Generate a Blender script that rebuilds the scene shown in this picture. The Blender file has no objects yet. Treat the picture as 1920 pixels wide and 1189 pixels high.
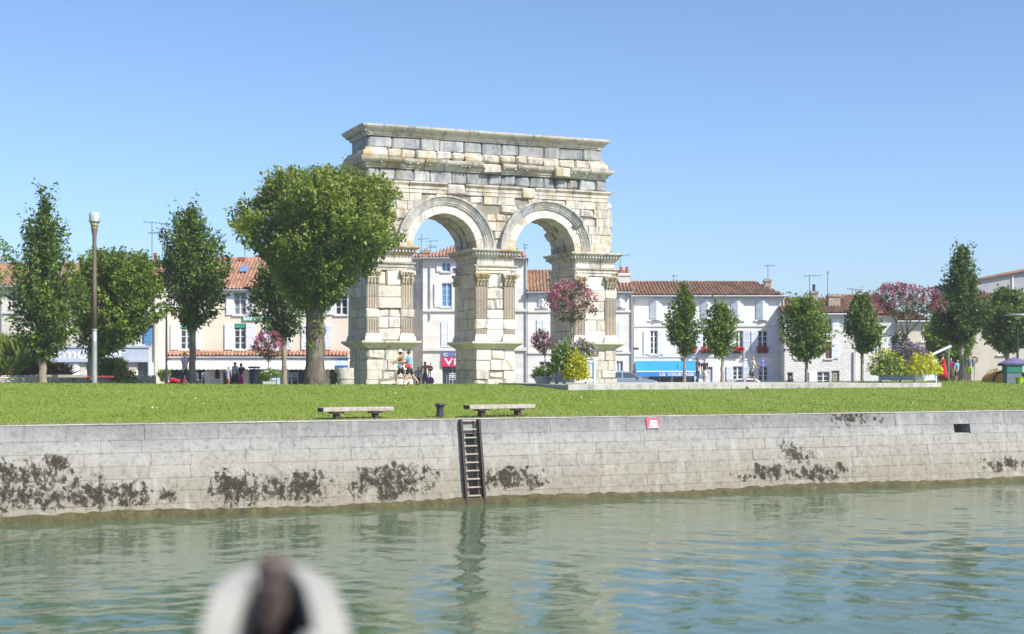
import bpy, bmesh, math, random
import numpy as np
from mathutils import Vector, Matrix

SC = bpy.context.scene
COL = SC.collection
R = math.radians
rnd = random.Random(7)

# ------------------------------------------------------------------ camera
EYE = 4.0
F = 2667.0
cam_d = bpy.data.cameras.new('camera')
cam = bpy.data.objects.new('camera', cam_d)
COL.objects.link(cam)
cam.location = (0, 0, EYE)
cam.rotation_euler = (R(90), 0, 0)
cam_d.lens = 50.0
cam_d.sensor_width = 36.0
cam_d.shift_y = 100.5 / 1920
cam_d.clip_start = 0.1
cam_d.clip_end = 6000
cam_d.dof.use_dof = True
cam_d.dof.focus_distance = 78.0
cam_d.dof.aperture_fstop = 1.3
SC.camera = cam

# ------------------------------------------------------------------ sky and sun
SUN_EL, SUN_AZ = 43.0, 128.0
world = bpy.data.worlds.new('World')
SC.world = world
world.use_nodes = True
wn = world.node_tree
bg = wn.nodes['Background']
sky = wn.nodes.new('ShaderNodeTexSky')
sky.sky_type = 'NISHITA'
sky.sun_disc = False
sky.sun_elevation = R(SUN_EL)
sky.sun_rotation = R(SUN_AZ)
sky.altitude = 0
sky.air_density = 0.75
sky.dust_density = 1.3
sky.ozone_density = 4.5
tint = wn.nodes.new('ShaderNodeMix'); tint.data_type = 'RGBA'; tint.blend_type = 'MULTIPLY'; tint.inputs[0].default_value = 1.0
tint.inputs[7].default_value = (0.95, 0.982, 1.0, 1)
wn.links.new(sky.outputs[0], tint.inputs[6])
wn.links.new(tint.outputs[2], bg.inputs[0])
bg.inputs[1].default_value = 0.148
sun_d = bpy.data.lights.new('sun', 'SUN')
sun = bpy.data.objects.new('sun', sun_d)
COL.objects.link(sun)
sd = Vector((math.sin(R(SUN_AZ)) * math.cos(R(SUN_EL)), math.cos(R(SUN_AZ)) * math.cos(R(SUN_EL)), math.sin(R(SUN_EL))))
sun.rotation_euler = (-sd).to_track_quat('-Z', 'Y').to_euler()
sun.location = (20, -20, 60)
sun_d.energy = 5.0
sun_d.angle = R(0.53)
sun_d.color = (1.0, 0.955, 0.88)
SC.view_settings.view_transform = 'Standard'
SC.view_settings.look = 'None'
SC.view_settings.exposure = 0.48
SC.view_settings.gamma = 1.0
SC.view_settings.use_curve_mapping = False
SC.cycles.max_bounces = 8
SC.cycles.transparent_max_bounces = 8

# ------------------------------------------------------------------ places
def PX(px, D): return (px - 960.0) / F * D
def PZ(y, D): return EYE + (695.0 - y) / F * D
WU = Vector((math.cos(R(24.5)), math.sin(R(24.5)), 0))     # along the quay
WN = Vector((-WU.y, WU.x, 0))                              # inland
W0 = Vector((-1.13, 43.0, 0))
QTOP = 2.52
def sp(X, Y):
    d = Vector((X, Y, 0)) - W0
    return d.dot(WU), d.dot(WN)
def xy(s, p): return W0 + WU * s + WN * p
def smooth(a, b, x):
    t = min(1, max(0, (x - a) / (b - a))); return t * t * (3 - 2 * t)
def ground_sp(s, p):
    crest = 3.34 + 0.15 * smooth(5, -16, s) + 0.06 * smooth(10, 35, s)
    if p <= 23:
        t = max(0, p) / 23.0
        z = QTOP + (crest - QTOP) * (1 - (1 - t) ** 1.35)
    elif p < 36: z = crest + (3.0 - crest) * smooth(23, 36, p)
    else: z = 3.0 + (2.55 - 3.0) * smooth(36, 50, p)
    return z
def gz(X, Y): return ground_sp(*sp(X, Y))

# ------------------------------------------------------------------ mesh helpers
class MB:
    def __init__(s): s.V = []; s.F = []; s.M = []
    def add(s, V, Fs, m=0):
        o = len(s.V); s.V.extend([tuple(v) for v in V])
        s.F.extend([tuple(i + o for i in f) for f in Fs]); s.M.extend([m] * len(Fs)); return s
    def box(s, x0, x1, y0, y1, z0, z1, m=0, T=None):
        V = [(x0,y0,z0),(x1,y0,z0),(x1,y1,z0),(x0,y1,z0),(x0,y0,z1),(x1,y0,z1),(x1,y1,z1),(x0,y1,z1)]
        if T is not None: V = [tuple(T @ Vector(v)) for v in V]
        return s.add(V, [(0,3,2,1),(4,5,6,7),(0,1,5,4),(1,2,6,5),(2,3,7,6),(3,0,4,7)], m)
    def block(s, x0, x1, y0, y1, z0, z1, b=0.03, jit=0.0, rg=rnd, m=0):
        """a stone: box with worn, uneven edges"""
        lo = (x0, y0, z0); hi = (x1, y1, z1); V = []; idx = {}
        bs = {}
        for i in (0,1):
            for j in (0,1):
                for k in (0,1):
                    bb = b * rg.uniform(0.6, 1.5)
                    bb = min(bb, 0.45 * min(x1-x0, y1-y0, z1-z0))
                    c = (i, j, k)
                    ctr = [(lo, hi)[c[a]][a] for a in range(3)]
                    sg = [1 if c[a] == 0 else -1 for a in range(3)]
                    jx = [rg.uniform(-jit, jit) for _ in range(3)]
                    for a in range(3):
                        q = [ctr[d] + (0 if d == a else sg[d] * bb) + jx[d] for d in range(3)]
                        idx[(c, a)] = len(V); V.append(q)
        Fs = []
        for a in range(3):
            b1, c1 = (a + 1) % 3, (a + 2) % 3
            for sd_ in (0, 1):
                cs = []
                for (u, v) in ((0,0),(1,0),(1,1),(0,1)):
                    c = [0,0,0]; c[a] = sd_; c[b1] = u; c[c1] = v; cs.append(idx[(tuple(c), a)])
                Fs.append(tuple(cs if sd_ else cs[::-1]))
            for u in (0,1):
                for v in (0,1):
                    c0 = [0,0,0]; c0[b1] = u; c0[c1] = v; c2 = list(c0); c2[a] = 1
                    q = (idx[(tuple(c0), b1)], idx[(tuple(c2), b1)], idx[(tuple(c2), c1)], idx[(tuple(c0), c1)])
                    Fs.append(q if (u == v) else q[::-1])
        for i in (0,1):
            for j in (0,1):
                for k in (0,1):
                    t = [idx[((i,j,k), a)] for a in range(3)]
                    Fs.append(tuple(t if (i+j+k) % 2 else t[::-1]))
        return s.add(V, Fs, m)
    def tube(s, pts, rad, n=8, m=0, caps=True):
        pts = [Vector(p) for p in pts]; o = len(s.V); k = len(pts)
        if not hasattr(rad, '__len__'): rad = [rad] * k
        up = Vector((0,0,1)); prev = None
        for i, p in enumerate(pts):
            d = (pts[min(i+1,k-1)] - pts[max(i-1,0)]).normalized()
            if prev is None:
                a = d.cross(up if abs(d.z) < 0.95 else Vector((1,0,0))).normalized()
            else: a = (prev - d * prev.dot(d)).normalized()
            prev = a; b = d.cross(a)
            for j in range(n):
                t = 2 * math.pi * j / n
                s.V.append(tuple(p + (a * math.cos(t) + b * math.sin(t)) * rad[i]))
        for i in range(k - 1):
            for j in range(n):
                j2 = (j + 1) % n
                s.F.append((o+i*n+j, o+i*n+j2, o+(i+1)*n+j2, o+(i+1)*n+j)); s.M.append(m)
        if caps:
            s.F.append(tuple(o + j for j in range(n))[::-1]); s.M.append(m)
            s.F.append(tuple(o + (k-1)*n + j for j in range(n))); s.M.append(m)
        return s
    def lathe(s, prof, n=12, c=(0,0,0), m=0, sx=1, sy=1):
        o = len(s.V); k = len(prof)
        for (r, z) in prof:
            for j in range(n):
                t = 2 * math.pi * j / n
                s.V.append((c[0] + r*sx*math.cos(t), c[1] + r*sy*math.sin(t), c[2] + z))
        for i in range(k-1):
            for j in range(n):
                j2 = (j+1) % n
                s.F.append((o+i*n+j, o+i*n+j2, o+(i+1)*n+j2, o+(i+1)*n+j)); s.M.append(m)
        s.F.append(tuple(o + j for j in range(n))[::-1]); s.M.append(m)
        s.F.append(tuple(o + (k-1)*n + j for j in range(n))); s.M.append(m)
        return s
    def prism(s, poly, y0, y1, m=0):
        """poly in (x,z), extruded along y"""
        n = len(poly)
        V = [(x, y0, z) for x, z in poly] + [(x, y1, z) for x, z in poly]
        Fs = [tuple(range(n)), tuple(range(2*n-1, n-1, -1))] + [((i+1)%n, i, n+i, n+(i+1)%n) for i in range(n)]
        return s.add(V, Fs, m)
    def build(s, name, mats, parent=None, smooth=False, loc=None, fix=True, rot=None, mod=None):
        me = bpy.data.meshes.new(name)
        me.from_pydata(s.V, [], s.F)
        if not isinstance(mats, (list, tuple)): mats = [mats]
        for mt in mats: me.materials.append(mt)
        if len(mats) > 1: me.polygons.foreach_set('material_index', s.M)
        if fix:
            bm = bmesh.new(); bm.from_mesh(me); bmesh.ops.recalc_face_normals(bm, faces=bm.faces); bm.to_mesh(me); bm.free()
        if smooth: me.polygons.foreach_set('use_smooth', [True] * len(me.polygons))
        return link(name, me, parent, loc, rot)
def link(name, me, parent=None, loc=None, rot=None):
    o = bpy.data.objects.new(name, me); COL.objects.link(o)
    if parent is not None: o.parent = parent
    if loc is not None: o.location = loc
    if rot is not None: o.rotation_euler = rot
    return o
def tag(o, label=None, cat=None, group=None, kind=None):
    if label: o['label'] = label
    if cat: o['category'] = cat
    if group: o['group'] = group
    if kind: o['kind'] = kind
    return o
def empty(name, loc, rz=0, label=None, cat=None, group=None):
    o = bpy.data.objects.new(name, None); COL.objects.link(o)
    o.location = loc; o.rotation_euler = (0, 0, rz); o.empty_display_size = 0.3
    return tag(o, label, cat, group)

# ------------------------------------------------------------------ material helpers
def new_mat(name):
    m = bpy.data.materials.new(name); m.use_nodes = True
    return m, m.node_tree, m.node_tree.nodes['Principled BSDF']
def nd(nt, t, **kw):
    n = nt.nodes.new(t)
    for k, v in kw.items():
        if k.startswith('i_'):
            key = k[2:]
            n.inputs[int(key) if key.isdigit() else key].default_value = v
        else: setattr(n, k, v)
    return n
def lk(nt, a, b): nt.links.new(a, b)
def pos(nt):
    return nt.nodes.new('ShaderNodeNewGeometry').outputs['Position']
def noise(nt, vec, scale, detail=4, rough=0.55, dist=0.0, stretch=None):
    if stretch:
        mp = nd(nt, 'ShaderNodeMapping'); mp.inputs['Scale'].default_value = stretch
        lk(nt, vec, mp.inputs['Vector']); vec = mp.outputs[0]
    n = nd(nt, 'ShaderNodeTexNoise', i_Scale=scale, i_Detail=detail, i_Roughness=rough, i_Distortion=dist)
    lk(nt, vec, n.inputs['Vector']); return n.outputs['Fac']
def ramp(nt, fac, stops):
    r = nd(nt, 'ShaderNodeValToRGB'); e = r.color_ramp.elements
    while len(e) < len(stops): e.new(0.5)
    for el, (p, c) in zip(e, stops):
        el.position = p; el.color = (c if hasattr(c, '__len__') else (c, c, c)) + (1,) if not (hasattr(c, '__len__') and len(c) == 4) else c
    lk(nt, fac, r.inputs[0]); return r.outputs[0]
def mixc(nt, fac, a, b, mode='MIX'):
    n = nd(nt, 'ShaderNodeMix', data_type='RGBA', blend_type=mode)
    if isinstance(fac, (int, float)): n.inputs[0].default_value = fac
    else: lk(nt, fac, n.inputs[0])
    for i, v in ((6, a), (7, b)):
        if isinstance(v, tuple): n.inputs[i].default_value = v if len(v) == 4 else v + (1,)
        else: lk(nt, v, n.inputs[i])
    return n.outputs[2]
def math_(nt, op, a, b=None, clamp=False):
    n = nd(nt, 'ShaderNodeMath', operation=op, use_clamp=clamp)
    for i, v in ((0, a), (1, b)):
        if v is None: continue
        if isinstance(v, (int, float)): n.inputs[i].default_value = v
        else: lk(nt, v, n.inputs[i])
    return n.outputs[0]
def bump(nt, bs, h, strength=0.4, dist=0.05, normal=None):
    b = nd(nt, 'ShaderNodeBump'); b.inputs['Strength'].default_value = strength; b.inputs['Distance'].default_value = dist
    lk(nt, h, b.inputs['Height'])
    if normal is not None: lk(nt, normal, b.inputs['Normal'])
    lk(nt, b.outputs[0], bs.inputs['Normal']); return b.outputs[0]
def flat(name, col, rough=0.6, metal=0.0, vary=0.15, scale=3.0, spec=None):
    """plain painted / coloured surface with a little wear"""
    m, nt, bs = new_mat(name)
    p = pos(nt); n = noise(nt, p, scale, 5)
    d = tuple(c * (1 - vary) for c in col); l = tuple(min(1, c * (1 + vary)) for c in col)
    lk(nt, ramp(nt, n, [(0.3, d), (0.7, l)]), bs.inputs['Base Color'])
    bs.inputs['Roughness'].default_value = rough; bs.inputs['Metallic'].default_value = metal
    if spec is not None: bs.inputs['Specular IOR Level'].default_value = spec
    return m
def stone_mat(name, c1, c2, crust=(0.20,0.22,0.235), crust_amt=0.5, ochre_amt=0.2, bumpy=0.5, rvar=0.22, obj_rand=True, pit=0.3):
    m, nt, bs = new_mat(name)
    p = pos(nt)
    base = mixc(nt, ramp(nt, noise(nt, p, 1.3, 5, 0.6), [(0.32, 0.0), (0.68, 1.0)]), c1, c2)
    # grey crust in streaks that run downwards
    k = noise(nt, p, 1.6, 6, 0.62, 0.4, (1.6, 1.6, 0.55))
    k2 = ramp(nt, k, [(0.62 - 0.34 * crust_amt, 0.0), (0.80 - 0.30 * crust_amt, 1.0)])
    base = mixc(nt, math_(nt, 'MULTIPLY', k2, 0.85), base, crust)
    o = noise(nt, p, 0.9, 6, 0.66, 0.6)
    o2 = ramp(nt, o, [(0.66 - 0.3 * ochre_amt, 0.0), (0.80 - 0.25 * ochre_amt, 1.0)])
    base = mixc(nt, math_(nt, 'MULTIPLY', o2, 0.75), base, (0.36, 0.25, 0.075))
    sp_ = ramp(nt, noise(nt, p, 14, 4, 0.7), [(0.30, 1.0 - pit), (0.50, 1.0)])
    base = mixc(nt, 1.0, base, sp_, 'MULTIPLY')
    if obj_rand:
        oi = nd(nt, 'ShaderNodeObjectInfo')
        rr = nd(nt, 'ShaderNodeMapRange'); rr.inputs[3].default_value = 1 - rvar; rr.inputs[4].default_value = 1 + rvar * 0.6
        lk(nt, oi.outputs['Random'], rr.inputs[0])
        base = mixc(nt, 1.0, base, rr.outputs[0], 'MULTIPLY')
    lk(nt, base, bs.inputs['Base Color'])
    bs.inputs['Roughness'].default_value = 0.92; bs.inputs['Specular IOR Level'].default_value = 0.2
    h = math_(nt, 'ADD', noise(nt, p, 5, 6, 0.65), math_(nt, 'MULTIPLY', noise(nt, p, 24, 4, 0.6), 0.4))
    bump(nt, bs, h, bumpy, 0.08)
    return m
# ------------------------------------------------------------------ materials
M = {}
M['stone'] = stone_mat('limestone', (0.54,0.487,0.412), (0.67,0.625,0.55), crust_amt=0.32, ochre_amt=0.22, rvar=0.10)
M['stone_sp'] = stone_mat('limestone_spandrel', (0.50,0.445,0.365), (0.64,0.59,0.505), crust_amt=0.42, ochre_amt=0.58, rvar=0.09)
M['stone_grey'] = stone_mat('limestone_grey_crust', (0.285,0.293,0.30), (0.43,0.425,0.41), crust=(0.15,0.17,0.19), crust_amt=0.5, ochre_amt=0.25)
M['stone_mid'] = stone_mat('limestone_weathered', (0.46,0.425,0.365), (0.62,0.575,0.50), crust=(0.27,0.28,0.285), crust_amt=0.5, ochre_amt=0.28)
M['stone_ochre'] = stone_mat('limestone_lichen', (0.53,0.465,0.365), (0.64,0.575,0.475), crust_amt=0.25, ochre_amt=0.8, rvar=0.13)
M['stone_clean'] = stone_mat('limestone_recut', (0.62,0.575,0.50), (0.72,0.68,0.61), crust_amt=0.05, ochre_amt=0.05, rvar=0.12)
M['stone_pink'] = stone_mat('limestone_fluted', (0.52,0.435,0.345), (0.62,0.545,0.455), crust_amt=0.1, ochre_amt=0.2, rvar=0.15)
M['stone_pale'] = stone_mat('limestone_pale_grey', (0.40,0.395,0.38), (0.54,0.525,0.49), crust=(0.25,0.265,0.28), crust_amt=0.5, ochre_amt=0.15)
M['core'] = stone_mat('limestone_core', (0.22,0.195,0.16), (0.32,0.285,0.235), crust_amt=0.3, ochre_amt=0.2, obj_rand=False)
M['white'] = flat('white_paint', (0.76,0.77,0.78), 0.5, vary=0.06)
M['white_shutter'] = flat('shutter_paint', (0.72,0.74,0.78), 0.5, vary=0.07)
M['grey_shutter'] = flat('grey_shutter_paint', (0.60,0.64,0.70), 0.5, vary=0.07)
M['blue_shutter'] = flat('blue_shutter_paint', (0.10,0.29,0.50), 0.5, vary=0.12)
M['frame'] = flat('window_frame_paint', (0.72,0.73,0.73), 0.45, vary=0.05)
M['frame_blue'] = flat('window_frame_blue', (0.40,0.55,0.72), 0.45, vary=0.05)
M['frame_red'] = flat('red_brown_wood', (0.25,0.08,0.05), 0.5)
M['zinc'] = flat('zinc', (0.36,0.38,0.41), 0.45, 0.5)
M['dark_metal'] = flat('dark_metal', (0.035,0.035,0.04), 0.5, 0.3)
M['rust'] = flat('rusty_iron', (0.055,0.035,0.03), 0.75, 0.2, vary=0.5, scale=20)
M['rung'] = flat('pale_worn_rung', (0.40,0.34,0.26), 0.8, vary=0.3, scale=20)
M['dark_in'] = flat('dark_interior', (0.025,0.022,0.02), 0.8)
M['antenna'] = flat('antenna_metal', (0.16,0.18,0.22), 0.4, 0.6)
M['black'] = flat('black_paint', (0.02,0.02,0.022), 0.5)
M['bin'] = flat('bin_grey_blue', (0.035,0.05,0.065), 0.5)
M['pot_red'] = flat('terracotta_pot', (0.36,0.09,0.055), 0.8)
M['brick_old'] = flat('old_brick_render', (0.30,0.25,0.20), 0.9, vary=0.4, scale=5)
M['magenta'] = flat('magenta_sign', (0.62,0.012,0.11), 0.5, vary=0.05)
M['blue_sign'] = flat('blue_sign', (0.025,0.13,0.50), 0.5, vary=0.05)
M['red_sign'] = flat('red_sign', (0.62,0.03,0.035), 0.5, vary=0.08)
M['pinkred'] = flat('faded_red_sign', (0.52,0.07,0.10), 0.5, vary=0.15, scale=8)
M['slate_blue'] = flat('slate_blue_sign', (0.13,0.17,0.33), 0.5, vary=0.05)
M['green_sign'] = flat('green_sign', (0.02,0.30,0.17), 0.5, vary=0.05)
M['greyblue'] = flat('greyblue_fascia', (0.45,0.51,0.58), 0.6, vary=0.07)
M['letter'] = flat('letter_white', (0.80,0.80,0.80), 0.5, vary=0.02)
M['grey_text'] = flat('letter_grey', (0.33,0.33,0.30), 0.5, vary=0.02)
M['awning_white'] = flat('awning_white_cloth', (0.80,0.79,0.80), 0.8, vary=0.03)
M['awning_blue'] = flat('awning_blue_cloth', (0.010,0.23,0.68), 0.75, vary=0.10, scale=1.2)
M['awning_stripe'] = flat('awning_stripe_cloth', (0.20,0.36,0.62), 0.8, vary=0.05)
M['concrete'] = stone_mat('kerb_concrete', (0.38,0.37,0.33), (0.47,0.46,0.42), crust_amt=0.35, ochre_amt=0.05, bumpy=0.2, rvar=0.1)
M['wood_grey'] = flat('weathered_oak', (0.36,0.32,0.27), 0.85, vary=0.3, scale=9)
M['wood_dark'] = flat('dark_end_grain', (0.045,0.035,0.03), 0.9, vary=0.4, scale=9)
M['wood_red'] = flat('red_bench_paint', (0.30,0.035,0.055), 0.7)
M['planter'] = flat('planter_greyblue', (0.46,0.53,0.62), 0.6, vary=0.12)
M['terracotta_white'] = flat('white_pot', (0.66,0.66,0.66), 0.6)
M['asphalt'] = flat('asphalt', (0.10,0.10,0.10), 0.95, vary=0.3, scale=8)
M['pave'] = flat('pale_paving', (0.42,0.40,0.36), 0.95, vary=0.15, scale=2)
M['skin'] = flat('skin', (0.48,0.27,0.19), 0.6, vary=0.06)
M['skin_dark'] = flat('skin_dark', (0.13,0.065,0.04), 0.6, vary=0.06)
M['hair_dark'] = flat('hair_dark', (0.025,0.018,0.015), 0.7)
M['hair_grey'] = flat('hair_grey', (0.28,0.25,0.23), 0.7)
M['hair_brown'] = flat('hair_brown', (0.09,0.05,0.03), 0.7)
M['tyre'] = flat('tyre', (0.02,0.02,0.02), 0.9)
M['headlamp'] = flat('headlamp', (0.6,0.6,0.6), 0.15)
for nm, c in dict(lilac=(0.46,0.36,0.55), navy=(0.045,0.05,0.085), denim=(0.10,0.17,0.30), palegrey=(0.42,0.42,0.47), blackc=(0.018,0.016,0.022),
                  magentac=(0.30,0.012,0.20), teal=(0.06,0.33,0.38), skyblue=(0.16,0.42,0.66), ochrec=(0.42,0.27,0.10), whitec=(0.72,0.71,0.71), redc=(0.42,0.012,0.02),
                  greyc=(0.13,0.16,0.19), printc=(0.25,0.2,0.28), bluec=(0.13,0.22,0.42), redbag=(0.55,0.03,0.06), straw=(0.62,0.5,0.42), brownc=(0.20,0.10,0.07), checkc=(0.25,0.31,0.42),
                  purplec=(0.13,0.115,0.22), greenc=(0.01,0.16,0.12), limec=(0.22,0.42,0.02), orangec=(0.52,0.27,0.03)).items():
    M[nm] = flat('cloth_' + nm, c, 0.9, vary=0.1, scale=6)
def glass_mat():
    m, nt, bs = new_mat('window_glass')
    bs.inputs['Base Color'].default_value = (0.035, 0.045, 0.065, 1); bs.inputs['Roughness'].default_value = 0.06
    bs.inputs['Specular IOR Level'].default_value = 0.7
    return m
M['glass'] = glass_mat()
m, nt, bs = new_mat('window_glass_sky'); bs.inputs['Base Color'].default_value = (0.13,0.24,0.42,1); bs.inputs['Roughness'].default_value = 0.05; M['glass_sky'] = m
m, nt, bs = new_mat('curtain_glass'); bs.inputs['Base Color'].default_value = (0.16,0.19,0.24,1); bs.inputs['Roughness'].default_value = 0.12; M['glass_curtain'] = m
m, nt, bs = new_mat('lamp_glass'); bs.inputs['Base Color'].default_value = (0.62,0.66,0.60,1); bs.inputs['Roughness'].default_value = 0.2; bs.inputs['Transmission Weight'].default_value = 0.35; M['lamp_glass'] = m
def car_mat(name, c):
    m, nt, bs = new_mat(name); bs.inputs['Base Color'].default_value = c + (1,); bs.inputs['Roughness'].default_value = 0.25
    bs.inputs['Coat Weight'].default_value = 0.6; bs.inputs['Metallic'].default_value = 0.2; return m
M['car_blue'] = car_mat('car_paint_greyblue', (0.22,0.29,0.38)); M['car_white'] = car_mat('car_paint_white', (0.72,0.72,0.72))

def plaster(name, c1, c2, stain=(0.30,0.30,0.30), amt=0.35, ashlar=None, bumpy=0.15):
    m, nt, bs = new_mat(name); p = pos(nt)
    b = mixc(nt, ramp(nt, noise(nt, p, 0.5, 6, 0.6), [(0.35,0.0),(0.65,1.0)]), c1, c2)
    k = ramp(nt, noise(nt, p, 0.8, 7, 0.68, 0.3, (1.3,1.3,0.45)), [(0.66-0.3*amt,0.0),(0.95-0.3*amt,1.0)])
    b = mixc(nt, math_(nt, 'MULTIPLY', k, 0.55), b, stain)
    h = noise(nt, p, 9, 5, 0.6)
    if ashlar:
        br = nd(nt, 'ShaderNodeTexBrick'); br.inputs['Scale'].default_value = 1.0
        br.inputs['Brick Width'].default_value = ashlar[0]; br.inputs['Row Height'].default_value = ashlar[1]; br.inputs['Mortar Size'].default_value = ashlar[2]
        br.inputs['Mortar Smooth'].default_value = 0.4; br.inputs['Bias'].default_value = 0.0
        br.inputs['Color1'].default_value = (0.86,0.84,0.8,1); br.inputs['Color2'].default_value = (1,1,1,1); br.inputs['Mortar'].default_value = ashlar[3] + (1,)
        cx = nd(nt, 'ShaderNodeSeparateXYZ'); lk(nt, p, cx.inputs[0]); cb = nd(nt, 'ShaderNodeCombineXYZ')
        warp = noise(nt, p, 2.2, 3)
        lk(nt, math_(nt, 'ADD', math_(nt, 'ADD', cx.outputs[0], cx.outputs[1]), math_(nt, 'MULTIPLY', warp, ashlar[4])), cb.inputs[0])
        lk(nt, math_(nt, 'ADD', cx.outputs[2], math_(nt, 'MULTIPLY', noise(nt, p, 2.9, 3), ashlar[4])), cb.inputs[1])
        lk(nt, cb.outputs[0], br.inputs['Vector'])
        b = mixc(nt, 1.0, b, br.outputs['Color'], 'MULTIPLY')
        h = math_(nt, 'ADD', h, math_(nt, 'MULTIPLY', br.outputs['Fac'], -1.2))
    lk(nt, b, bs.inputs['Base Color']); bs.inputs['Roughness'].default_value = 0.9; bs.inputs['Specular IOR Level'].default_value = 0.2
    bump(nt, bs, h, bumpy, 0.04); return m
M['wall_cream'] = plaster('wall_cream_stone', (0.60,0.56,0.47), (0.70,0.67,0.60), (0.33,0.32,0.30), 0.4, (0.8,0.36,0.012,(0.72,0.68,0.6),0.05))
M['wall_pink'] = plaster('wall_pink_render', (0.68,0.585,0.475), (0.73,0.645,0.54), (0.5,0.42,0.36), 0.12)
M['wall_white'] = plaster('wall_white_stone', (0.70,0.685,0.645), (0.77,0.76,0.735), (0.5,0.48,0.46), 0.15, (0.9,0.42,0.008,(0.8,0.78,0.74),0.03))
M['wall_grey'] = plaster('wall_pale_grey_render', (0.67,0.66,0.635), (0.75,0.74,0.72), (0.36,0.36,0.37), 0.42)
M['wall_rubble'] = plaster('wall_rubble_stone', (0.67,0.66,0.63), (0.75,0.74,0.715), (0.45,0.43,0.4), 0.25, (0.36,0.19,0.03,(0.84,0.82,0.79),0.5), 0.5)
M['wall_beige'] = plaster('wall_beige_render', (0.50,0.45,0.35), (0.58,0.53,0.43), (0.3,0.27,0.22), 0.4)
M['wall_shed'] = plaster('shed_grey_render', (0.30,0.30,0.33), (0.36,0.35,0.37), (0.2,0.2,0.22), 0.3)
M['trim'] = plaster('stone_trim', (0.58,0.56,0.52), (0.68,0.66,0.62), (0.3,0.3,0.3), 0.35)

def tile_mat(name, cols):
    m, nt, bs = new_mat(name); p = pos(nt)
    v = nd(nt, 'ShaderNodeTexVoronoi'); v.inputs['Scale'].default_value = 2.6; lk(nt, p, v.inputs['Vector'])
    sx = nd(nt, 'ShaderNodeSeparateColor'); lk(nt, v.outputs['Color'], sx.inputs[0])
    b = ramp(nt, sx.outputs[0], [(i / (len(cols) - 1), c) for i, c in enumerate(cols)])
    k = ramp(nt, noise(nt, p, 0.9, 6, 0.65), [(0.45,0.0),(0.68,1.0)])
    b = mixc(nt, math_(nt, 'MULTIPLY', k, 0.6), b, (0.11,0.085,0.06))
    lk(nt, b, bs.inputs['Base Color']); bs.inputs['Roughness'].default_value = 0.9
    bump(nt, bs, noise(nt, p, 18, 4), 0.3, 0.03); return m
M['tile'] = tile_mat('canal_tile', [(0.17,0.085,0.05),(0.30,0.14,0.08),(0.38,0.22,0.13),(0.22,0.12,0.075),(0.33,0.23,0.16)])
M['tile_orange'] = tile_mat('canal_tile_orange', [(0.36,0.16,0.095),(0.43,0.22,0.14),(0.30,0.145,0.09),(0.46,0.30,0.21)])

def leaf_mat(name, trans=0.42, rough=0.5):
    m, nt, bs = new_mat(name)
    at = nd(nt, 'ShaderNodeAttribute', attribute_name='tint')
    lk(nt, at.outputs['Color'], bs.inputs['Base Color']); bs.inputs['Roughness'].default_value = rough; bs.inputs['Specular IOR Level'].default_value = 0.35
    tr = nd(nt, 'ShaderNodeBsdfTranslucent')
    tc = mixc(nt, 1.0, at.outputs['Color'], (1.0, 1.0, 0.45), 'MULTIPLY'); lk(nt, tc, tr.inputs['Color'])
    mx = nd(nt, 'ShaderNodeMixShader'); mx.inputs[0].default_value = trans
    lk(nt, bs.outputs[0], mx.inputs[1]); lk(nt, tr.outputs[0], mx.inputs[2])
    lk(nt, mx.outputs[0], nt.nodes['Material Output'].inputs[0]); return m
M['leaf'] = leaf_mat('leaves'); M['petal'] = leaf_mat('petals', 0.3, 0.7)
def bark_mat(name, a, b):
    m, nt, bs = new_mat(name); p = pos(nt)
    n = noise(nt, p, 6, 6, 0.7, 0.5, (1.6,1.6,0.35))
    c = ramp(nt, n, [(0.3,a),(0.6,b)])
    lk(nt, c, bs.inputs['Base Color']); bs.inputs['Roughness'].default_value = 0.95
    bump(nt, bs, n, 0.9, 0.08); return m
M['bark'] = bark_mat('bark_grey', (0.10,0.085,0.06), (0.32,0.28,0.21)); M['bark_pale'] = bark_mat('bark_pale', (0.15,0.125,0.09), (0.32,0.275,0.20)); M['bark_lime'] = bark_mat('bark_lime', (0.055,0.045,0.033), (0.21,0.18,0.135)); M['bark_dark'] = bark_mat('bark_dark', (0.05,0.04,0.03), (0.16,0.13,0.10))

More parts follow.
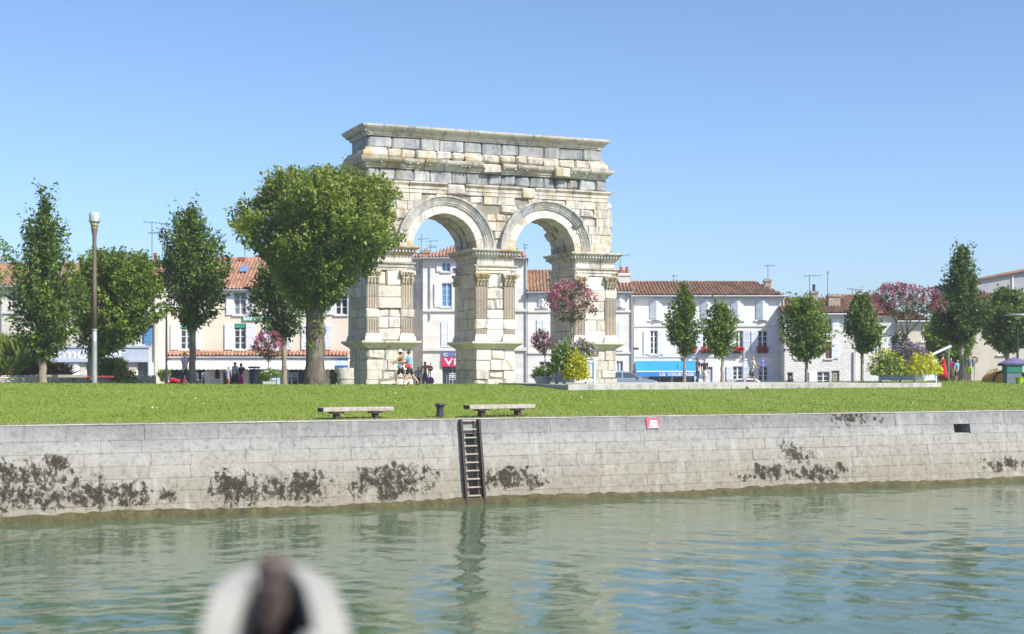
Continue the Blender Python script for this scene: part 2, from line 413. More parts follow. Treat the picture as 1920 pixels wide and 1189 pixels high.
# ------------------------------------------------------------------ setting: water, ground, lawn, street
def water():
    m, nt, bs = new_mat('river_water'); p = pos(nt)
    bs.inputs['Base Color'].default_value = (0.076, 0.122, 0.070, 1); bs.inputs['Roughness'].default_value = 0.03; bs.inputs['IOR'].default_value = 1.33
    h = math_(nt, 'ADD', noise(nt, p, 3.2, 3, 0.5, 0.3), math_(nt, 'MULTIPLY', noise(nt, p, 9, 3, 0.5), 0.35))
    bump(nt, bs, h, 0.13, 0.05)
    xs = np.concatenate([np.linspace(-400, -32, 12)[:-1], np.linspace(-32, 32, 430), np.linspace(32, 400, 12)[1:]])
    ys = np.concatenate([np.linspace(-300, 14, 8)[:-1], np.linspace(14, 66, 440), np.linspace(66, 300, 8)[1:]])
    X, Y = np.meshgrid(xs, ys); Z = np.zeros_like(X)
    rg = np.random.default_rng(3)
    for k in range(64):
        lam = math.exp(rg.uniform(math.log(0.24), math.log(2.4))); th = rg.normal(1.2, 0.8); ph = rg.uniform(0, 6.3)
        a = 0.00175 * lam ** 0.5
        w = 0.6 + 0.4 * np.sin(X * rg.uniform(0.05, 0.25) + Y * rg.uniform(0.05, 0.25) + rg.uniform(0, 6))
        Z += a * w * np.sin(2 * math.pi / lam * (X * math.cos(th) + Y * math.sin(th)) + ph + 0.6 * np.sin(0.35 * X + 0.21 * Y + k))
    fade = np.clip((np.minimum(X + 32, 32 - X)) / 4, 0, 1) * np.clip(np.minimum(Y - 14, 66 - Y) / 3, 0, 1)
    Z *= fade
    ny, nx = X.shape
    V = np.stack([X, Y, Z], -1).reshape(-1, 3)
    i = np.arange((ny-1)*(nx-1)); r = i // (nx-1); c = i % (nx-1); a = r*nx + c
    Q = np.stack([a, a+1, a+nx+1, a+nx], -1)
    o = np_mesh('river_water', V, Q, M_=m, smooth=True); tag(o, kind='structure')
def np_mesh(name, V, Fc, M_=None, parent=None, smooth=False, tint=None, loc=None):
    me = bpy.data.meshes.new(name); n = len(V); k = Fc.shape[1]
    me.vertices.add(n); me.vertices.foreach_set('co', np.ascontiguousarray(V, dtype=np.float32).ravel())
    me.loops.add(Fc.size); me.loops.foreach_set('vertex_index', np.ascontiguousarray(Fc, dtype=np.int32).ravel())
    me.polygons.add(len(Fc)); me.polygons.foreach_set('loop_start', np.arange(0, Fc.size, k, dtype=np.int32))
    if smooth: me.polygons.foreach_set('use_smooth', np.ones(len(Fc), dtype=bool))
    if tint is not None:
        ca = me.color_attributes.new('tint', 'FLOAT_COLOR', 'POINT'); ca.data.foreach_set('color', np.ascontiguousarray(tint, dtype=np.float32).ravel())
    me.update(calc_edges=True); me.validate()
    if M_ is not None: me.materials.append(M_)
    return link(name, me, parent, loc)
water()
# ground behind the quay, out to the horizon
g = MB()
q = [xy(-1500, 1.2), xy(1500, 1.2), xy(1500, 2000), xy(-1500, 2000)]
g.add([(v.x, v.y, 1.6) for v in q], [(0,1,2,3)])
tag(g.build('ground', M['pave']), kind='structure')
def lawn_mat():
    m, nt, bs = new_mat('lawn_turf'); p = pos(nt)
    n1 = noise(nt, p, 0.35, 4); n2 = noise(nt, p, 2.4, 5, 0.65); n3 = noise(nt, p, 16, 4, 0.7)
    b = ramp(nt, n1, [(0.35, (0.165,0.235,0.030)), (0.65, (0.205,0.275,0.042))])
    b = mixc(nt, ramp(nt, n2, [(0.42,0.0),(0.75,0.6)]), b, (0.155,0.23,0.026))
    b = mixc(nt, ramp(nt, noise(nt, p, 0.55, 6, 0.7), [(0.52,0.0),(0.72,0.6)]), b, (0.26,0.265,0.085))
    b = mixc(nt, ramp(nt, n3, [(0.5,0.0),(0.72,0.55)]), b, (0.21,0.24,0.06))
    # dry verge along the coping
    vd = nd(nt, 'ShaderNodeVectorMath', operation='DOT_PRODUCT'); vd.inputs[1].default_value = tuple(WN); lk(nt, p, vd.inputs[0])
    dd = math_(nt, 'SUBTRACT', vd.outputs['Value'], W0.dot(WN) + 0.35)
    e = math_(nt, 'SUBTRACT', 1.0, math_(nt, 'DIVIDE', dd, 1.3), True)
    b = mixc(nt, math_(nt, 'MULTIPLY', e, math_(nt, 'ADD', 0.35, math_(nt, 'MULTIPLY', n2, 0.7)), True), b, (0.26,0.235,0.10))
    lk(nt, b, bs.inputs['Base Color']); bs.inputs['Roughness'].default_value = 0.95; bs.inputs['Specular IOR Level'].default_value = 0.1
    bump(nt, bs, math_(nt, 'ADD', n3, n2), 0.8, 0.08); return m
M['lawn'] = lawn_mat()
def grid_sp(name, ss, pp, zf, mat):
    S, P = np.meshgrid(ss, pp); V = []
    for s_, p_ in zip(S.ravel(), P.ravel()):
        w = xy(s_, p_); V.append((w.x, w.y, zf(s_, p_)))
    ny, nx = S.shape
    i = np.arange((ny-1)*(nx-1)); r = i // (nx-1); c = i % (nx-1); a = r*nx + c
    return tag(np_mesh(name, np.array(V), np.stack([a, a+1, a+nx+1, a+nx], -1), mat, smooth=True), kind='structure')
grid_sp('lawn', np.linspace(-70, 90, 110), np.concatenate([[0.34], np.linspace(1, 40, 50)]), ground_sp, M['lawn'])
grid_sp('street', np.linspace(-110, 130, 60), np.linspace(40, 130, 20), ground_sp, M['asphalt'])

# ------------------------------------------------------------------ quay wall
def quay_mat():
    m, nt, bs = new_mat('quay_limestone'); p = pos(nt)
    sz = nd(nt, 'ShaderNodeSeparateXYZ'); lk(nt, p, sz.inputs[0]); z = sz.outputs[2]
    vd = nd(nt, 'ShaderNodeVectorMath', operation='DOT_PRODUCT'); vd.inputs[1].default_value = tuple(WU); lk(nt, p, vd.inputs[0])
    s = math_(nt, 'SUBTRACT', vd.outputs['Value'], W0.dot(WU))
    n1 = noise(nt, p, 0.7, 5, 0.6); n2 = noise(nt, p, 7, 6, 0.7)
    zz = math_(nt, 'ADD', z, math_(nt, 'MULTIPLY', math_(nt, 'SUBTRACT', n1, 0.5), 1.1))
    b = ramp(nt, math_(nt, 'DIVIDE', zz, 2.6), [(0.22,(0.265,0.24,0.19)), (0.55,(0.31,0.293,0.255)), (0.74,(0.305,0.30,0.285)), (0.92,(0.215,0.213,0.206))])
    b = mixc(nt, 1.0, b, ramp(nt, n2, [(0.32,0.62),(0.52,1.0)]), 'MULTIPLY')
    drip = ramp(nt, noise(nt, p, 2.2, 5, 0.7, 0.2, (1.5,1.5,0.2)), [(0.52,0.0),(0.75,0.4)])
    b = mixc(nt, drip, b, (0.50,0.49,0.46))
    oi = nd(nt, 'ShaderNodeObjectInfo'); mr = nd(nt, 'ShaderNodeMapRange'); mr.inputs[3].default_value = 0.945; mr.inputs[4].default_value = 1.04; lk(nt, oi.outputs['Random'], mr.inputs[0])
    b = mixc(nt, 1.0, b, mr.outputs[0], 'MULTIPLY')
    # black moss patches where they grow on the photographed wall: (s, z, half length, half height)
    sW = math_(nt, 'ADD', s, math_(nt, 'MULTIPLY', math_(nt, 'SUBTRACT', noise(nt, p, 1.6, 4, 0.6), 0.5), 2.4))
    zW = math_(nt, 'ADD', z, math_(nt, 'MULTIPLY', math_(nt, 'SUBTRACT', noise(nt, p, 2.3, 4, 0.6, 0.2), 0.5), 0.9))
    tot = None
    for (cs, cz, ls, lz, wt) in MOSS:
        a1 = math_(nt, 'POWER', math_(nt, 'ABSOLUTE', math_(nt, 'DIVIDE', math_(nt, 'SUBTRACT', sW, cs), ls * 1.25)), 2.0)
        a2 = math_(nt, 'POWER', math_(nt, 'ABSOLUTE', math_(nt, 'DIVIDE', math_(nt, 'SUBTRACT', zW, cz), lz * 1.3)), 2.0)
        f = math_(nt, 'SUBTRACT', 1.0, math_(nt, 'ADD', a1, a2), True)
        if wt != 1: f = math_(nt, 'MULTIPLY', f, wt)
        tot = f if tot is None else math_(nt, 'MAXIMUM', tot, f)
    mk = math_(nt, 'ADD', math_(nt, 'MULTIPLY', tot, 0.62), math_(nt, 'MULTIPLY', math_(nt, 'SUBTRACT', noise(nt, p, 6.5, 8, 0.8, 0.4, (1.0,1.0,0.8)), 0.5), 4.2))
    mk = math_(nt, 'ADD', mk, math_(nt, 'MULTIPLY', math_(nt, 'SUBTRACT', noise(nt, p, 1.7, 3), 0.5), 1.0))
    mk = math_(nt, 'MULTIPLY', mk, ramp(nt, tot, [(0.0,0.0),(0.22,1.0)]))
    mk = ramp(nt, mk, [(0.34,0.0),(0.46,0.8),(0.70,1.0)])
    b = mixc(nt, mk, b, (0.040,0.033,0.022))
    lk(nt, b, bs.inputs['Base Color']); bs.inputs['Roughness'].default_value = 0.93; bs.inputs['Specular IOR Level'].default_value = 0.2
    bump(nt, bs, math_(nt, 'ADD', n2, math_(nt, 'MULTIPLY', mk, 0.6)), 0.5, 0.05); return m
def s_of(px):
    a = px / F - 960.0 / F      # X = a*Y on the wall line
    d = (a * W0.y - W0.x) / (WU.x - a * WU.y); return d
MOSS = []
for (x0, x1, y0, y1) in ((-60,120,870,908), (-40,60,912,950), (60,118,915,948), (135,152,900,940), (160,198,903,945), (202,252,908,945), (275,325,920,935), (395,480,890,936), (485,612,893,932),
                         (60,110,860,885), (650,790,880,925), (905,1010,880,908), (1378,1480,878,895), (1480,1575,876,892), (1455,1500,830,862), (1560,1632,775,790), (1840,1900,862,875), (770,810,878,886)):
    sa, sb = s_of(x0), s_of(x1); D = xy((sa+sb)/2, 0).y
    MOSS.append(((sa+sb)/2, (PZ(y0, D) + PZ(y1, D)) / 2, (sb-sa)/2 * 1.15 + 0.05, abs(PZ(y0, D) - PZ(y1, D)) / 2 * 1.2 + 0.05, 1))
M['quay'] = quay_mat()
BAT = 0.19                         # batter: metres outwards per metre of depth
def quay():
    root = empty('quay_wall', tuple(W0), R(24.5), 'long battered quay wall of pale stone blocks rising from the river', 'quay wall')
    def front(z): return -(QTOP - z) * BAT
    cuts = [2.52, 2.10, 1.76, 1.41, 1.06, 0.72, 0.37, 0.02]
    sl, sr = s_of(860), s_of(897)          # recess behind the ladder
    hl, hr = s_of(1785), s_of(1815)
    def shear(mb):
        mb.V = [(x, y + front(z), z) for x, y, z in mb.V]; return mb
    core = MB()
    for a, b in ((-70, sl + 0.17), (sr - 0.05, hl), (hr, 95)):
        core.box(a, b, 0.06, 3.0, -0.6, 2.515)
    core.box(sl + 0.17, sr - 0.05, 0.55, 3.0, -0.6, 2.515)
    core.box(sl + 0.17, sr - 0.05, 0.06, 0.55, 2.22, 2.515)
    core.box(hl, hr, 0.75, 3.0, -0.6, 2.515); core.box(hl, hr, 0.06, 0.75, -0.6, 1.78); core.box(hl, hr, 0.06, 0.75, 2.16, 2.515)
    shear(core); core.build('wall_core', M['quay'], root)
    n = 0; rg = random.Random(11)
    s_lo, s_hi = s_of(-30), s_of(1960)
    rest = MB()
    for ci in range(7):
        z1, z0 = cuts[ci], cuts[ci + 1]; s = -68 + rg.uniform(0, 1)
        while s < 93:
            L = rg.uniform(0.85, 1.9) if ci else rg.uniform(1.1, 2.3)
            e = s + L
            segs = [(s, e)]
            holes = []
            if ci >= 1: holes.append((sl + 0.17, sr - 0.05))
            if ci == 1: holes.append((hl, hr))
            for h0, h1 in holes:
                ns = []
                for a, b in segs:
                    if b <= h0 or a >= h1: ns.append((a, b))
                    else:
                        if a < h0: ns.append((a, h0))
                        if b > h1: ns.append((h1, b))
                segs = ns
            for a, b in segs:
                if b - a < 0.12: continue
                pr = rg.uniform(-0.006, 0.010)
                mb = MB().block(a + 0.002, b - 0.002, -pr, 0.05, z0 + 0.002, z1 - 0.002 if ci else z1, 0.005, 0.002, rg)
                shear(mb)
                if b > s_lo and a < s_hi and n < 295: mb.build('stone_block', M['quay'], root, fix=False); n += 1
                else: rest.add(mb.V, mb.F)
            s = e
    tag(rest.build('stone_courses', M['quay'], root, fix=False), kind='stuff')
    cop = MB(); s = -70.0
    while s < 95:
        L = rg.uniform(1.2, 2.2)
        cop.block(s + 0.004, s + L - 0.004, -0.02, 0.40, 2.522, 2.545 + rg.uniform(0, 0.008), 0.01, 0.003, rg); s += L
    cop.build('coping', M['concrete'], root, fix=False)
    # weed-covered footing at the water line
    m, nt, bs = new_mat('river_weed'); p = pos(nt); nn = noise(nt, p, 3.0, 6, 0.7)
    lk(nt, ramp(nt, nn, [(0.3,(0.035,0.032,0.01)),(0.55,(0.095,0.083,0.028)),(0.75,(0.17,0.15,0.07))]), bs.inputs['Base Color']); bs.inputs['Roughness'].default_value = 0.8
    bump(nt, bs, noise(nt, p, 14, 6, 0.7), 1.0, 0.08)
    ft = MB(); rg2 = random.Random(5); k = 420; o = 0; V = []; Fs = []
    for i in range(k + 1):
        s = -40 + 80 * i / k
        w = 0.10 + 0.05 * math.sin(s * 1.7) + rg2.uniform(-0.05, 0.05); t = 0.19 + 0.04 * math.sin(s * 0.55 + 1) + rg2.uniform(-0.03, 0.03)
        f0 = front(t)
        V += [(s, f0 + 0.08, t + 0.03), (s, f0 - w * 0.7, t - 0.01), (s, f0 - w - 0.05, t - 0.10), (s, front(0.0) - w - 0.08 + rg2.uniform(-0.03, 0.03), -0.25)]
    for i in range(k):
        for j in range(3): Fs.append((i*4+j, i*4+j+1, (i+1)*4+j+1, (i+1)*4+j))
    ft.add(V, Fs); tag(ft.build('weed_fringe', m, root, smooth=True), kind='stuff')
    # ladder stands in front of the recess
    lad = empty('quay_ladder', tuple(W0 + WU * ((sl + sr) / 2)), R(24.5), 'rusty iron ladder with pale rungs fixed down the quay wall to the water', 'ladder')
    hw = (sr - sl) / 2 - 0.03
    def at(z, off=0.10): return front(z) - off
    for sx in (-1, 1):
        mb = MB().box(sx*hw - 0.035, sx*hw + 0.035, -0.06, 0.06, -0.3, 2.54); mb.V = [(x, y + at(z), z) for x, y, z in mb.V]; mb.build('side_rail', M['rust'], lad)
        for z in (2.3, 1.2, 0.3):
            pass
    mb = MB().box(hw - 0.17, hw - 0.12, -0.03, 0.03, -0.3, 2.54); mb.V = [(x, y + at(z, 0.02), z) for x, y, z in mb.V]; mb.build('side_rail', M['rust'], lad)
    for i in range(11):
        z = 2.50 - i * 0.245 - (0.02 if i else 0)
        MB().box(-hw + 0.03, hw - 0.12, at(z) - 0.03, at(z) + 0.03, z - 0.018, z + 0.018).build('rung', M['rung'], lad)
    br = MB()
    for z in (2.35, 1.3, 0.4):
        for sx in (-1, 1): br.box(sx*hw - 0.03, sx*hw + 0.03, at(z) + 0.05, at(z) + 0.13, z - 0.03, z + 0.03)
    br.build('bracket', M['rust'], lad)
    # red notice plate
    a, b = s_of(1210), s_of(1233); D = xy((a+b)/2, 0).y
    pl = empty('notice_plate', tuple(W0 + WU * a), R(24.5), 'small faded red notice plate with white panels fixed at the top of the quay wall', 'sign')
    z1, z0 = PZ(784, D), PZ(803, D); w = b - a
    def plate(x0, x1, za, zb, y0, y1, mat, nm, par):
        mb = MB().box(x0, x1, y0, y1, za, zb); mb.V = [(x, y + front(z), z) for x, y, z in mb.V]; return mb.build(nm, mat, par)
    plate(0, w, z0, z1, -0.045, -0.012, M['pinkred'], 'plate', pl)
    plate(0.13, w - 0.07, z0 + 0.19, z0 + 0.25, -0.050, -0.0455, M['letter'], 'white_panel', pl)
    plate(0.10, w - 0.05, z0 + 0.06, z0 + 0.15, -0.050, -0.0455, M['letter'], 'white_panel', pl)
    plate(0.02, w - 0.02, z0 + 0.015, z0 + 0.03, -0.050, -0.0455, M['letter'], 'white_panel', pl)
quay()
# ------------------------------------------------------------------ the Roman arch
def sweep(mb, prof, P, along, out, L, ma=0, mbm=0, m=0, ero=1.0, dz=0.0):
    """extrude closed profile [(o,z)] along a line; ma/mbm: mitre factor at the ends (+1: grows with the projection)"""
    P = Vector(P); al = Vector(along); ou = Vector(out); n = len(prof); V = []
    for end, k in ((0, ma), (L, mbm)):
        for (o, z) in prof:
            oo = o * ero if o > 0 else o
            t = -k * max(oo, 0) if end == 0 else L + k * max(oo, 0)
            V.append(tuple(P + al * t + ou * oo + Vector((0, 0, z + dz))))
    Fs = [tuple(range(n)), tuple(range(2*n-1, n-1, -1))] + [((i+1) % n, i, n+i, n+(i+1) % n) for i in range(n)]
    mb.add(V, Fs, m); return mb
def roman_arch():
    T0 = Vector((PX(688, 79), 79, 0))
    root = empty('stone_arch', tuple(T0), R(23.0), 'weathered Roman stone arch with two openings, tall piers and a worn attic', 'triumphal arch')
    rg = random.Random(21); DEP = 3.4; W = 15.5
    piers = [(0.0, 2.69), (6.53, 8.94), (12.79, 15.5)]
    cen = [4.61, 10.865]; Z0 = 2.75; WS = 15.12; WE = 14.95; WA = 14.60
    count = {}
    def blk(x0, x1, y0, y1, z0, z1, mat, b=0.03, jit=0.012, name='stone_block', par=root):
        mb = MB().block(x0, x1, y0, y1, z0, z1, b, jit, rg); count[name] = count.get(name, 0) + 1
        return mb.build(name, mat, par, fix=False)
    def split(a, b, lo, hi):
        xs = [a]
        while b - xs[-1] > hi * 1.25: xs.append(xs[-1] + rg.uniform(lo, hi))
        if b - xs[-1] > hi * 0.9 and b - xs[-1] > 2 * lo * 0.8: xs.append(xs[-1] + (b - xs[-1]) * rg.uniform(0.4, 0.6))
        return xs + [b]
    # ---- cores
    for (a, b) in piers:
        c = MB().box(a + 0.07, b - 0.07, 0.07, DEP - 0.03, Z0, 5.3); c.box(a + 0.16, b - 0.16, 0.16, DEP - 0.16, 5.3, 11.02)
        c.build('wall_core', M['core'], root)
    c = MB(); R0 = 2.32; yf, yb = 0.10, DEP - 0.05; ZT = 14.03
    def slab(xa, xb, za, zb, flat_=True):
        c.box(xa, xb, yf, yb, za, zb)
    slab(0.10, cen[0] - R0, 11.02, ZT); slab(cen[0] + R0, cen[1] - R0, 11.02, ZT); slab(cen[1] + R0, WS - 0.10, 11.02, ZT)
    for cx in cen:
        N = 22
        for i in range(N):
            a0, a1 = math.pi * (1 - i / N), math.pi * (1 - (i + 1) / N)
            xa, za = cx + R0 * math.cos(a0), 11 + R0 * math.sin(a0); xb, zb = cx + R0 * math.cos(a1), 11 + R0 * math.sin(a1)
            V = [(xa,yf,za),(xb,yf,zb),(xb,yf,ZT),(xa,yf,ZT),(xa,yb,za),(xb,yb,zb),(xb,yb,ZT),(xa,yb,ZT)]
            c.add(V, [(0,1,2,3),(7,6,5,4),(0,4,5,1)])
    c.build('wall_core', M['core'], root, fix=False)
    c = MB().box(0.32, WA - 0.32, 0.34, DEP - 0.34, ZT, 17.62); c.build('wall_core', M['core'], root)
    # ---- pedestals
    cour = [(2.75, 3.50), (3.50, 4.02), (4.02, 4.60), (4.60, 5.24)]
    for pi, (a, b) in enumerate(piers):
        for ci, (z0, z1) in enumerate(cour):
            o = 0.05 if ci == 0 else 0.0
            xs = split(a - o, b + o, 0.6, 1.25)
            for k in range(len(xs) - 1):
                worn = rg.random() < 0.35
                blk(xs[k] + 0.006, xs[k+1] - 0.006, -o + rg.uniform(-0.03, 0.05), 0.5, z0 + 0.006, z1 - 0.006, M['stone'] if rg.random() < 0.75 else M['stone_clean'], rg.uniform(0.06, 0.15) if worn else 0.016, 0.035 if worn else 0.007)
            ys = split(0.5, DEP + o, 0.8, 1.5)
            for side in (0, 1):
                if side and ci == 0: continue
                for k in range(len(ys) - 1):
                    if side == 0: blk(a - o + rg.uniform(-0.02, 0.04), a + 0.3, ys[k] + 0.008, ys[k+1] - 0.008, z0 + 0.006, z1 - 0.006, M['stone_mid'] if rg.random() < 0.3 else M['stone'], 0.04, 0.015)
                    elif k == 0: blk(b - 0.3, b + o, 0.51, DEP, z0 + 0.006, z1 - 0.006, M['stone'], 0.04, 0.015)
    # ---- mouldings round each pier, four sides
    ped = [(-0.25, 5.24), (0.0, 5.24), (0.03, 5.30), (0.10, 5.36), (0.30, 5.50), (0.38, 5.56), (0.40, 5.68), (-0.25, 5.68)]
    arch_ = [(-0.3, 9.62), (0.0, 9.62), (0.0, 9.78), (0.05, 9.80), (0.05, 9.94), (0.14, 10.00), (0.16, 10.07), (-0.3, 10.07)]
    imp = [(-0.3, 10.50), (0.02, 10.50), (0.06, 10.58), (0.14, 10.64), (0.14, 10.74), (0.30, 10.86), (0.36, 10.90), (0.38, 11.0), (-0.3, 11.0)]
    def ring(prof, a, b, name, mats, parts=2, ero=(1, 1), y0=0.0, y1=DEP, inset=0.0, dzr=0.0, worn=0.0, gap=0.008):
        a, b = a + inset, b - inset; y0, y1 = y0 + inset, y1 - inset
        for (P, al, ou, L, front) in (((a, y0, 0), (1,0,0), (0,-1,0), b - a, 1), ((a, y1, 0), (0,-1,0), (-1,0,0), y1 - y0, 2), ((b, y0, 0), (0,1,0), (1,0,0), y1 - y0, 0), ((b, y1, 0), (-1,0,0), (0,1,0), b - a, 0)):
            n = parts if front == 1 else (max(1, int(L / 1.7)) if front == 2 else 1)
            cuts_ = [0] + sorted(L * (k + rg.uniform(-0.18, 0.18)) / n for k in range(1, n)) + [L]
            for k in range(n):
                e = rg.uniform(*ero) if front else 1.0
                mt = mats[0] if rg.random() < 0.65 else mats[1]
                if front == 1 and 0 < k < n - 1 and rg.random() < worn:
                    pm = max(o for o, z in prof) * rg.uniform(0.45, 0.95); za, zb2 = min(z for o, z in prof), max(z for o, z in prof)
                    MB().block(P[0] + cuts_[k] + gap, P[0] + cuts_[k+1] - gap * 0.3, P[1] - pm, P[1] + 0.35, za + 0.004, zb2 - rg.uniform(0.01, 0.07), rg.uniform(0.05, 0.12), 0.035, rg).build(name, mt, root, fix=False)
                    continue
                mb = MB(); sweep(mb, prof, Vector(P) + Vector(al) * (cuts_[k] + (gap if k else 0)), al, ou, cuts_[k+1] - cuts_[k] - (gap if k else 0) - 0.002, 1 if k == 0 else 0, 1 if k == n - 1 else 0, ero=e, dz=rg.uniform(-dzr, dzr))
                mb.build(name, mt, root); count[name] = count.get(name, 0) + 1
    dent = MB()
    for pi, (a, b) in enumerate(piers):
        ring(ped, a, b, 'pedestal_cornice', (M['stone_clean'], M['stone']), 2)
        ring(arch_, a, b, 'architrave_stone', (M['stone'], M['stone_mid']), 2)
        for side in (0, 1):       # frieze blocks of the pier
            pass
        xs = split(a + 0.03, b - 0.03, 0.7, 1.1)
        for k in range(len(xs) - 1): blk(xs[k] + 0.008, xs[k+1] - 0.008, 0.02, 0.4, 10.075, 10.50, M['stone_mid'] if rg.random() < 0.5 else M['stone'], 0.02, 0.006, 'frieze_stone')
        ys = split(0.41, DEP - 0.03, 0.8, 1.3)
        for k in range(len(ys) - 1): blk(a + 0.03, a + 0.4, ys[k] + 0.008, ys[k+1] - 0.008, 10.075, 10.50, M['stone'], 0.02, 0.006, 'frieze_stone')
        blk(b - 0.4, b - 0.03, 0.42, DEP - 0.03, 10.075, 10.50, M['stone'], 0.02, 0.006, 'frieze_stone')
        ring(imp, a, b, 'impost_stone', (M['stone'], M['stone_ochre']), 2)
        k = int((b - a + 0.5) / 0.19)
        for i in range(k): x = a - 0.2 + (b - a + 0.4) * (i + 0.5) / k; dent.box(x - 0.05, x + 0.05, -0.29, -0.13, 10.65, 10.76)
        k = int((DEP + 0.4) / 0.19)
        for i in range(k): y = -0.2 + (DEP + 0.4) * (i + 0.5) / k; dent.box(a - 0.29, a - 0.13, y - 0.05, y + 0.05, 10.65, 10.76)
    # ---- pilasters
    PW = 0.68
    def capital(par, x0, x1, y, zb, zt, mat, rear=False):
        mb = MB(); xc = (x0 + x1) / 2; h = zt - zb; hw = (x1 - x0) / 2
        mb.add([(x0+0.03,y+0.3,zb),(x1-0.03,y+0.3,zb),(x1-0.03,y-0.02,zb),(x0+0.03,y-0.02,zb),(x0-0.08,y+0.3,zt-0.1),(x1+0.08,y+0.3,zt-0.1),(x1+0.08,y-0.10,zt-0.1),(x0-0.08,y-0.10,zt-0.1)],
               [(0,1,2,3),(4,5,6,7),(0,1,5,4),(1,2,6,5),(2,3,7,6),(3,0,4,7)])
        mb.block(x0 - 0.12, x1 + 0.12, y - 0.17, y + 0.3, zt - 0.10, zt, 0.02, 0.02, rg)
        for row, (n, z, ln, pr) in enumerate(((4, zb, 0.30, 0.10), (3, zb + 0.17, 0.32, 0.15), (4, zb + 0.36, 0.22, 0.20))):
            for i in range(n):
                x = x0 - 0.02 + (x1 - x0 + 0.04) * (i + 0.5) / n; w = 0.075
                j = rg.uniform(-0.02, 0.02)
                mb.tube([(x, y - 0.02, z), (x + j, y - 0.05 - pr * 0.3, z + ln * 0.6), (x + j, y - 0.06 - pr, z + ln), (x + j, y - 0.10 - pr, z + ln * 0.86)], [w, w * 1.05, w * 0.8, w * 0.35], 5)
        for sx in (-1, 1):
            mb.tube([(xc + sx*(hw - 0.1), y - 0.1, zt - 0.32), (xc + sx*(hw + 0.05), y - 0.2, zt - 0.2), (xc + sx*(hw + 0.1), y - 0.22, zt - 0.12)], [0.06, 0.09, 0.05], 6)
            for zz in (zb + 0.1, zb + 0.3): mb.tube([(xc + sx*hw, y + 0.12, zz), (xc + sx*(hw + 0.08), y + 0.12, zz + 0.2), (xc + sx*(hw + 0.12), y + 0.12, zz + 0.18)], [0.07, 0.07, 0.03], 5)
        return mb.build('capital', mat, par)
    def fluted(par, x0, x1, y, z0, z1, name='fluted_drum', mat=None, ragged=0.0):
        n = 7; w = x1 - x0; p = w / n; prof = [(x0, 0.30)]; 
        prof.append((x0, 0.0))
        for i in range(n):
            a = x0 + p * i
            prof += [(a + p*0.20, 0.0), (a + p*0.30, 0.065), (a + p*0.70, 0.065), (a + p*0.80, 0.0)]
        prof += [(x1, 0.0), (x1, 0.30)]
        mb = MB(); k = len(prof); V = []
        for z in (z0, z1): V += [(x, y + d, z + (rg.uniform(-ragged, ragged) if ragged else 0)) for x, d in prof]
        mb.add(V, [(i, i+1, k+i+1, k+i) for i in range(k-1)] + [tuple(range(k))[::-1], tuple(range(k, 2*k))])
        return mb.build(name, mat or M['stone_pink'], par, fix=False)
    # per front pilaster: list of (z0, z1, kind) ; f fluted, r rough worn block
    zb, zc = 6.08, 8.92
    plan = {0: [(6.08,6.33,'f'),(6.33,6.92,'f'),(6.92,7.50,'r'),(7.50,8.12,'f'),(8.12,8.92,'f')], 1: [(6.08,6.95,'f'),(6.95,7.45,'r'),(7.45,8.92,'f')],
            2: [(6.08,6.36,'f'),(6.36,7.0,'r'),(7.0,8.0,'f'),(8.0,8.92,'f')], 3: [(6.08,6.38,'f'),(6.38,7.0,'r'),(7.0,7.55,'f'),(7.55,8.92,'f')],
            4: [(6.08,7.6,'f'),(7.6,8.92,'f')], 5: [(6.08,7.2,'f'),(7.2,8.3,'f'),(8.3,8.92,'r')]}
    bas = [(-0.2, 5.68), (0.14, 5.68), (0.14, 5.82), (0.12, 5.84), (0.13, 5.90), (0.07, 5.94), (0.06, 5.98), (0.08, 6.02), (0.02, 6.08), (-0.2, 6.08)]
    def pil_base(par, x0, x1, y):
        mb = MB(); sweep(mb, bas, (x0, y, 0), (1,0,0), (0,-1,0), x1 - x0, 1, 1)
        mb.build('pilaster_base', M['stone_clean'], par)
    for pi, (a, b) in enumerate(piers):
        for q, (x0, x1) in enumerate(((a, a + PW), (b - PW, b))):
            idx = pi * 2 + q
            s0 = plan[idx]
            mb = MB().box(x0 + 0.03, x1 - 0.03, 0.10, 0.35, 6.08, 8.92); pil = mb.build('pilaster', M['stone_pink'], root)
            for (z0, z1, kd) in s0:
                if kd == 'f': fluted(pil, x0, x1, 0.0, z0 + 0.004, z1 - 0.004, ragged=0.012)
                else:
                    mb = MB().block(x0 - 0.05, x1 + 0.08, 0.02, 0.35, z0 + 0.005, z1 - 0.005, 0.07, 0.035, rg); mb.build('worn_block', M['stone'], pil, fix=False)
            pil_base(pil, x0, x1, 0.0)
            capital(pil, x0, x1, 0.0, 8.92, 9.62, M['stone_ochre'])
            # rear pilaster, seen at the far edge of the passage: a half column standing out sideways
        for sx in (0, 1):
            xx = a + 0.10 if sx == 0 else b - 0.10
            mb = MB().lathe([(0.36,5.68),(0.36,5.82),(0.30,5.86),(0.33,5.94),(0.26,6.0),(0.25,6.1),(0.24,7.6),(0.225,8.95),(0.26,8.97)], 14, (xx, DEP - 0.28, 0))
            hc = mb.build('half_column', M['stone'], root)
            cp = MB().lathe([(0.23,8.95),(0.27,9.1),(0.25,9.14),(0.33,9.32),(0.29,9.36),(0.42,9.54),(0.42,9.62)], 12, (xx, DEP - 0.28, 0))
            for i in range(10):
                t = 2 * math.pi * i / 10; cx_, cy_ = xx + 0.26 * math.cos(t), DEP - 0.28 + 0.26 * math.sin(t)
                cp.tube([(cx_, cy_, 8.97), (cx_ + 0.05*math.cos(t), cy_ + 0.05*math.sin(t), 9.2), (cx_ + 0.14*math.cos(t), cy_ + 0.14*math.sin(t), 9.24)], [0.07,0.07,0.03], 5)
            cp.build('capital', M['stone_mid'], hc)
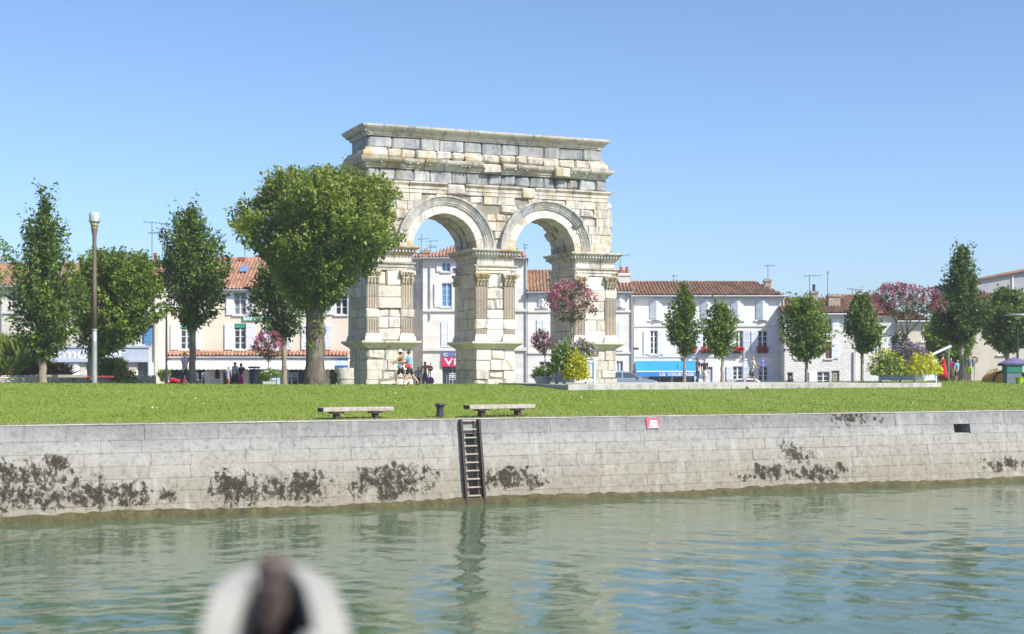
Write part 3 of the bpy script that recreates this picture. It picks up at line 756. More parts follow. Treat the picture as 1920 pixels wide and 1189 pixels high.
        # rear face of the pier
        blk(a + 0.3, b - 0.3, DEP - 0.2, DEP - 0.02, 5.69, 9.6, M['stone'], 0.03, 0.01)
    # ---- shaft stones between the pilasters and on the passage sides
    cs = [5.685, 6.35, 7.0, 7.5, 8.12, 8.75, 9.615]
    for pi, (a, b) in enumerate(piers):
        xa, xb = a + PW, b - PW
        for ci in range(6):
            z0, z1 = cs[ci], cs[ci + 1]
            worn = rg.random() < (0.55 if pi < 2 else 0.15)
            if pi == 2 and ci in (1, 2, 3) and ci != 1: pass
            sp_ = [xa, xb] if rg.random() < 0.55 else [xa, xa + (xb - xa) * rg.uniform(0.35, 0.7), xb]
            for k in range(len(sp_) - 1):
                pr = rg.uniform(-0.05, 0.05) + 0.06
                blk(sp_[k] + 0.008, sp_[k+1] - 0.008, pr, 0.45, z0 + 0.006, z1 - 0.006, M['stone_clean'] if rg.random() < 0.3 else M['stone'], rg.uniform(0.05, 0.11) if worn else 0.02, 0.03 if worn else 0.01)
            ys = split(0.36, DEP - 0.30, 0.8, 1.5)
            for k in range(len(ys) - 1):
                blk(a + rg.uniform(0.02, 0.07), a + 0.35, ys[k] + 0.007, ys[k+1] - 0.007, z0 + 0.006, z1 - 0.006, M['stone'] if rg.random() < 0.7 else M['stone_pink'], 0.03, 0.012)
            if ci % 2 == 0: blk(b - 0.35, b - 0.04, 0.37, DEP - 0.30, z0 + 0.006, min(cs[ci + 2] if ci + 2 < 7 else z1, 9.615) - 0.006, M['stone'], 0.03, 0.012)
    # ---- voussoirs: two rows through the depth, plus the moulded archivolt
    def wedge(cx, r0, r1, a0, a1, y0, y1, mat, name, nseg=2):
        V = []
        for y in (y0, y1):
            for i in range(nseg + 1):
                t = a0 + (a1 - a0) * i / nseg
                V.append((cx + r0 * math.cos(t), y, 11 + r0 * math.sin(t)))
            for i in range(nseg, -1, -1):
                t = a0 + (a1 - a0) * i / nseg
                V.append((cx + r1 * math.cos(t), y, 11 + r1 * math.sin(t)))
        n = 2 * (nseg + 1)
        Fs = [tuple(range(n)), tuple(range(2*n-1, n-1, -1))] + [((i+1) % n, i, n+i, n+(i+1) % n) for i in range(n)]
        count[name] = count.get(name, 0) + 1
        return MB().add(V, Fs).build(name, mat, root)
    prof = [(2.36,-0.10),(2.43,-0.10),(2.43,-0.15),(2.50,-0.15),(2.53,-0.19),(2.60,-0.20),(2.80,-0.31),(2.84,-0.36),(2.93,-0.36),(2.93,0.12),(2.36,0.12)]
    for ai, cx in enumerate(cen):
        N = 13; edges = [math.pi * i / N for i in range(N + 1)]
        for i in range(N):
            g_ = 0.0035; a0, a1 = edges[i] + g_, edges[i+1] - g_
            broken = ai == 1 and i in (0, 1, 2)
            mt = M['stone_ochre'] if i in (0, N-1) else (M['stone_clean'] if rg.random() < 0.65 else M['stone'])
            r0 = 1.92 + rg.uniform(-0.012, 0.012)
            wedge(cx, r0, 2.40, a0, a1, -0.07 + (0.10 if broken else 0) + rg.uniform(-0.006, 0.006), 1.2 + rg.uniform(-0.1, 0.25), mt, 'voussoir')
            s_ = rg.uniform(1.5, 2.2)
            e1 = 3.38
            if ai == 1: e1 = {0: 3.38, 1: 3.38, 2: 3.45, 3: 2.75, 4: 2.45, 5: 2.9}.get(i, 3.38)
            wedge(cx, r0 + rg.uniform(0.0, 0.05), 2.38, a0, a1, 1.5, min(2.3 + rg.uniform(-0.2, 0.2), e1 - 0.1), M['stone_mid'] if i < 2 else M['stone_pink'], 'voussoir')
            wedge(cx, r0 + rg.uniform(0.0, 0.06), 2.38, a0, a1, 2.45, max(e1, 2.6), M['stone_mid'] if i < 2 else M['stone_pink'], 'voussoir')
        N2 = 10
        for i in range(N2):
            a0, a1 = math.pi * i / N2 + 0.003, math.pi * (i + 1) / N2 - 0.003
            if ai == 1 and i in (0, 1): pr = [(r, min(y + 0.14, 0.1)) if y < 0.1 else (r, y) for r, y in prof]
            else: pr = prof
            ns = 4; V = []; n = len(pr)
            for k in range(ns + 1):
                t = a0 + (a1 - a0) * k / ns
                V += [(cx + r * math.cos(t), y, 11 + r * math.sin(t)) for r, y in pr]
            Fs = [tuple(range(n)), tuple(range(ns*n + n - 1, ns*n - 1, -1))]
            for k in range(ns):
                for j in range(n): Fs.append((k*n + j, k*n + (j+1) % n, (k+1)*n + (j+1) % n, (k+1)*n + j))
            # pale grey on most of the moulding paints in the shade of its downward-facing side
            mt = M['stone_mid'] if (i >= 8 or (ai == 1 and i < 2)) else (M['stone_pale'] if rg.random() < 0.7 else M['stone_mid'])
            MB().add(V, Fs).build('archivolt_stone', mt, root)
    # ---- spandrel courses
    zs = [11.005, 11.55, 12.05, 12.55, 13.05, 13.55, 14.03]
    for ci in range(6):
        z0, z1 = zs[ci], zs[ci + 1]
        free = [(0.0, WS)]
        for cx in cen:
            hh = z1 - 11
            half = math.sqrt(max(0.0, 2.5**2 - hh**2)) if hh < 2.5 else 0.0
            if half <= 0.01: continue
            nf = []
            for a, b in free:
                if a < cx - half: nf.append((a, min(b, cx - half)))
                if b > cx + half: nf.append((max(a, cx + half), b))
            free = nf
        for a, b in free:
            xs = split(a, b, 0.55, 1.15)
            for k in range(len(xs) - 1):
                if xs[k+1] - xs[k] < 0.06: continue
                worn = rg.random() < 0.28
                mt = M['stone_sp']
                blk(xs[k] + 0.008, xs[k+1] - 0.008, rg.uniform(-0.02, 0.025) if rg.random() < 0.9 else rg.uniform(0.08, 0.14), 0.4, z0 + 0.006, z1 - 0.006, mt, rg.uniform(0.05, 0.13) if worn else 0.014, 0.035 if worn else 0.006)
        for side in (0, 1):
            ys = split(0.41, DEP, 1.2, 1.9)
            for k in range(len(ys) - 1):
                if side == 0: blk(0.0 + rg.uniform(0, 0.04), 0.35, ys[k] + 0.008, ys[k+1] - 0.008, z0 + 0.006, z1 - 0.006, M['stone_mid'], 0.04, 0.015)
                elif k == 0: blk(WS - 0.35, WS, 0.41, DEP, z0 + 0.006, z1 - 0.006, M['stone'], 0.04, 0.015)
    # broken stub of the corner pilaster at the right end
    for z0, z1, w in ((11.1, 11.5, 0.36), (11.5, 12.3, 0.28), (12.5, 13.1, 0.34), (13.1, 13.6, 0.24), (13.6, 14.0, 0.3)):
        blk(WS - 0.05, WS + w * 0.5, 0.02, 0.6, z0, z1 - 0.02, M['stone_mid'], 0.07, 0.05, 'worn_stub')
    # ---- entablature and attic
    def course(prof, name, mats, n, ero, dzr, inset=0.0, worn=0.0, gap=0.008, WW=14.95):
        ring(prof, 0.0, WW, name, mats, n, ero, inset=inset, dzr=dzr, worn=worn, gap=gap)
    band = [(-0.3, 14.035), (0.02, 14.035), (0.02, 14.24), (0.07, 14.26), (0.07, 14.42), (0.16, 14.50), (0.22, 14.56), (0.22, 14.65), (-0.3, 14.65)]
    course(band, 'architrave_stone', (M['stone_sp'], M['stone_sp']), 13, (0.5, 1.1), 0.010, worn=0.45, gap=0.022)
    def frieze(z0, z1, lo, hi, mat, mat2, name, inset, bev, seed_jit, W=WE):
        xs = split(inset, W - inset, lo, hi)
        for k in range(len(xs) - 1):
            blk(xs[k] + 0.014, xs[k+1] - 0.014, inset + rg.uniform(-0.03, 0.05), 0.5, z0 + 0.004, z1 - 0.004, mat if rg.random() < 0.8 else mat2, rg.uniform(*bev), seed_jit, name)
        ys = split(0.51, DEP - inset, 1.0, 1.6)
        for k in range(len(ys) - 1): blk(inset + rg.uniform(-0.02, 0.02), 0.45, ys[k] + 0.01, ys[k+1] - 0.01, z0 + 0.004, z1 - 0.004, mat, 0.04, 0.015, name)
        blk(W - 0.5, W - inset, 0.51, DEP - inset, z0 + 0.004, z1 - 0.004, mat, 0.04, 0.015, name)
        blk(inset + 0.5, W - inset - 0.5, DEP - 0.4, DEP - inset, z0 + 0.004, z1 - 0.004, mat, 0.04, 0.015, name)
    frieze(14.655, 15.33, 0.7, 1.35, M['stone_grey'], M['stone_pale'], 'frieze_stone', 0.02, (0.04, 0.15), 0.03)
    cor = [(-0.3, 15.335), (0.04, 15.335), (0.08, 15.42), (0.16, 15.46), (0.18, 15.58), (0.40, 15.68), (0.46, 15.76), (0.50, 15.90), (-0.3, 15.92)]
    course(cor, 'cornice_stone', (M['stone_sp'], M['stone']), 13, (0.72, 1.06), 0.016, worn=0.25, gap=0.026, WW=WA + 0.15)
    tor = [(-0.3, 15.925), (0.26, 15.925), (0.30, 16.02), (0.28, 16.16), (0.20, 16.26), (0.12, 16.30), (0.12, 16.40), (0.02, 16.44), (-0.3, 16.44)]
    course(tor, 'attic_base_stone', (M['stone_sp'], M['stone_sp']), 15, (0.6, 1.15), 0.016, worn=0.85, gap=0.03, WW=WA)
    frieze(16.445, 17.12, 1.0, 1.7, M['stone_grey'], M['stone_grey'], 'attic_stone', 0.10, (0.03, 0.11), 0.015, WA + 0.1)
    top = [(-0.3, 17.125), (-0.06, 17.125), (-0.02, 17.20), (0.04, 17.24), (0.06, 17.36), (0.22, 17.44), (0.30, 17.52), (0.36, 17.60), (0.38, 17.70), (-0.3, 17.72)]
    course(top, 'top_cornice_stone', (M['stone'], M['stone_sp']), 9, (0.98, 1.015), 0.003, gap=0.005, WW=WA)
    MB().box(0.2, WA - 0.2, 0.2, DEP - 0.2, 17.60, 17.74).build('roof_slab', M['stone_grey'], root)
    k = int((WA + 0.4) / 0.24)
    for i in range(k):
        x = -0.1 + (WA + 0.2) * (i + 0.5) / k
        if rg.random() < 0.0: dent.box(x - 0.05, x + 0.05, -0.17, -0.05, 17.32, 17.40)
        if rg.random() < 0.3: dent.box(x - 0.055, x + 0.055, -0.36, -0.16, 15.585, 15.65)
    k = int((DEP + 0.6) / 0.24)
    for i in range(k):
        y = -0.25 + (DEP + 0.5) * (i + 0.5) / k
        dent.box(-0.18, -0.05, y - 0.05, y + 0.05, 17.32, 17.40)
        dent.box(-0.40, -0.16, y - 0.07, y + 0.07, 15.585, 15.68)
    tag(dent.build('dentils', M['stone_pale'], root), kind='stuff')
    print('arch parts', count)
    return root
ARCH = roman_arch()
# ------------------------------------------------------------------ buildings
TEXTC = {}
def text_geo(body, size, mat, name, parent, loc, rot, depth=0.012, bold=0.0, shear=0.0, sx=1.0, spacing=1.0):
    cu = bpy.data.curves.new(name, 'FONT'); cu.body = body; cu.size = size; cu.extrude = depth; cu.offset = bold; cu.shear = shear; cu.space_character = spacing
    o = bpy.data.objects.new(name, cu); COL.objects.link(o)
    dg = bpy.context.evaluated_depsgraph_get(); me = bpy.data.meshes.new_from_object(o.evaluated_get(dg))
    bpy.data.objects.remove(o); me.materials.clear(); me.materials.append(mat)
    q = link(name, me, parent, loc, rot); q.scale = (sx, 1, 1); return q

def tiles(mb, x0, x1, y_e, z_e, run, rise, hl=0.0, hr=0.0, pitch=0.27, course=0.42, rg=rnd):
    """canal tiles: rounded rows running up the slope, stepped at every course"""
    n = max(1, int((x1 - x0) / pitch)); p = (x1 - x0) / n; L = math.hypot(run, rise); sy, sz = run / L, rise / L
    for i in range(n):
        xa = x0 + p * i; xm = xa + p / 2; lim = 1.0
        if hl and xm - x0 < hl: lim = min(lim, (xm - x0) / hl)
        if hr and x1 - xm < hr: lim = min(lim, (x1 - xm) / hr)
        nc = max(1, int(L * lim / course + 0.5)); cl = L * lim / nc
        off = rg.uniform(0, 0.05)
        V = []; Fs = []
        for k in range(nc):
            for e, lift in ((0, 0.035), (1, 0.0)):
                d = cl * (k + e) + off * (0 if k == 0 and e == 0 else 1) * 0.5
                jy = rg.uniform(-0.012, 0.012)
                for u, h in ((0.0, 0.0), (0.14, 0.055), (0.34, 0.10), (0.54, 0.055), (0.68, 0.0), (1.0, -0.02)):
                    hh = (h + lift) + jy
                    V.append((xa + p * u, y_e + d * sy - hh * sz, z_e + d * sz + hh * sy))
        for k in range(2 * nc - 1):
            for j in range(5): Fs.append((k*6+j, k*6+j+1, (k+1)*6+j+1, (k+1)*6+j))
        mb.add(V, Fs)
class House:
    def __init__(s, name, label, px0, px1, D, y_eave, depth, wall, cat='house', zb=2.35, group='houses along the street', yaw=0.0):
        s.X0 = PX(px0, D); s.D = D; s.W = PX(px1, D) - s.X0; s.zb = zb; s.ze = PZ(y_eave, D) - zb; s.dep = depth; s.wall = M[wall]
        s.root = empty(name, (s.X0, D, zb), yaw, label, cat, group); s.ops = []; s.rg = random.Random(int(px0 * 7 + 3) + 1000); s.k = F / D
        s.yaw = yaw; s.sides = (0.0, 0.0)
    def x(s, px): return PX(px, s.D) - s.X0
    def z(s, y): return PZ(y, s.D) - s.zb
    def opening(s, x0, x1, y0, y1): s.ops.append((s.x(x0), s.x(x1), s.z(y1), s.z(y0))); return s.ops[-1]
    def finish(s, gable=None):
        mb = MB(); W, H, D = s.W, s.ze, s.dep
        xs = sorted(set([0, W] + [v for o in s.ops for v in (max(0,o[0]), min(W,o[1]))])); zs = sorted(set([0, H] + [v for o in s.ops for v in (max(0,o[2]), min(H,o[3]))]))
        def vid(cache, x, y, z):
            k = (round(x,4), round(y,4), round(z,4))
            if k not in cache: cache[k] = len(mb.V); mb.V.append((x, y, z))
            return cache[k]
        cc = {}
        for i in range(len(xs)-1):
            for j in range(len(zs)-1):
                cx, cz = (xs[i]+xs[i+1])/2, (zs[j]+zs[j+1])/2
                if any(o[0] < cx < o[1] and o[2] < cz < o[3] for o in s.ops): continue
                mb.F.append((vid(cc,xs[i],0,zs[j]), vid(cc,xs[i+1],0,zs[j]), vid(cc,xs[i+1],0,zs[j+1]), vid(cc,xs[i],0,zs[j+1]))); mb.M.append(0)
        for (a, b, c, d) in s.ops:
            c = max(0, c); r = 0.24
            mb.add([(a,0,c),(b,0,c),(b,0,d),(a,0,d),(a,r,c),(b,r,c),(b,r,d),(a,r,d)], [(0,4,5,1),(1,5,6,2),(2,6,7,3),(3,7,4,0)])
        top = s.rise if gable else 0
        mb.add([(0,0,0),(0,D,0),(0,D,H),(0,0,H)] + ([(0,gable,H+top)] if gable else []), [(0,3,4,2,1) if gable else (0,3,2,1)])
        mb.add([(W,0,0),(W,D,0),(W,D,H),(W,0,H)] + ([(W,gable,H+top)] if gable else []), [(0,1,2,4,3) if gable else (0,1,2,3)])
        mb.add([(0,D,0),(W,D,0),(W,D,H),(0,D,H)], [(0,3,2,1)])
        s.wallo = mb.build('wall', s.wall, s.root, fix=False)
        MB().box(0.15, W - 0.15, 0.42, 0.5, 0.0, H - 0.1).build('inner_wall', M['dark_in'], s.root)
    def roof(s, y_ridge, run, mat='tile', hl=0.0, hr=0.0, ov=0.35, gutter=True, xa=None, xb=None):
        s.rise = PZ(y_ridge, s.D + run) - s.zb - s.ze
        xa = -0.12 if xa is None else xa; xb = s.W + 0.12 if xb is None else xb
        d = s.rise / run; mb = MB(); tiles(mb, xa, xb, -ov, s.ze - ov * d + 0.10, run + ov, s.rise + ov * d, hl, hr, rg=s.rg)
        r = mb.build('roof', M[mat], s.root, fix=False); s.roofo = r
        u = MB(); xs_ = (xa + 0.02, xb - 0.02); ba = s.dep + ov
        ze = s.ze - ov * d; zr = s.ze + s.rise
        lx, rx = xa + hl, xb - hr; br = (zr - ze) / max(0.5, ba - run)
        V = [(xa, -ov, ze), (xb, -ov, ze), (rx, run, zr), (lx, run, zr), (xa, ba, ze), (xb, ba, ze)]
        u.add(V, [(0,1,2,3), (3,2,5,4)] + ([(0,3,4)] if hl else []) + ([(1,5,2)] if hr else []))
        u.build('roof_deck', M[mat], r, fix=False)
        rd = MB(); n = max(2, int((rx - lx) / 0.42))
        for i in range(n):
            a = lx + (rx - lx) * i / n; b = lx + (rx - lx) * (i + 1) / n
            rd.tube([(a, run, zr + 0.08), (b, run, zr + 0.10)], [0.11, 0.10], 7)
        rd.build('ridge_tiles', M[mat], r, fix=False)
        if gutter:
            MB().tube([(xa, -ov - 0.07, ze + 0.02), (xb, -ov - 0.07, ze + 0.02)], 0.075, 8).build('gutter', M['zinc'], s.root)
        MB().box(-0.02, s.W + 0.02, -ov + 0.06, -0.003, s.ze - 0.16, s.ze - 0.10).box(0.0, s.W, -0.12, -0.003, s.ze - 0.32, s.ze - 0.16).build('eaves_cornice', M['trim'], s.root)
    def string(s, y, h=0.14, pr=0.09): MB().box(0.0, s.W, -pr, -0.003, s.z(y) - h/2, s.z(y) + h/2).build('string_course', M['trim'], s.root)
    def pipe(s, px, y0, y1): MB().tube([(s.x(px), -0.08, max(0, s.z(y1))), (s.x(px), -0.08, s.z(y0))], 0.055, 8).build('downpipe', M['zinc'], s.root)
    def win(s, x0, x1, y0, y1, sh='open', rows=4, frame='frame', glass='glass', shmat='white_shutter', sill=True, shw=None, cols=2, valance=None, curtain=False):
        a, b, c, d = s.opening(x0, x1, y0, y1); w, h = b - a, d - c
        f = MB(); t = 0.055; y = 0.12
        f.box(a, a+t, y, y+0.06, c, d).box(b-t, b, y, y+0.06, c, d).box(a+t, b-t, y, y+0.06, d-t, d).box(a+t, b-t, y, y+0.06, c, c+t)
        if cols == 2: f.box((a+b)/2 - 0.055, (a+b)/2 + 0.055, y-0.01, y+0.06, c+t, d-t)
        for i in range(1, rows):
            zz = c + h * i / rows; f.box(a+t, b-t, y+0.005, y+0.045, zz-0.02, zz+0.02)
        fr = f.build('window', M[frame], s.root)
        g = MB()
        xm = (a+b)/2
        for (p, q) in (((a+t, xm-0.055), (xm+0.055, b-t)) if cols == 2 else ((a+t, b-t),)):
            g.add([(p,y+0.03,c+t),(q,y+0.03,c+t),(q,y+0.03,d-t),(p,y+0.03,d-t)], [(0,1,2,3)])
        g.build('pane', M[glass], fr, fix=False)
        if valance: MB().box(a+0.02, b-0.02, 0.03, 0.07, d-0.30, d-0.003).build('blind', M[valance], fr)
        if sill: MB().box(a-0.12, b+0.12, -0.11, 0.10, c-0.12, c-0.004).build('sill', M['trim'], fr)
        sw = shw or w * 0.55
        def panel(hx, dirn, ang, wd):
            p = MB(); n = 4
            for i in range(n): p.box(wd*i/n + 0.004, wd*(i+1)/n - 0.004, -0.018, 0.018, c-0.02, d+0.02)
            for zz in (c + h*0.12, c + h*0.5, c + h*0.88): p.box(0.02, wd-0.02, -0.032, -0.0185, zz-0.045, zz+0.045)
            ca, sa = math.cos(ang), math.sin(ang)
            p.V = [(hx + dirn*(vx*ca) + 0*vy, -0.045 - vx*sa + vy, vz) for vx, vy, vz in p.V]
            p.build('shutter', M[shmat], s.root)
        if sh in ('open', 'left'): panel(a - 0.02, -1, R(4), sw)
        if sh in ('open', 'right'): panel(b + 0.02, 1, R(4), sw)
        if sh == 'ajar':
            panel(a + 0.01, 1, R(24), w/2 * 1.06); panel(b - 0.01, -1, R(24), w/2 * 1.06)
        if sh == 'closed':
            panel(a + 0.01, 1, R(3), w/2 - 0.02); panel(b - 0.01, -1, R(3), w/2 - 0.02)
        return fr
    def door(s, x0, x1, y0, y1, mat='frame', glassy=False):
        a, b, c, d = s.opening(x0, x1, y0, y1); f = MB(); f.box(a+0.003, b-0.003, 0.14, 0.20, max(0.01,c), d-0.003)
        for i in range(3):
            z0 = c + (d-c)*(0.06 + 0.32*i); f.box(a+0.12, b-0.12, 0.12, 0.139, z0, z0 + (d-c)*0.26)
        o = f.build('door', M[mat], s.root); MB().lathe([(0.02,0),(0.03,0.02),(0.02,0.04)], 8, (b-0.14, 0.10, (c+d)/2)).build('handle', M['dark_metal'], o); return o
    def chimney(s, px0, px1, y0, y1, dy=2.5, mat='brick_old', pots=0, potmat='pot_red', dp=0.6):
        a, b = PX(px0, s.D+dy) - s.X0, PX(px1, s.D+dy) - s.X0; z1 = PZ(y0, s.D+dy) - s.zb; z0 = PZ(y1, s.D+dy) - s.zb - 0.8
        mb = MB().box(a, b, dy, dy+dp, z0, z1-0.22).box(a-0.07, b+0.07, dy-0.07, dy+dp+0.07, z1-0.22, z1-0.10).box(a+0.02, b-0.02, dy+0.02, dy+dp-0.02, z1-0.10, z1)
        o = mb.build('chimney', M[mat], s.roofo)
        for i in range(pots):
            x = a + (b-a)*(i+0.5)/pots; MB().lathe([(0.13,0),(0.15,0.08),(0.12,0.12),(0.11,0.42),(0.14,0.46),(0.14,0.52)], 10, (x, dy+dp/2, z1-0.004)).build('chimney_pot', M[potmat], s.roofo)
        return o
    def aerial(s, px, y0, y1, dy=3.0, bars=((0,1.6,0.0),), n=5, lean=0):
        x = PX(px, s.D+dy) - s.X0; zt = PZ(y0, s.D+dy) - s.zb; z0 = PZ(y1, s.D+dy) - s.zb - 0.5
        mb = MB().tube([(x, dy, z0), (x, dy, zt)], 0.028, 6)
        for (dz, L, tilt) in bars:
            zz = zt - dz - 0.05; xa, xb = x - L*0.35, x + L*0.65
            mb.tube([(xa, dy, zz - tilt*0.35), (xb, dy, zz + tilt*0.65)], 0.018, 5)
            for i in range(n):
                t = (i+0.5)/n; xx = xa + (xb-xa)*t; mb.tube([(xx, dy-0.28, zz + tilt*(t-0.35)), (xx, dy+0.28, zz + tilt*(t-0.35))], 0.012, 4)
                mb.tube([(xx, dy, zz - 0.09), (xx, dy, zz + 0.09)], 0.010, 4)
        mb.build('tv_antenna', M['antenna'], s.root, fix=False)
    def awning(s, px0, px1, y_top, y_mid, y_val, out, mat, valmat, name='awning', scallop=True, label=None, text=None, flat_sides=True, stripes=None):
        a, b = s.x(px0), s.x(px1); zt = s.z(y_top)
        Dm = s.D - out; zm = PZ(y_mid, Dm) - s.zb; zv = PZ(y_val, Dm) - s.zb
        n = 10; V = []; Fs = []
        ka = (PX(px0, Dm) - s.X0); kb = (PX(px1, Dm) - s.X0)
        for i in range(n+1):
            t = i/n; sag = 0.03*math.sin(t*9.4)
            V += [(a+(b-a)*t, -0.05, zt), (a+(b-a)*t, -0.05-out*0.5, (zt+zm)/2 - 0.05 - sag*0.5), (a+(b-a)*t, -0.05-out, zm)]
        for i in range(n):
            for j in range(2): Fs.append((i*3+j, i*3+j+1, (i+1)*3+j+1, (i+1)*3+j))
        m1 = len(V); V2 = [(x, y, z-0.025) for x, y, z in V]; Fs2 = [tuple(v + m1 for v in f[::-1]) for f in Fs]
        # closed cloth edge
        rim = []
        for i in range(n): rim += [(i*3, (i+1)*3, (i+1)*3+m1, i*3+m1), ((i+1)*3+2, i*3+2, i*3+2+m1, (i+1)*3+2+m1)]
        for j in range(2): rim += [(j+1, j, j+m1, j+1+m1), (n*3+j, n*3+j+1, n*3+j+1+m1, n*3+j+m1)]
        o = MB().add(V + V2, Fs + Fs2 + rim).build(name, M[mat], s.root, fix=False)
        if label: o['label'] = label
        if stripes:
            for i in range(stripes):
                t = (i+0.5)/stripes; w = (b-a)/stripes*0.25; xc = a+(b-a)*t
                MB().add([(xc-w,-0.05,zt+0.012),(xc+w,-0.05,zt+0.012),(xc+w,-0.05-out,zm+0.012),(xc-w,-0.05-out,zm+0.012)],[(0,1,2,3)]).build('stripe', M['awning_stripe'], o)
        vb = MB(); k = max(8, int((b-a)/0.16)*2 if scallop else 8); V = []
        for i in range(k+1):
            t = i/k; z = zv + (0.07*abs(math.sin(t*k/2*math.pi/2)) if scallop else 0)
            V += [(a+(b-a)*t, -0.06-out, zm-0.002), (a+(b-a)*t, -0.06-out, z)]
        vb.add(V, [(2*i, 2*i+1, 2*i+3, 2*i+2) for i in range(k)])
        V = [(x, y+0.02, z) for x, y, z in V]; vb.add(V, [(2*i+2, 2*i+3, 2*i+1, 2*i) for i in range(k)])
        v = vb.build('valance', M[valmat], o, fix=False)
        br = MB()
        for x in (a+0.06, b-0.06): br.tube([(x, -0.03, zv-0.2), (x, -0.03-out, zm-0.06)], 0.03, 6)
        br.build('awning_arm', M['frame'], o)
        s.aw = (a, b, zm, zv, -0.06-out, o); return o

# --- cream stone house at the left edge, estate agent on the ground floor
h = House('corner_house', 'cream stone house with a grey-blue shop fascia at the left edge', -75, 291, 100, 535, 9, 'wall_cream', zb=2.5)
h.rise = 0
h.win(82, 100, 596, 648, 'none', 4, curtain=True, glass='glass'); h.win(258, 270, 592, 646, 'right', 4, shmat='blue_shutter', glass='glass_sky', shw=0.55)
h.win(214, 231, 614, 642, 'none', 2, glass='glass'); h.win(-30, -14, 596, 648, 'none'); h.win(10, 27, 660, 705, 'none', 1)
h.win(256, 277, 678, 708, 'none', 1, glass='glass', sill=False, cols=1); h.win(160, 200, 678, 708, 'none', 1, sill=False); h.win(86, 118, 678, 708, 'none', 1, sill=False)
h.win(122, 150, 676, 712, 'closed', 1, sill=False); h.win(20, 40, 552, 578, 'none', 2); h.win(150, 168, 552, 578, 'none', 2)
h.string(586, 0.16, 0.10)
h.finish(); h.roof(497, 4.5, 'tile', hl=0, hr=0)
h.chimney(281, 297, 487, 505, dy=3.2, mat='brick_old', pots=1); h.aerial(285, 416, 490, 3.2, ((0, 1.9, -0.18), (0.75, 0.9, 0.0)), 7); h.aerial(305, 428, 490, 3.6, ((0, 0.8, 0.0),), 3)
h.pipe(3, 540, 712); h.pipe(290, 545, 712)
fa = MB().box(h.x(60), h.x(280), -0.16, -0.004, h.z(676), h.z(650)); f1 = fa.build('shop_fascia', M['greyblue'], h.root)
f1['label'] = 'grey-blue shop fascia with white lettering'
MB().box(h.x(58), h.x(282), -0.24, -0.161, h.z(652), h.z(648)).box(h.x(58), h.x(282), -0.24, -0.161, h.z(679), h.z(674)).build('fascia_moulding', M['greyblue'], f1)
text_geo('Immobilier', 1.02, M['letter'], 'lettering', f1, (h.x(83), -0.165, h.z(672)), (R(90), 0, 0), 0.015, 0.012, 0, 1.28)
for px in (63, 141, 212, 284): MB().box(h.x(px-5), h.x(px+5), -0.12, -0.004, 0, h.z(680)).build('shop_pilaster', M['white'], h.root)
MB().add([(h.x(38)+math.cos(t*math.pi/10)*0.45, -0.06 if q else -0.12, h.z(662)+math.sin(t*math.pi/10)*0.42) for q in (0,1) for t in range(20)], [tuple(range(20)), tuple(range(39,19,-1))]+[(i,(i+1)%20,20+(i+1)%20,20+i) for i in range(20)]).build('oval_sign', M['letter'], h.root)

# --- pink rendered cafe building
h = House('cafe_building', 'peach rendered building with white shutters above a cafe awning', 292, 660, 104, 541, 10, 'wall_pink', cat='building', zb=2.45)
for cx in (349, 450, 520, 594): h.win(cx-11, cx+11, 607, 655, 'open', 4, frame='frame', valance='green_sign', shw=0.62 if cx == 520 else 0.66)
for cx in (349, 450, 520, 594, 640): h.win(cx-11, cx+11, 547, 590, 'open', 3, valance='green_sign', glass='glass_curtain' if cx == 450 else 'glass', shw=0.55)
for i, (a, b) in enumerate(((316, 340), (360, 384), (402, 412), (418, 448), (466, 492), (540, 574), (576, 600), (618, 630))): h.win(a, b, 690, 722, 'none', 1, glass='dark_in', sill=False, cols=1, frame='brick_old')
h.finish(); h.roof(487, 5.0, 'tile_orange'); h.pipe(295, 545, 715)
sk = MB().box(h.x(439), h.x(456), 2.2, 2.9, h.ze + 1.0, h.ze + 1.45); 
d_ = h.rise / 5.0
MB().add([(h.x(436), 2.2, h.ze+2.2*d_+0.3), (h.x(452), 2.2, h.ze+2.2*d_+0.3), (h.x(452), 3.2, h.ze+3.2*d_+0.3), (h.x(436), 3.2, h.ze+3.2*d_+0.3)], [(0,1,2,3)]).build('skylight', M['glass_sky'], h.roofo)
h.chimney(446, 458, 482, 490, dy=4.4, mat='pot_red'); h.aerial(459, 452, 490, 4.5, ((0,0.7,0),), 3)
tb = MB(); tiles(tb, h.x(292), h.x(657), -0.75, h.z(667), 0.75, 0.32, pitch=0.26); t1 = tb.build('canopy_tiles', M['tile_orange'], h.root, fix=False)
MB().box(h.x(292), h.x(657), -0.62, -0.004, h.z(671.5), h.z(668)).build('canopy_board', M['frame'], h.root)
h.awning(312, 424, 672, 686, 694, 1.5, 'awning_white', 'awning_white', label='white awning with scalloped valance over the left terrace')
h.awning(424, 632, 672, 686, 694, 1.5, 'awning_white', 'awning_white', label='long white awning with scalloped valance behind the big lime')
h.awning(632, 656, 671, 685, 689, 1.3, 'awning_white', 'blue_sign', scallop=False, stripes=6, label='short blue and white striped awning beside the arch')
h.awning(297, 311, 672, 686, 690, 1.1, 'awning_white', 'awning_white', scallop=False, stripes=4, label='narrow blue and white striped awning beside the drainpipe')
sg = MB().box(h.x(455), h.x(513), -0.10, -0.03, h.z(602), h.z(591)).build('cafe_sign', M['green_sign'], h.root); sg['label'] = 'green sign with white capitals under the upper window'
text_geo("BAR de L'", 0.36, M['letter'], 'lettering', sg, (h.x(457), -0.105, h.z(600.5)), (R(90),0,0), 0.006, 0.010, 0, 1.0)

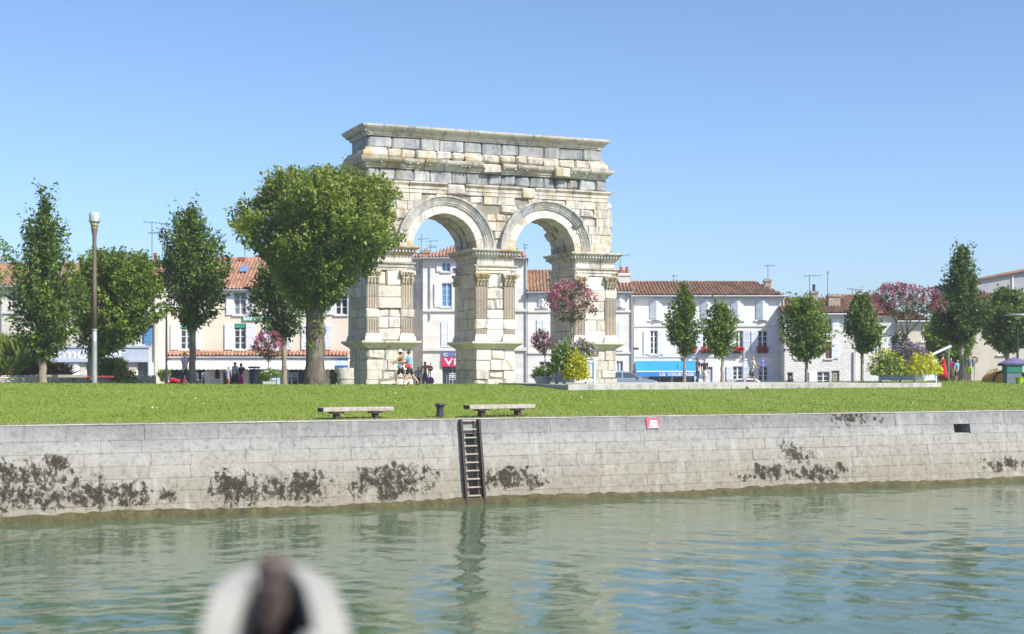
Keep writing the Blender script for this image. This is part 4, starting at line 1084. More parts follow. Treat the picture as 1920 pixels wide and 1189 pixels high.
# --- tall white corner house seen through the arch
h = House('corner_building', 'tall white three-storey house with an orange hipped roof behind the arch', 793, 988, 112, 482, 9, 'wall_white', cat='building', zb=2.45)
h.win(829, 844, 493, 509, 'open', 2, frame='frame_blue', glass='glass_sky', shw=0.42, shmat='white_shutter'); h.win(828, 847, 531, 575, 'left', 4, frame='frame_blue', glass='glass_sky', shw=0.55)
h.win(827, 852, 604, 650, 'closed', 1, shmat='white_shutter', sill=False); h.win(880, 900, 531, 575, 'open', 4); h.win(962, 972, 500, 515, 'closed', 1); h.win(958, 972, 531, 577, 'closed', 1)
h.win(829, 868, 686, 722, 'none', 1, glass='glass', sill=False, frame='brick_old'); h.win(918, 940, 604, 650, 'open', 4)
h.string(582, 0.2, 0.14); h.string(655, 0.25, 0.16)
h.finish(); h.roof(449, 4.2, 'tile_orange', hl=4.2, hr=2.0)
h.chimney(788, 806, 469, 480, dy=2.2, mat='brick_old', dp=0.8); h.aerial(790, 438, 480, 2.4, ((0.4, 0.9, 0.1),), 3); h.aerial(808, 451, 480, 2.8, ((0, 1.0, 0.08), (0.4, 0.8, 0.0), (0.52, 0.8, 0.05)), 2)
h.aerial(984, 458, 480, 2.5, ((0, 0.4, 0), (0.25, 0.4, 0.0)), 3)
h.pipe(986, 484, 720); h.pipe(806, 500, 600)
s1 = MB().box(h.x(829), h.x(872), -0.14, -0.004, h.z(669), h.z(661)).build('sign_board', M['slate_blue'], h.root); text_geo('C  U', 0.34, M['letter'], 'lettering', s1, (h.x(832), -0.145, h.z(668)), (R(90),0,0), 0.006, 0.008, 0, 1.3, 1.5)
s2 = MB().box(h.x(829), h.x(872), -0.16, -0.004, h.z(687.5), h.z(670)).build('sign_board', M['magenta'], h.root); s2['label'] = 'magenta shop sign with large white letters'; text_geo('Vi', 0.76, M['letter'], 'lettering', s2, (h.x(834), -0.165, h.z(684.5)), (R(90),0,0), 0.008, 0.018, 0, 1.35, 1.15)

# angled side wall of that house, facing left
h2 = House('side_house', 'narrow cream side of the corner house seen left of its corner', 772, 795, 113.5, 484, 8, 'wall_white', cat='building', zb=2.45)
h2.win(776, 780, 494, 512, 'closed', 1); h2.win(784, 788, 494, 512, 'closed', 1); h2.win(776, 780, 533, 578, 'closed', 1, sill=False); h2.win(785, 790, 531, 580, 'closed', 1, sill=False)
h2.string(520, 0.15, 0.1); h2.finish(); h2.roof(470, 3.5, 'tile_orange', hl=0.9, hr=0, gutter=True)

# --- lower stone house behind the right pier
h = House('stone_house', 'two-storey pale stone house behind the right pier of the arch', 989, 1185, 112, 546, 9, 'wall_white', zb=2.45)
h.win(1008, 1026, 553, 576, 'ajar', 1); h.win(1006, 1028, 600, 628, 'closed', 1); h.win(1011, 1032, 678, 722, 'none', 1, sill=False, frame='frame'); h.win(1153, 1172, 553, 576, 'ajar', 1); h.win(1152, 1166, 602, 655, 'closed', 1)
h.win(1156, 1168, 677, 714, 'none', 2, glass='glass_sky', sill=False); h.win(1080, 1100, 553, 576, 'ajar', 1); h.win(1080, 1100, 602, 650, 'open', 4)
h.string(584, 0.16, 0.1); h.string(662, 0.14, 0.1); h.finish(); h.roof(510, 4.5, 'tile')
h.chimney(1160, 1182, 512, 538, dy=1.5, mat='trim', pots=2, dp=1.0); h.aerial(1163, 478, 515, 1.8, ((0, 1.3, 0.1),), 6); h.pipe(1184, 548, 722)

# --- long white house with the blue awning
h = House('long_house', 'long white two-storey house with half-open shutters above a blue awning', 1186, 1470, 114, 554, 10, 'wall_grey', zb=2.45)
for cx in (1230, 1285, 1325, 1382, 1429): h.win(cx-12, cx+12, 561, 600, 'ajar', 1, shmat='grey_shutter')
h.win(1219, 1233, 620, 664, 'open', 4, shw=0.50); h.win(1291, 1305, 620, 662, 'open', 4, shw=0.5); h.win(1317, 1332, 620, 662, 'open', 4, shmat='grey_shutter', shw=0.5); h.win(1379, 1393, 620, 662, 'open', 4, shmat='grey_shutter', shw=0.55); h.win(1421, 1439, 620, 662, 'open', 4, shmat='grey_shutter', shw=0.52)
h.win(1216, 1258, 700, 722, 'none', 1, sill=False, frame='zinc'); h.win(1262, 1302, 700, 722, 'none', 1, sill=False, frame='zinc'); h.door(1318, 1336, 688, 724, 'grey_shutter')
h.win(1374, 1392, 687, 713, 'open', 3, shmat='grey_shutter', shw=0.5); h.win(1422, 1440, 687, 722, 'open', 4, shmat='grey_shutter', shw=0.5, sill=False)
h.string(611, 0.14, 0.09); h.string(669, 0.10, 0.06); h.finish(); h.roof(531, 4.5, 'tile', hl=0, hr=1.6)
h.chimney(1434, 1446, 523, 540, dy=2.6, mat='brick_old'); h.aerial(1440, 497, 525, 2.9, ((0, 0.9, -0.03),), 5); h.aerial(1263, 516, 530, 4.4, ((0, 0.5, 0),), 3); h.pipe(1188, 556, 722); h.pipe(1468, 556, 722)
MB().box(h.x(1325), h.x(1333), -0.5, -0.44, h.z(693), h.z(688)).box(h.x(1325), h.x(1325)+0.04, -0.44, -0.004, h.z(691), h.z(690)).build('hanging_sign', M['black'], h.root)
MB().box(h.x(1187), h.x(1197), -0.4, -0.36, h.z(656), h.z(652)).box(h.x(1187), h.x(1187)+0.05, -0.36, -0.004, h.z(655), h.z(653)).build('hanging_sign', M['black'], h.root)
qb = 0
for i in range(18):
    z0 = i * (h.ze - 0.35) / 18; w = 0.62 if i % 2 else 0.4
    MB().block(h.W - w, h.W + 0.012, -0.02, 0.1, z0 + 0.006, z0 + (h.ze - 0.35)/18 - 0.006, 0.012, 0.004, h.rg).build('quoin_stone', M['trim'], h.root, fix=False)
ao = h.awning(1191, 1308, 677, 697, 706, 1.3, 'awning_blue', 'awning_blue', scallop=False, label='bright blue shop awning lettered in white')
a, b, zm, zv, yy, _o = h.aw
MB().box(a, b, yy - 0.03, yy - 0.012, zm - 0.03, zm + 0.06).build('awning_bar', M['awning_white'], ao)
text_geo('LG  COURTAGE', 0.34, M['letter'], 'lettering', ao, (h.x(1233), yy - 0.022, zv + 0.06), (R(90),0,0), 0.005, 0.012, 0, 1.08, 1.05)

# --- rubble houses to the right
h = House('rubble_house', 'white rubble-stone house with a red-brown window and mossy roofs', 1471, 1603, 112, 588, 9, 'wall_rubble', zb=2.45)
h.win(1548, 1560, 599, 619, 'right', 2, shw=0.55); h.win(1548, 1559, 641, 672, 'right', 2, frame='frame_red', shw=0.62); h.win(1500, 1512, 599, 619, 'open', 2); h.win(1494, 1506, 641, 672, 'open', 2)
h.win(1476, 1487, 698, 722, 'none', 1, glass='dark_in', sill=False, cols=1); h.win(1532, 1556, 697, 722, 'left', 3, shw=0.62, sill=False); h.door(1559, 1574, 695, 724, 'brick_old')
h.finish(); h.roof(562, 5.0, 'tile'); h.pipe(1600, 660, 724)
h.chimney(1521, 1534, 545, 566, dy=4.0, mat='brick_old', pots=1, potmat='dark_metal'); h.chimney(1554, 1576, 551, 576, dy=2.0, mat='brick_old', dp=0.9)
h.aerial(1518, 516, 560, 4.2, ((0, 1.4, 0.02),), 5); h.aerial(1552, 508, 560, 4.4, ((0.1, 0.15, 0),), 2)
h = House('gabled_rubble_house', 'cream rubble house with an orange roof behind the pink-flowering tree', 1604, 1682, 112.3, 590, 10, 'wall_rubble', zb=2.45)
h.win(1640, 1652, 640, 668, 'none', 2); h.finish(); h.roof(556, 5.5, 'tile_orange', gutter=False); h.aerial(1598, 541, 570, 4.5, ((0, 1.4, -0.12),), 6); h.chimney(1596, 1608, 558, 568, dy=4.5, mat='pot_red')
h = House('beige_house', 'beige house with one tall window half hidden behind purple planter flowers', 1683, 1742, 112, 602, 10, 'wall_beige', zb=2.45)
h.win(1728, 1737, 607, 640, 'none', 3); h.win(1695, 1712, 655, 700, 'none', 2); h.finish(); h.roof(588, 4.5, 'tile', gutter=True)
h = House('white_cottage', 'low white cottage wall beyond the dark tree at right', 1742, 1822, 122, 660, 8, 'wall_white', zb=2.45)
h.win(1790, 1797, 690, 712, 'none', 2); h.win(1805, 1812, 690, 712, 'none', 2); h.finish(); h.roof(645, 3.5, 'tile')
h = House('warehouse', 'beige warehouse with a long gable wall and brown roof at the right edge', 1822, 2010, 113, 592, 14, 'wall_beige', cat='building', zb=2.45, yaw=R(-4))
h.win(1870, 1884, 640, 665, 'none', 2); h.win(1930, 1944, 640, 665, 'none', 2); h.finish(); h.roof(553, 6.0, 'tile')
h = House('grey_shed', 'grey industrial block with a low sloping roof above the warehouse', 1832, 2060, 134, 548, 14, 'wall_shed', cat='building', zb=2.45)
h.finish(); h.rise = 0
zt = h.z(510)
MB().prism([(-0.3, h.ze+0.004), (h.W, h.ze+0.004), (h.W, zt+0.6), (h.x(1925), zt+0.1), (-0.3, h.z(526))], 0.3, 13.0).build('upper_storey', M['wall_shed'], h.root)
rb = MB().prism([(-0.6, h.z(527)), (h.x(1925), zt+0.12), (h.W, zt+0.62), (h.W, zt+0.86), (h.x(1925), zt+0.36), (-0.6, h.z(524))], -0.1, 13.3).build('roof', M['tile'], h.root)
MB().box(-0.2, h.W, -0.35, -0.004, h.z(550), h.z(543)).build('canopy_band', M['zinc'], h.root)
MB().box(h.x(1899), h.x(1902), 0.2, 0.296, h.z(546), h.z(516)).build('pilaster_strip', M['trim'], h.root)
# ------------------------------------------------------------------ trees and plants
def leaves(name, pts, dirs, size, cols, parent, mat, rng, aspect=0.55, droop=0.35, flat_up=0.6, loc=None, tips=None, tipcol=None, mul=None):
    """leaf-shaped faces at pts; cols: list of rgb to draw from"""
    n = len(pts); pts = np.asarray(pts); dirs = np.asarray(dirs)
    rv = rng.normal(size=(n, 3)); ax = dirs * 0.5 + rv * 0.6; ax[:, 2] -= droop
    ax /= np.linalg.norm(ax, axis=1, keepdims=True) + 1e-9
    nm = rng.normal(size=(n, 3)) * 0.55 + dirs * 0.35; nm[:, 2] += flat_up
    sd_ = np.cross(ax, nm); sd_ /= np.linalg.norm(sd_, axis=1, keepdims=True) + 1e-9
    up = np.cross(sd_, ax)
    L = size * rng.uniform(0.5, 1.55, (n, 1)); Wd = L * aspect * rng.uniform(0.8, 1.2, (n, 1))
    a = pts; b = pts + ax * L * 0.45 + sd_ * Wd * 0.5 + up * L * 0.08; c = pts + ax * L; d = pts + ax * L * 0.45 - sd_ * Wd * 0.5 + up * L * 0.08
    V = np.stack([a, b, c, d], 1).reshape(-1, 3)
    Fc = np.arange(n * 4).reshape(-1, 4)
    C = np.asarray(cols)[rng.integers(0, len(cols), n)] * rng.uniform(0.75, 1.25, (n, 1))
    if mul is not None: C = C * mul[:, None]
    if tips is not None:
        t = tips[:, None]; C = C * (1 - t) + np.asarray(tipcol)[None, :] * rng.uniform(0.8, 1.2, (n, 1)) * t
    C = np.concatenate([C, np.ones((n, 1))], 1); C = np.repeat(C, 4, axis=0)
    return np_mesh(name, V, Fc, mat, parent, tint=C, loc=loc)
def interp(prof, z):
    zs = [p[0] for p in prof]; rs = [p[1] for p in prof]; return np.interp(z, zs, rs)
GREEN_D = [(0.058,0.113,0.020),(0.084,0.143,0.026),(0.101,0.163,0.030),(0.067,0.123,0.034)]
GREEN_M = [(0.111,0.199,0.022),(0.155,0.248,0.029),(0.093,0.170,0.022),(0.200,0.289,0.031)]
GREEN_L = [(0.143,0.252,0.030),(0.185,0.302,0.037),(0.109,0.202,0.026),(0.235,0.336,0.050)]
def tree(name, label, px, D, base_y, crown, trunk_r, fork_y, seed, cols, n_shoots, leaf=0.17, shoot=0.7, per=14, updir=0.5, tip=0.0, tipcol=(0.25,0.30,0.05), cat='tree', group='trees on the quay lawn',
         gaps=0.45, lean=0.0, bark='bark_pale', trunk_flare=1.25, lobes=0.14, z_base=None, limbs=7, asp=0.55, spikes=0.0, trunk_wob=0.03, fill=0.42, xr=1.0, wf=1.0):
    """crown: list of (photo y, left px, right px) outline; sizes follow from the distance"""
    rng = np.random.default_rng(seed); k = D / F; X = PX(px, D); zg = gz(X, D) if z_base is None else z_base
    root = empty(name, (X, D, zg), 0, label, cat, group)
    P = sorted([(PZ(y, D) - zg, (l + r) / 2 - px, (r - l) / 2) for y, l, r in crown])
    zz = [p[0] for p in P]; cx = [p[1] * k for p in P]; rr = [p[2] * k * wf for p in P]; n_shoots = int(n_shoots * 1.7); leaf *= 1.15; shoot *= 1.15; per = int(per * 1.35)
    z0, z1 = zz[0], zz[-1]
    # --- shoots
    zc = rng.uniform(0, 1, n_shoots * 4); zs = z0 + (z1 - z0) * zc; r_ = np.interp(zs, zz, rr)
    keep = rng.uniform(0, 1, len(zs)) < (r_ / max(rr)) ** 1.1 + 0.05
    zs = zs[keep][:n_shoots]; n = len(zs); ph = rng.uniform(0, 2 * math.pi, n)
    Rr = np.interp(zs, zz, rr); Cx = np.interp(zs, zz, cx)
    lob = 1 + lobes * np.sin(3 * ph + zs * 1.9 + seed) + lobes * 0.7 * np.sin(5 * ph - zs * 3.1 + seed * 2)
    inner = rng.uniform(0, 1, n) < fill
    q = np.where(inner, rng.uniform(0.15, 0.7, n), rng.uniform(0.78, 1.04, n)) * lob
    q = np.minimum(q, 1.2)
    end = np.stack([Cx + Rr * q * np.cos(ph), Rr * q * np.sin(ph) * xr, zs], 1)
    rad = np.stack([np.cos(ph), np.sin(ph), np.zeros(n)], 1)
    t = (zs - z0) / (z1 - z0)
    dirs = rad * (1.0 - 0.75 * t ** 2)[:, None]; dirs[:, 2] += updir * (0.25 + 1.2 * t); dirs += rng.normal(size=(n, 3)) * 0.22
    dirs /= np.linalg.norm(dirs, axis=1, keepdims=True)
    # gaps: drop shoots in the hollow parts of a slow noise
    f = np.sin(end[:, 0] * 2.1 + seed) * np.sin(end[:, 1] * 2.3 + 1.3) * np.sin(end[:, 2] * 1.9 + seed * .7) + 0.5 * np.sin(end[:, 0] * 4.3 - end[:, 2] * 3.7) * np.sin(end[:, 1] * 4.1 + seed)
    ok = ~((f > gaps) & (~inner)); end, dirs, t, inner, zs, rad = end[ok], dirs[ok], t[ok], inner[ok], zs[ok], rad[ok]; n = len(end)
    sl = shoot * rng.uniform(0.5, 1.3, n) * (1 + spikes * (rng.uniform(0, 1, n) < 0.12) * 1.2)
    if spikes > 0:      # long upright shoots that leave the outline
        ns = int(26 * spikes) + 8; ts = rng.uniform(0.25, 1.0, ns); zsp = z0 + (z1 - z0) * ts; a_ = rng.uniform(0, 6.283, ns); rs = np.interp(zsp, zz, rr)
        e2 = np.stack([np.interp(zsp, zz, cx) + rs * 1.02 * np.cos(a_), rs * 1.02 * np.sin(a_) * xr, zsp + (z1 - z0) * rng.uniform(0.03, 0.10, ns)], 1)
        d2 = np.stack([np.cos(a_) * 0.55, np.sin(a_) * 0.55, 0.8 + 0.5 * ts], 1); d2 /= np.linalg.norm(d2, axis=1, keepdims=True)
        end = np.concatenate([end, e2]); dirs = np.concatenate([dirs, d2]); t = np.concatenate([t, ts]); inner = np.concatenate([inner, np.zeros(ns, bool)]); sl = np.concatenate([sl, shoot * rng.uniform(1.4, 2.0, ns)]); n += ns
    u = np.tile(np.linspace(0.0, 1.0, per), n).reshape(n, per) + rng.uniform(-0.06, 0.06, (n, per))
    st = end - dirs * (sl * 0.72)[:, None]
    pts = st[:, None, :] + dirs[:, None, :] * (u * sl[:, None])[:, :, None]
    spread = (0.075 * shoot + 0.03) * (1.10 - 0.65 * u)
    pts = pts + rng.normal(size=(n, per, 3)) * spread[:, :, None]
    dd = np.repeat(dirs[:, None, :], per, 1).reshape(-1, 3)
    tp = None
    if tip > 0: tp = (np.clip((u - 0.2) / 0.6, 0, 1) * (tip * np.clip(0.25 + 1.1 * t, 0, 1) * (~inner))[:, None]).ravel()
    crown_o = leaves('crown', pts.reshape(-1, 3), dd, leaf, cols, root, M['leaf'], rng, asp, tips=tp, tipcol=tipcol, mul=np.repeat(rng.uniform(0.6, 1.45, n), per))
    # --- trunk and limbs
    rg = random.Random(seed); zf = PZ(fork_y, D) - zg; mb = MB()
    tp_ = []; nk = 9
    for i in range(nk):
        s_ = i / (nk - 1); tp_.append((lean * zf * (s_ - 1) + rg.uniform(-1, 1) * trunk_wob * math.sin(s_ * math.pi), rg.uniform(-1, 1) * trunk_wob * math.sin(s_ * math.pi), -0.15 + (zf + 0.15) * s_))
    rads = [trunk_r * (trunk_flare - (trunk_flare - 1) * min(1, i / (nk - 1) / 0.28) - 0.12 * i / (nk - 1)) for i in range(nk)]
    mb.tube(tp_, rads, 10)
    top = Vector((np.interp((z0 + z1) / 2, zz, cx) , 0, z0 + 0.78 * (z1 - z0)))
    mb.tube([tp_[-1], (top.x * 0.5, 0.05, (zf + top.z) / 2), tuple(top)], [trunk_r * 0.82, trunk_r * 0.45, 0.02], 7)
    for i in range(limbs):
        a = 2 * math.pi * i / limbs + rg.uniform(-0.3, 0.3); zt = z0 + (z1 - z0) * rg.uniform(0.25, 0.75); rt = float(np.interp(zt, zz, rr)) * 0.72; cxx = float(np.interp(zt, zz, cx))
        zs_ = zf + rg.uniform(-0.15, 0.25) * (z1 - zf) * 0.6
        e = Vector((cxx + rt * math.cos(a), rt * math.sin(a) * xr, zt)); b_ = Vector((0, 0, max(zf - 0.1, min(zs_, zt - 0.3))))
        mid = b_.lerp(e, 0.5) + Vector((0, 0, -0.12 * (e - b_).length * 0.3)); 
        mb.tube([tuple(b_), tuple(mid), tuple(e)], [trunk_r * 0.42, trunk_r * 0.28, 0.02], 6)
    tr = mb.build('trunk', M[bark], root, smooth=True)
    return root, rng, (zz, cx, rr, zg, X)
LIME_TIP = (0.25, 0.29, 0.055)
tree('pleached_lime', 'tall spindle-shaped tree with upright shoots at the left of the lawn', 80, 66, 718, [(360,74,88),(395,66,104),(440,44,122),(480,28,132),(520,18,142),(565,14,152),(610,22,146),(645,46,124),(672,72,96)], 0.19, 650, 11,
     GREEN_M + GREEN_D, 620, 0.15, 0.85, 14, 1.1, 0.25, (0.15,0.19,0.05), gaps=0.28, spikes=0.8, lobes=0.18, wf=0.93)
tree('lime_tree', 'rounded lime tree behind the tall street lamp', 173, 70, 718, [(474,165,285),(490,146,296),(520,138,300),(560,138,302),(600,140,294),(635,150,262),(658,160,215),(668,166,190)], 0.22, 655, 12,
     GREEN_M, 1000, 0.15, 0.6, 14, 0.6, 0.6, (0.20,0.25,0.03), gaps=0.32, bark='bark', wf=0.93)
tree('hornbeam_tree', 'dark egg-shaped tree with a bare forked stem beside the lilac-shirted man', 361, 72, 718, [(384,350,364),(410,330,384),(445,308,410),(490,302,424),(530,300,428),(560,306,424),(585,318,404),(612,340,384)], 0.18, 600, 13,
     GREEN_D + GREEN_M, 640, 0.15, 0.7, 14, 0.9, 0.10, (0.12,0.16,0.05), gaps=0.32, spikes=0.5, lobes=0.2, bark='bark', wf=0.94)
tree('hornbeam_tree', 'small dark tree with pale stem beside the large lime', 533, 78, 720, [(488,500,550),(510,480,568),(550,470,574),(590,474,574),(615,490,570),(634,515,552)], 0.15, 628, 14,
     GREEN_D, 420, 0.15, 0.6, 14, 0.7, 0.05, gaps=0.30, lobes=0.2, wf=0.94)
# the big lime
big, rng_, info = tree('lime_tree', 'largest lime tree with massive burred trunk in front of the arch', 590, 66.5, 720, [(322,560,650),(334,508,706),(355,478,728),(390,460,740),(420,448,742),(450,450,738),(480,486,708),(510,512,682),(540,536,654),(562,550,634),(578,566,620)], 0.45, 560, 15,
     GREEN_L[:3] + GREEN_M[:1], 2500, 0.155, 0.75, 14, 0.75, 1.0, LIME_TIP, gaps=0.22, bark='bark_dark', limbs=12, spikes=0.2, lobes=0.17, fill=0.30, wf=0.94)
def fat_trunk():
    old = [c for c in big.children if c.name.startswith('trunk')][0]
    rg = random.Random(4); zg = info[3]; n = 30; lv = 46; zt = PZ(505, 66.5) - zg; V = []; Fs = []
    lumps = [(rg.uniform(0, 6.28), rg.uniform(0.3, 4.2), rg.uniform(0.25, 0.5), rg.uniform(0.03, 0.08)) for _ in range(16)] + [(-0.5, 2.55, 0.35, 0.13), (-0.9, 1.3, 0.3, 0.10)]
    for i in range(lv):
        z = -0.2 + (zt + 0.2) * i / (lv - 1)
        r = float(np.interp(z, [-0.2, 0.15, 0.8, 2.2, 3.0, zt], [0.55, 0.50, 0.41, 0.385, 0.36, 0.32]))
        cxo = float(np.interp(z, [0, 2.5, zt], [0.02, 0.04, 0.0]))
        for j in range(n):
            t = 2 * math.pi * j / n; rr = r * (1 + 0.035 * math.sin(7 * t + z * 0.7) + 0.025 * math.sin(13 * t - z * 1.1) + 0.05 * math.sin(3 * t + 1.0) * max(0, 1 - z))
            for (lt, lz, ls, la) in lumps:
                dt = (t - lt + math.pi) % (2 * math.pi) - math.pi
                rr += la * math.exp(-((dt * r) ** 2 + (z - lz) ** 2) / (ls * ls * 0.35))
            V.append((cxo + rr * math.cos(t), rr * math.sin(t), z))
    for i in range(lv - 1):
        for j in range(n): Fs.append((i*n+j, i*n+(j+1) % n, (i+1)*n+(j+1) % n, (i+1)*n+j))
    Fs.append(tuple(range((lv-1)*n, lv*n)))
    mb = MB().add(V, Fs); o = mb.build('trunk', M['bark_lime'], big, smooth=True)
    old.name = 'limbs'
    # trunk shoots
    rng = np.random.default_rng(5); pts = []; 
    for (t, z, s_) in ((-0.9, 3.0, 0.22), (-1.3, 2.5, 0.2), (-1.9, 1.9, 0.18), (-0.6, 3.3, 0.2)):
        for k in range(40): pts.append((0.5*math.cos(t) + rng.normal()*s_*0.6, 0.52*math.sin(t) + rng.normal()*s_*0.3, z + rng.normal()*s_))
    pts = np.array(pts); d = np.tile(np.array([[0.2, -0.8, 0.3]]), (len(pts), 1))
    leaves('trunk_shoots', pts, d, 0.13, GREEN_M, big, M['leaf'], rng)
fat_trunk()
tree('young_hornbeam', 'taller slim young tree in front of the blue awning', 1285, 76, 718, [(534,1277,1284),(550,1270,1292),(575,1260,1302),(605,1252,1310),(630,1252,1312),(648,1262,1302),(662,1276,1292)], 0.085, 655, 16, GREEN_M + GREEN_D, 300, 0.13, 0.55, 13, 1.2, 0.3, (0.15,0.19,0.03), group='young trees on the terrace', lean=0.03, gaps=0.26, lobes=0.22, spikes=0.6)
tree('young_hornbeam', 'shorter slim young tree between the blue awning and window boxes', 1355, 76, 718, [(572,1342,1358),(585,1332,1370),(605,1324,1378),(630,1320,1380),(650,1330,1372),(665,1345,1360)], 0.085, 660, 17, GREEN_M + GREEN_L[:1], 280, 0.13, 0.55, 13, 1.2, 0.35, (0.15,0.19,0.03), group='young trees on the terrace', lean=0.03, gaps=0.26, lobes=0.22, spikes=0.6)
tree('young_hornbeam', 'round bushy young tree at the corner of the long white house', 1512, 78, 718, [(556,1496,1512),(566,1480,1534),(590,1472,1548),(620,1470,1558),(648,1474,1552),(664,1486,1536),(674,1504,1522)], 0.09, 668, 18, GREEN_M, 420, 0.14, 0.6, 13, 1.0, 0.45, (0.16,0.21,0.03), group='young trees on the terrace', gaps=0.26, lobes=0.22, spikes=0.5)
tree('young_hornbeam', 'upright young tree in front of the rubble-stone house', 1617, 80, 718, [(556,1604,1628),(570,1596,1636),(595,1588,1648),(620,1586,1656),(642,1594,1648),(660,1610,1630)], 0.09, 655, 19, GREEN_M + GREEN_D, 340, 0.14, 0.6, 13, 1.0, 0.2, (0.15,0.19,0.03), group='young trees on the terrace', gaps=0.26, lobes=0.22, spikes=0.4)
tree('dark_hornbeam', 'tall dark tree with a pointed top and spiky side shoots at right', 1803, 84, 716, [(468,1796,1808),(490,1786,1822),(520,1780,1828),(545,1764,1834),(575,1750,1846),(600,1748,1842),(620,1762,1832),(640,1786,1818)], 0.15, 630, 20, GREEN_D, 640, 0.16, 0.75, 14, 1.1, 0.12, (0.12,0.15,0.03), gaps=0.30, spikes=0.9, lobes=0.22, bark='bark')
tree('background_tree', 'mid-green bushy tree below and behind the dark pointed one', 1766, 100, 720, [(600,1748,1786),(620,1736,1802),(650,1736,1816),(675,1745,1812),(695,1758,1790)], 0.15, 680, 22, GREEN_M, 420, 0.2, 0.7, 12, 0.6, 0.2, gaps=0.5)
tree('background_tree', 'bushy green tree at the right edge before the warehouse', 1889, 92, 716, [(545,1870,1905),(562,1858,1925),(590,1850,1935),(620,1848,1935),(642,1856,1925),(655,1876,1905)], 0.14, 650, 23, GREEN_M + GREEN_D, 620, 0.18, 0.7, 13, 0.7, 0.2, gaps=0.4)
tree('edge_tree', 'tree standing just outside the left edge with a few leaves showing', -62, 72, 718, [(400,-80,-40),(440,-110,-2),(480,-120,8),(540,-120,-2),(600,-100,-20)], 0.18, 610, 24, GREEN_M, 300, 0.16, 0.7, 12, 0.9, 0.2)
def myrtle(label, px, D, base_y, crown, fork_y, seed, n, zb=None, tr=0.05, pink=(0.42,0.13,0.24), fl=0.5, leafcols=None):
    root, rng, (zz, cx, rr, zg, X) = tree('crape_myrtle', label, px, D, base_y, crown, tr, fork_y, seed, leafcols or [(0.07,0.085,0.03),(0.10,0.10,0.04),(0.06,0.075,0.025)], n, 0.09, 0.35, 10, 0.7, group='pink crape myrtles', z_base=zb, gaps=0.25, bark='bark_pale', limbs=9, trunk_flare=1.1, lobes=0.18, asp=0.5, fill=0.25)
    # flower trusses over the outside of the crown
    m = int(n * fl * 1.5); z = rng.uniform(0.25, 1.0, m); zs = zz[0] + (zz[-1] - zz[0]) * z; ph = rng.uniform(0, 6.283, m); r_ = np.interp(zs, zz, rr) * rng.uniform(0.80, 1.08, m); c_ = np.interp(zs, zz, cx)
    ctr = np.stack([c_ + r_ * np.cos(ph), r_ * np.sin(ph), zs], 1); per = 16
    pts = (ctr[:, None, :] + rng.normal(size=(m, per, 3)) * np.array([0.055, 0.055, 0.085])).reshape(-1, 3)
    p = np.array(pink); leaves('blossoms', pts, np.tile([[0, 0, 1.0]], (len(pts), 1)), 0.075, [tuple(p), tuple(p * 1.35), tuple(p * 0.7), tuple(np.minimum(p * 1.2 + 0.06, 0.8))], root, M['petal'], rng, 0.9)
    return root
TZ = 3.40
myrtle('pink crape myrtle growing from the blue-grey planter by the right pier', 1072, 66.3, 680, [(528,1055,1078),(540,1036,1108),(555,1026,1120),(575,1026,1122),(588,1038,1114),(602,1058,1088)], 602, 31, 125, TZ + 0.9, 0.055, fl=0.62)
myrtle('small pink crape myrtle above the white flower pot', 1022, 68, 700, [(622,1010,1026),(632,1000,1034),(648,1000,1034),(660,1010,1030)], 668, 32, 42, gz(PX(1022,68),68) + 0.35, 0.03, (0.50,0.17,0.27), 0.6)
myrtle('small round pink crape myrtle beside the grey bin', 503, 76, 690, [(622,496,514),(634,480,528),(650,476,530),(664,482,524),(675,496,512)], 678, 33, 95, gz(PX(503,76),76) + 0.5, 0.03, (0.42,0.11,0.25), 0.6)
myrtle('wide pink crape myrtle above the purple planter flowers at right', 1700, 73.5, 690, [(533,1660,1690),(545,1645,1750),(562,1640,1768),(578,1655,1766),(596,1680,1735)], 640, 34, 240, TZ + 0.8, 0.06, (0.36,0.10,0.19), 0.6)
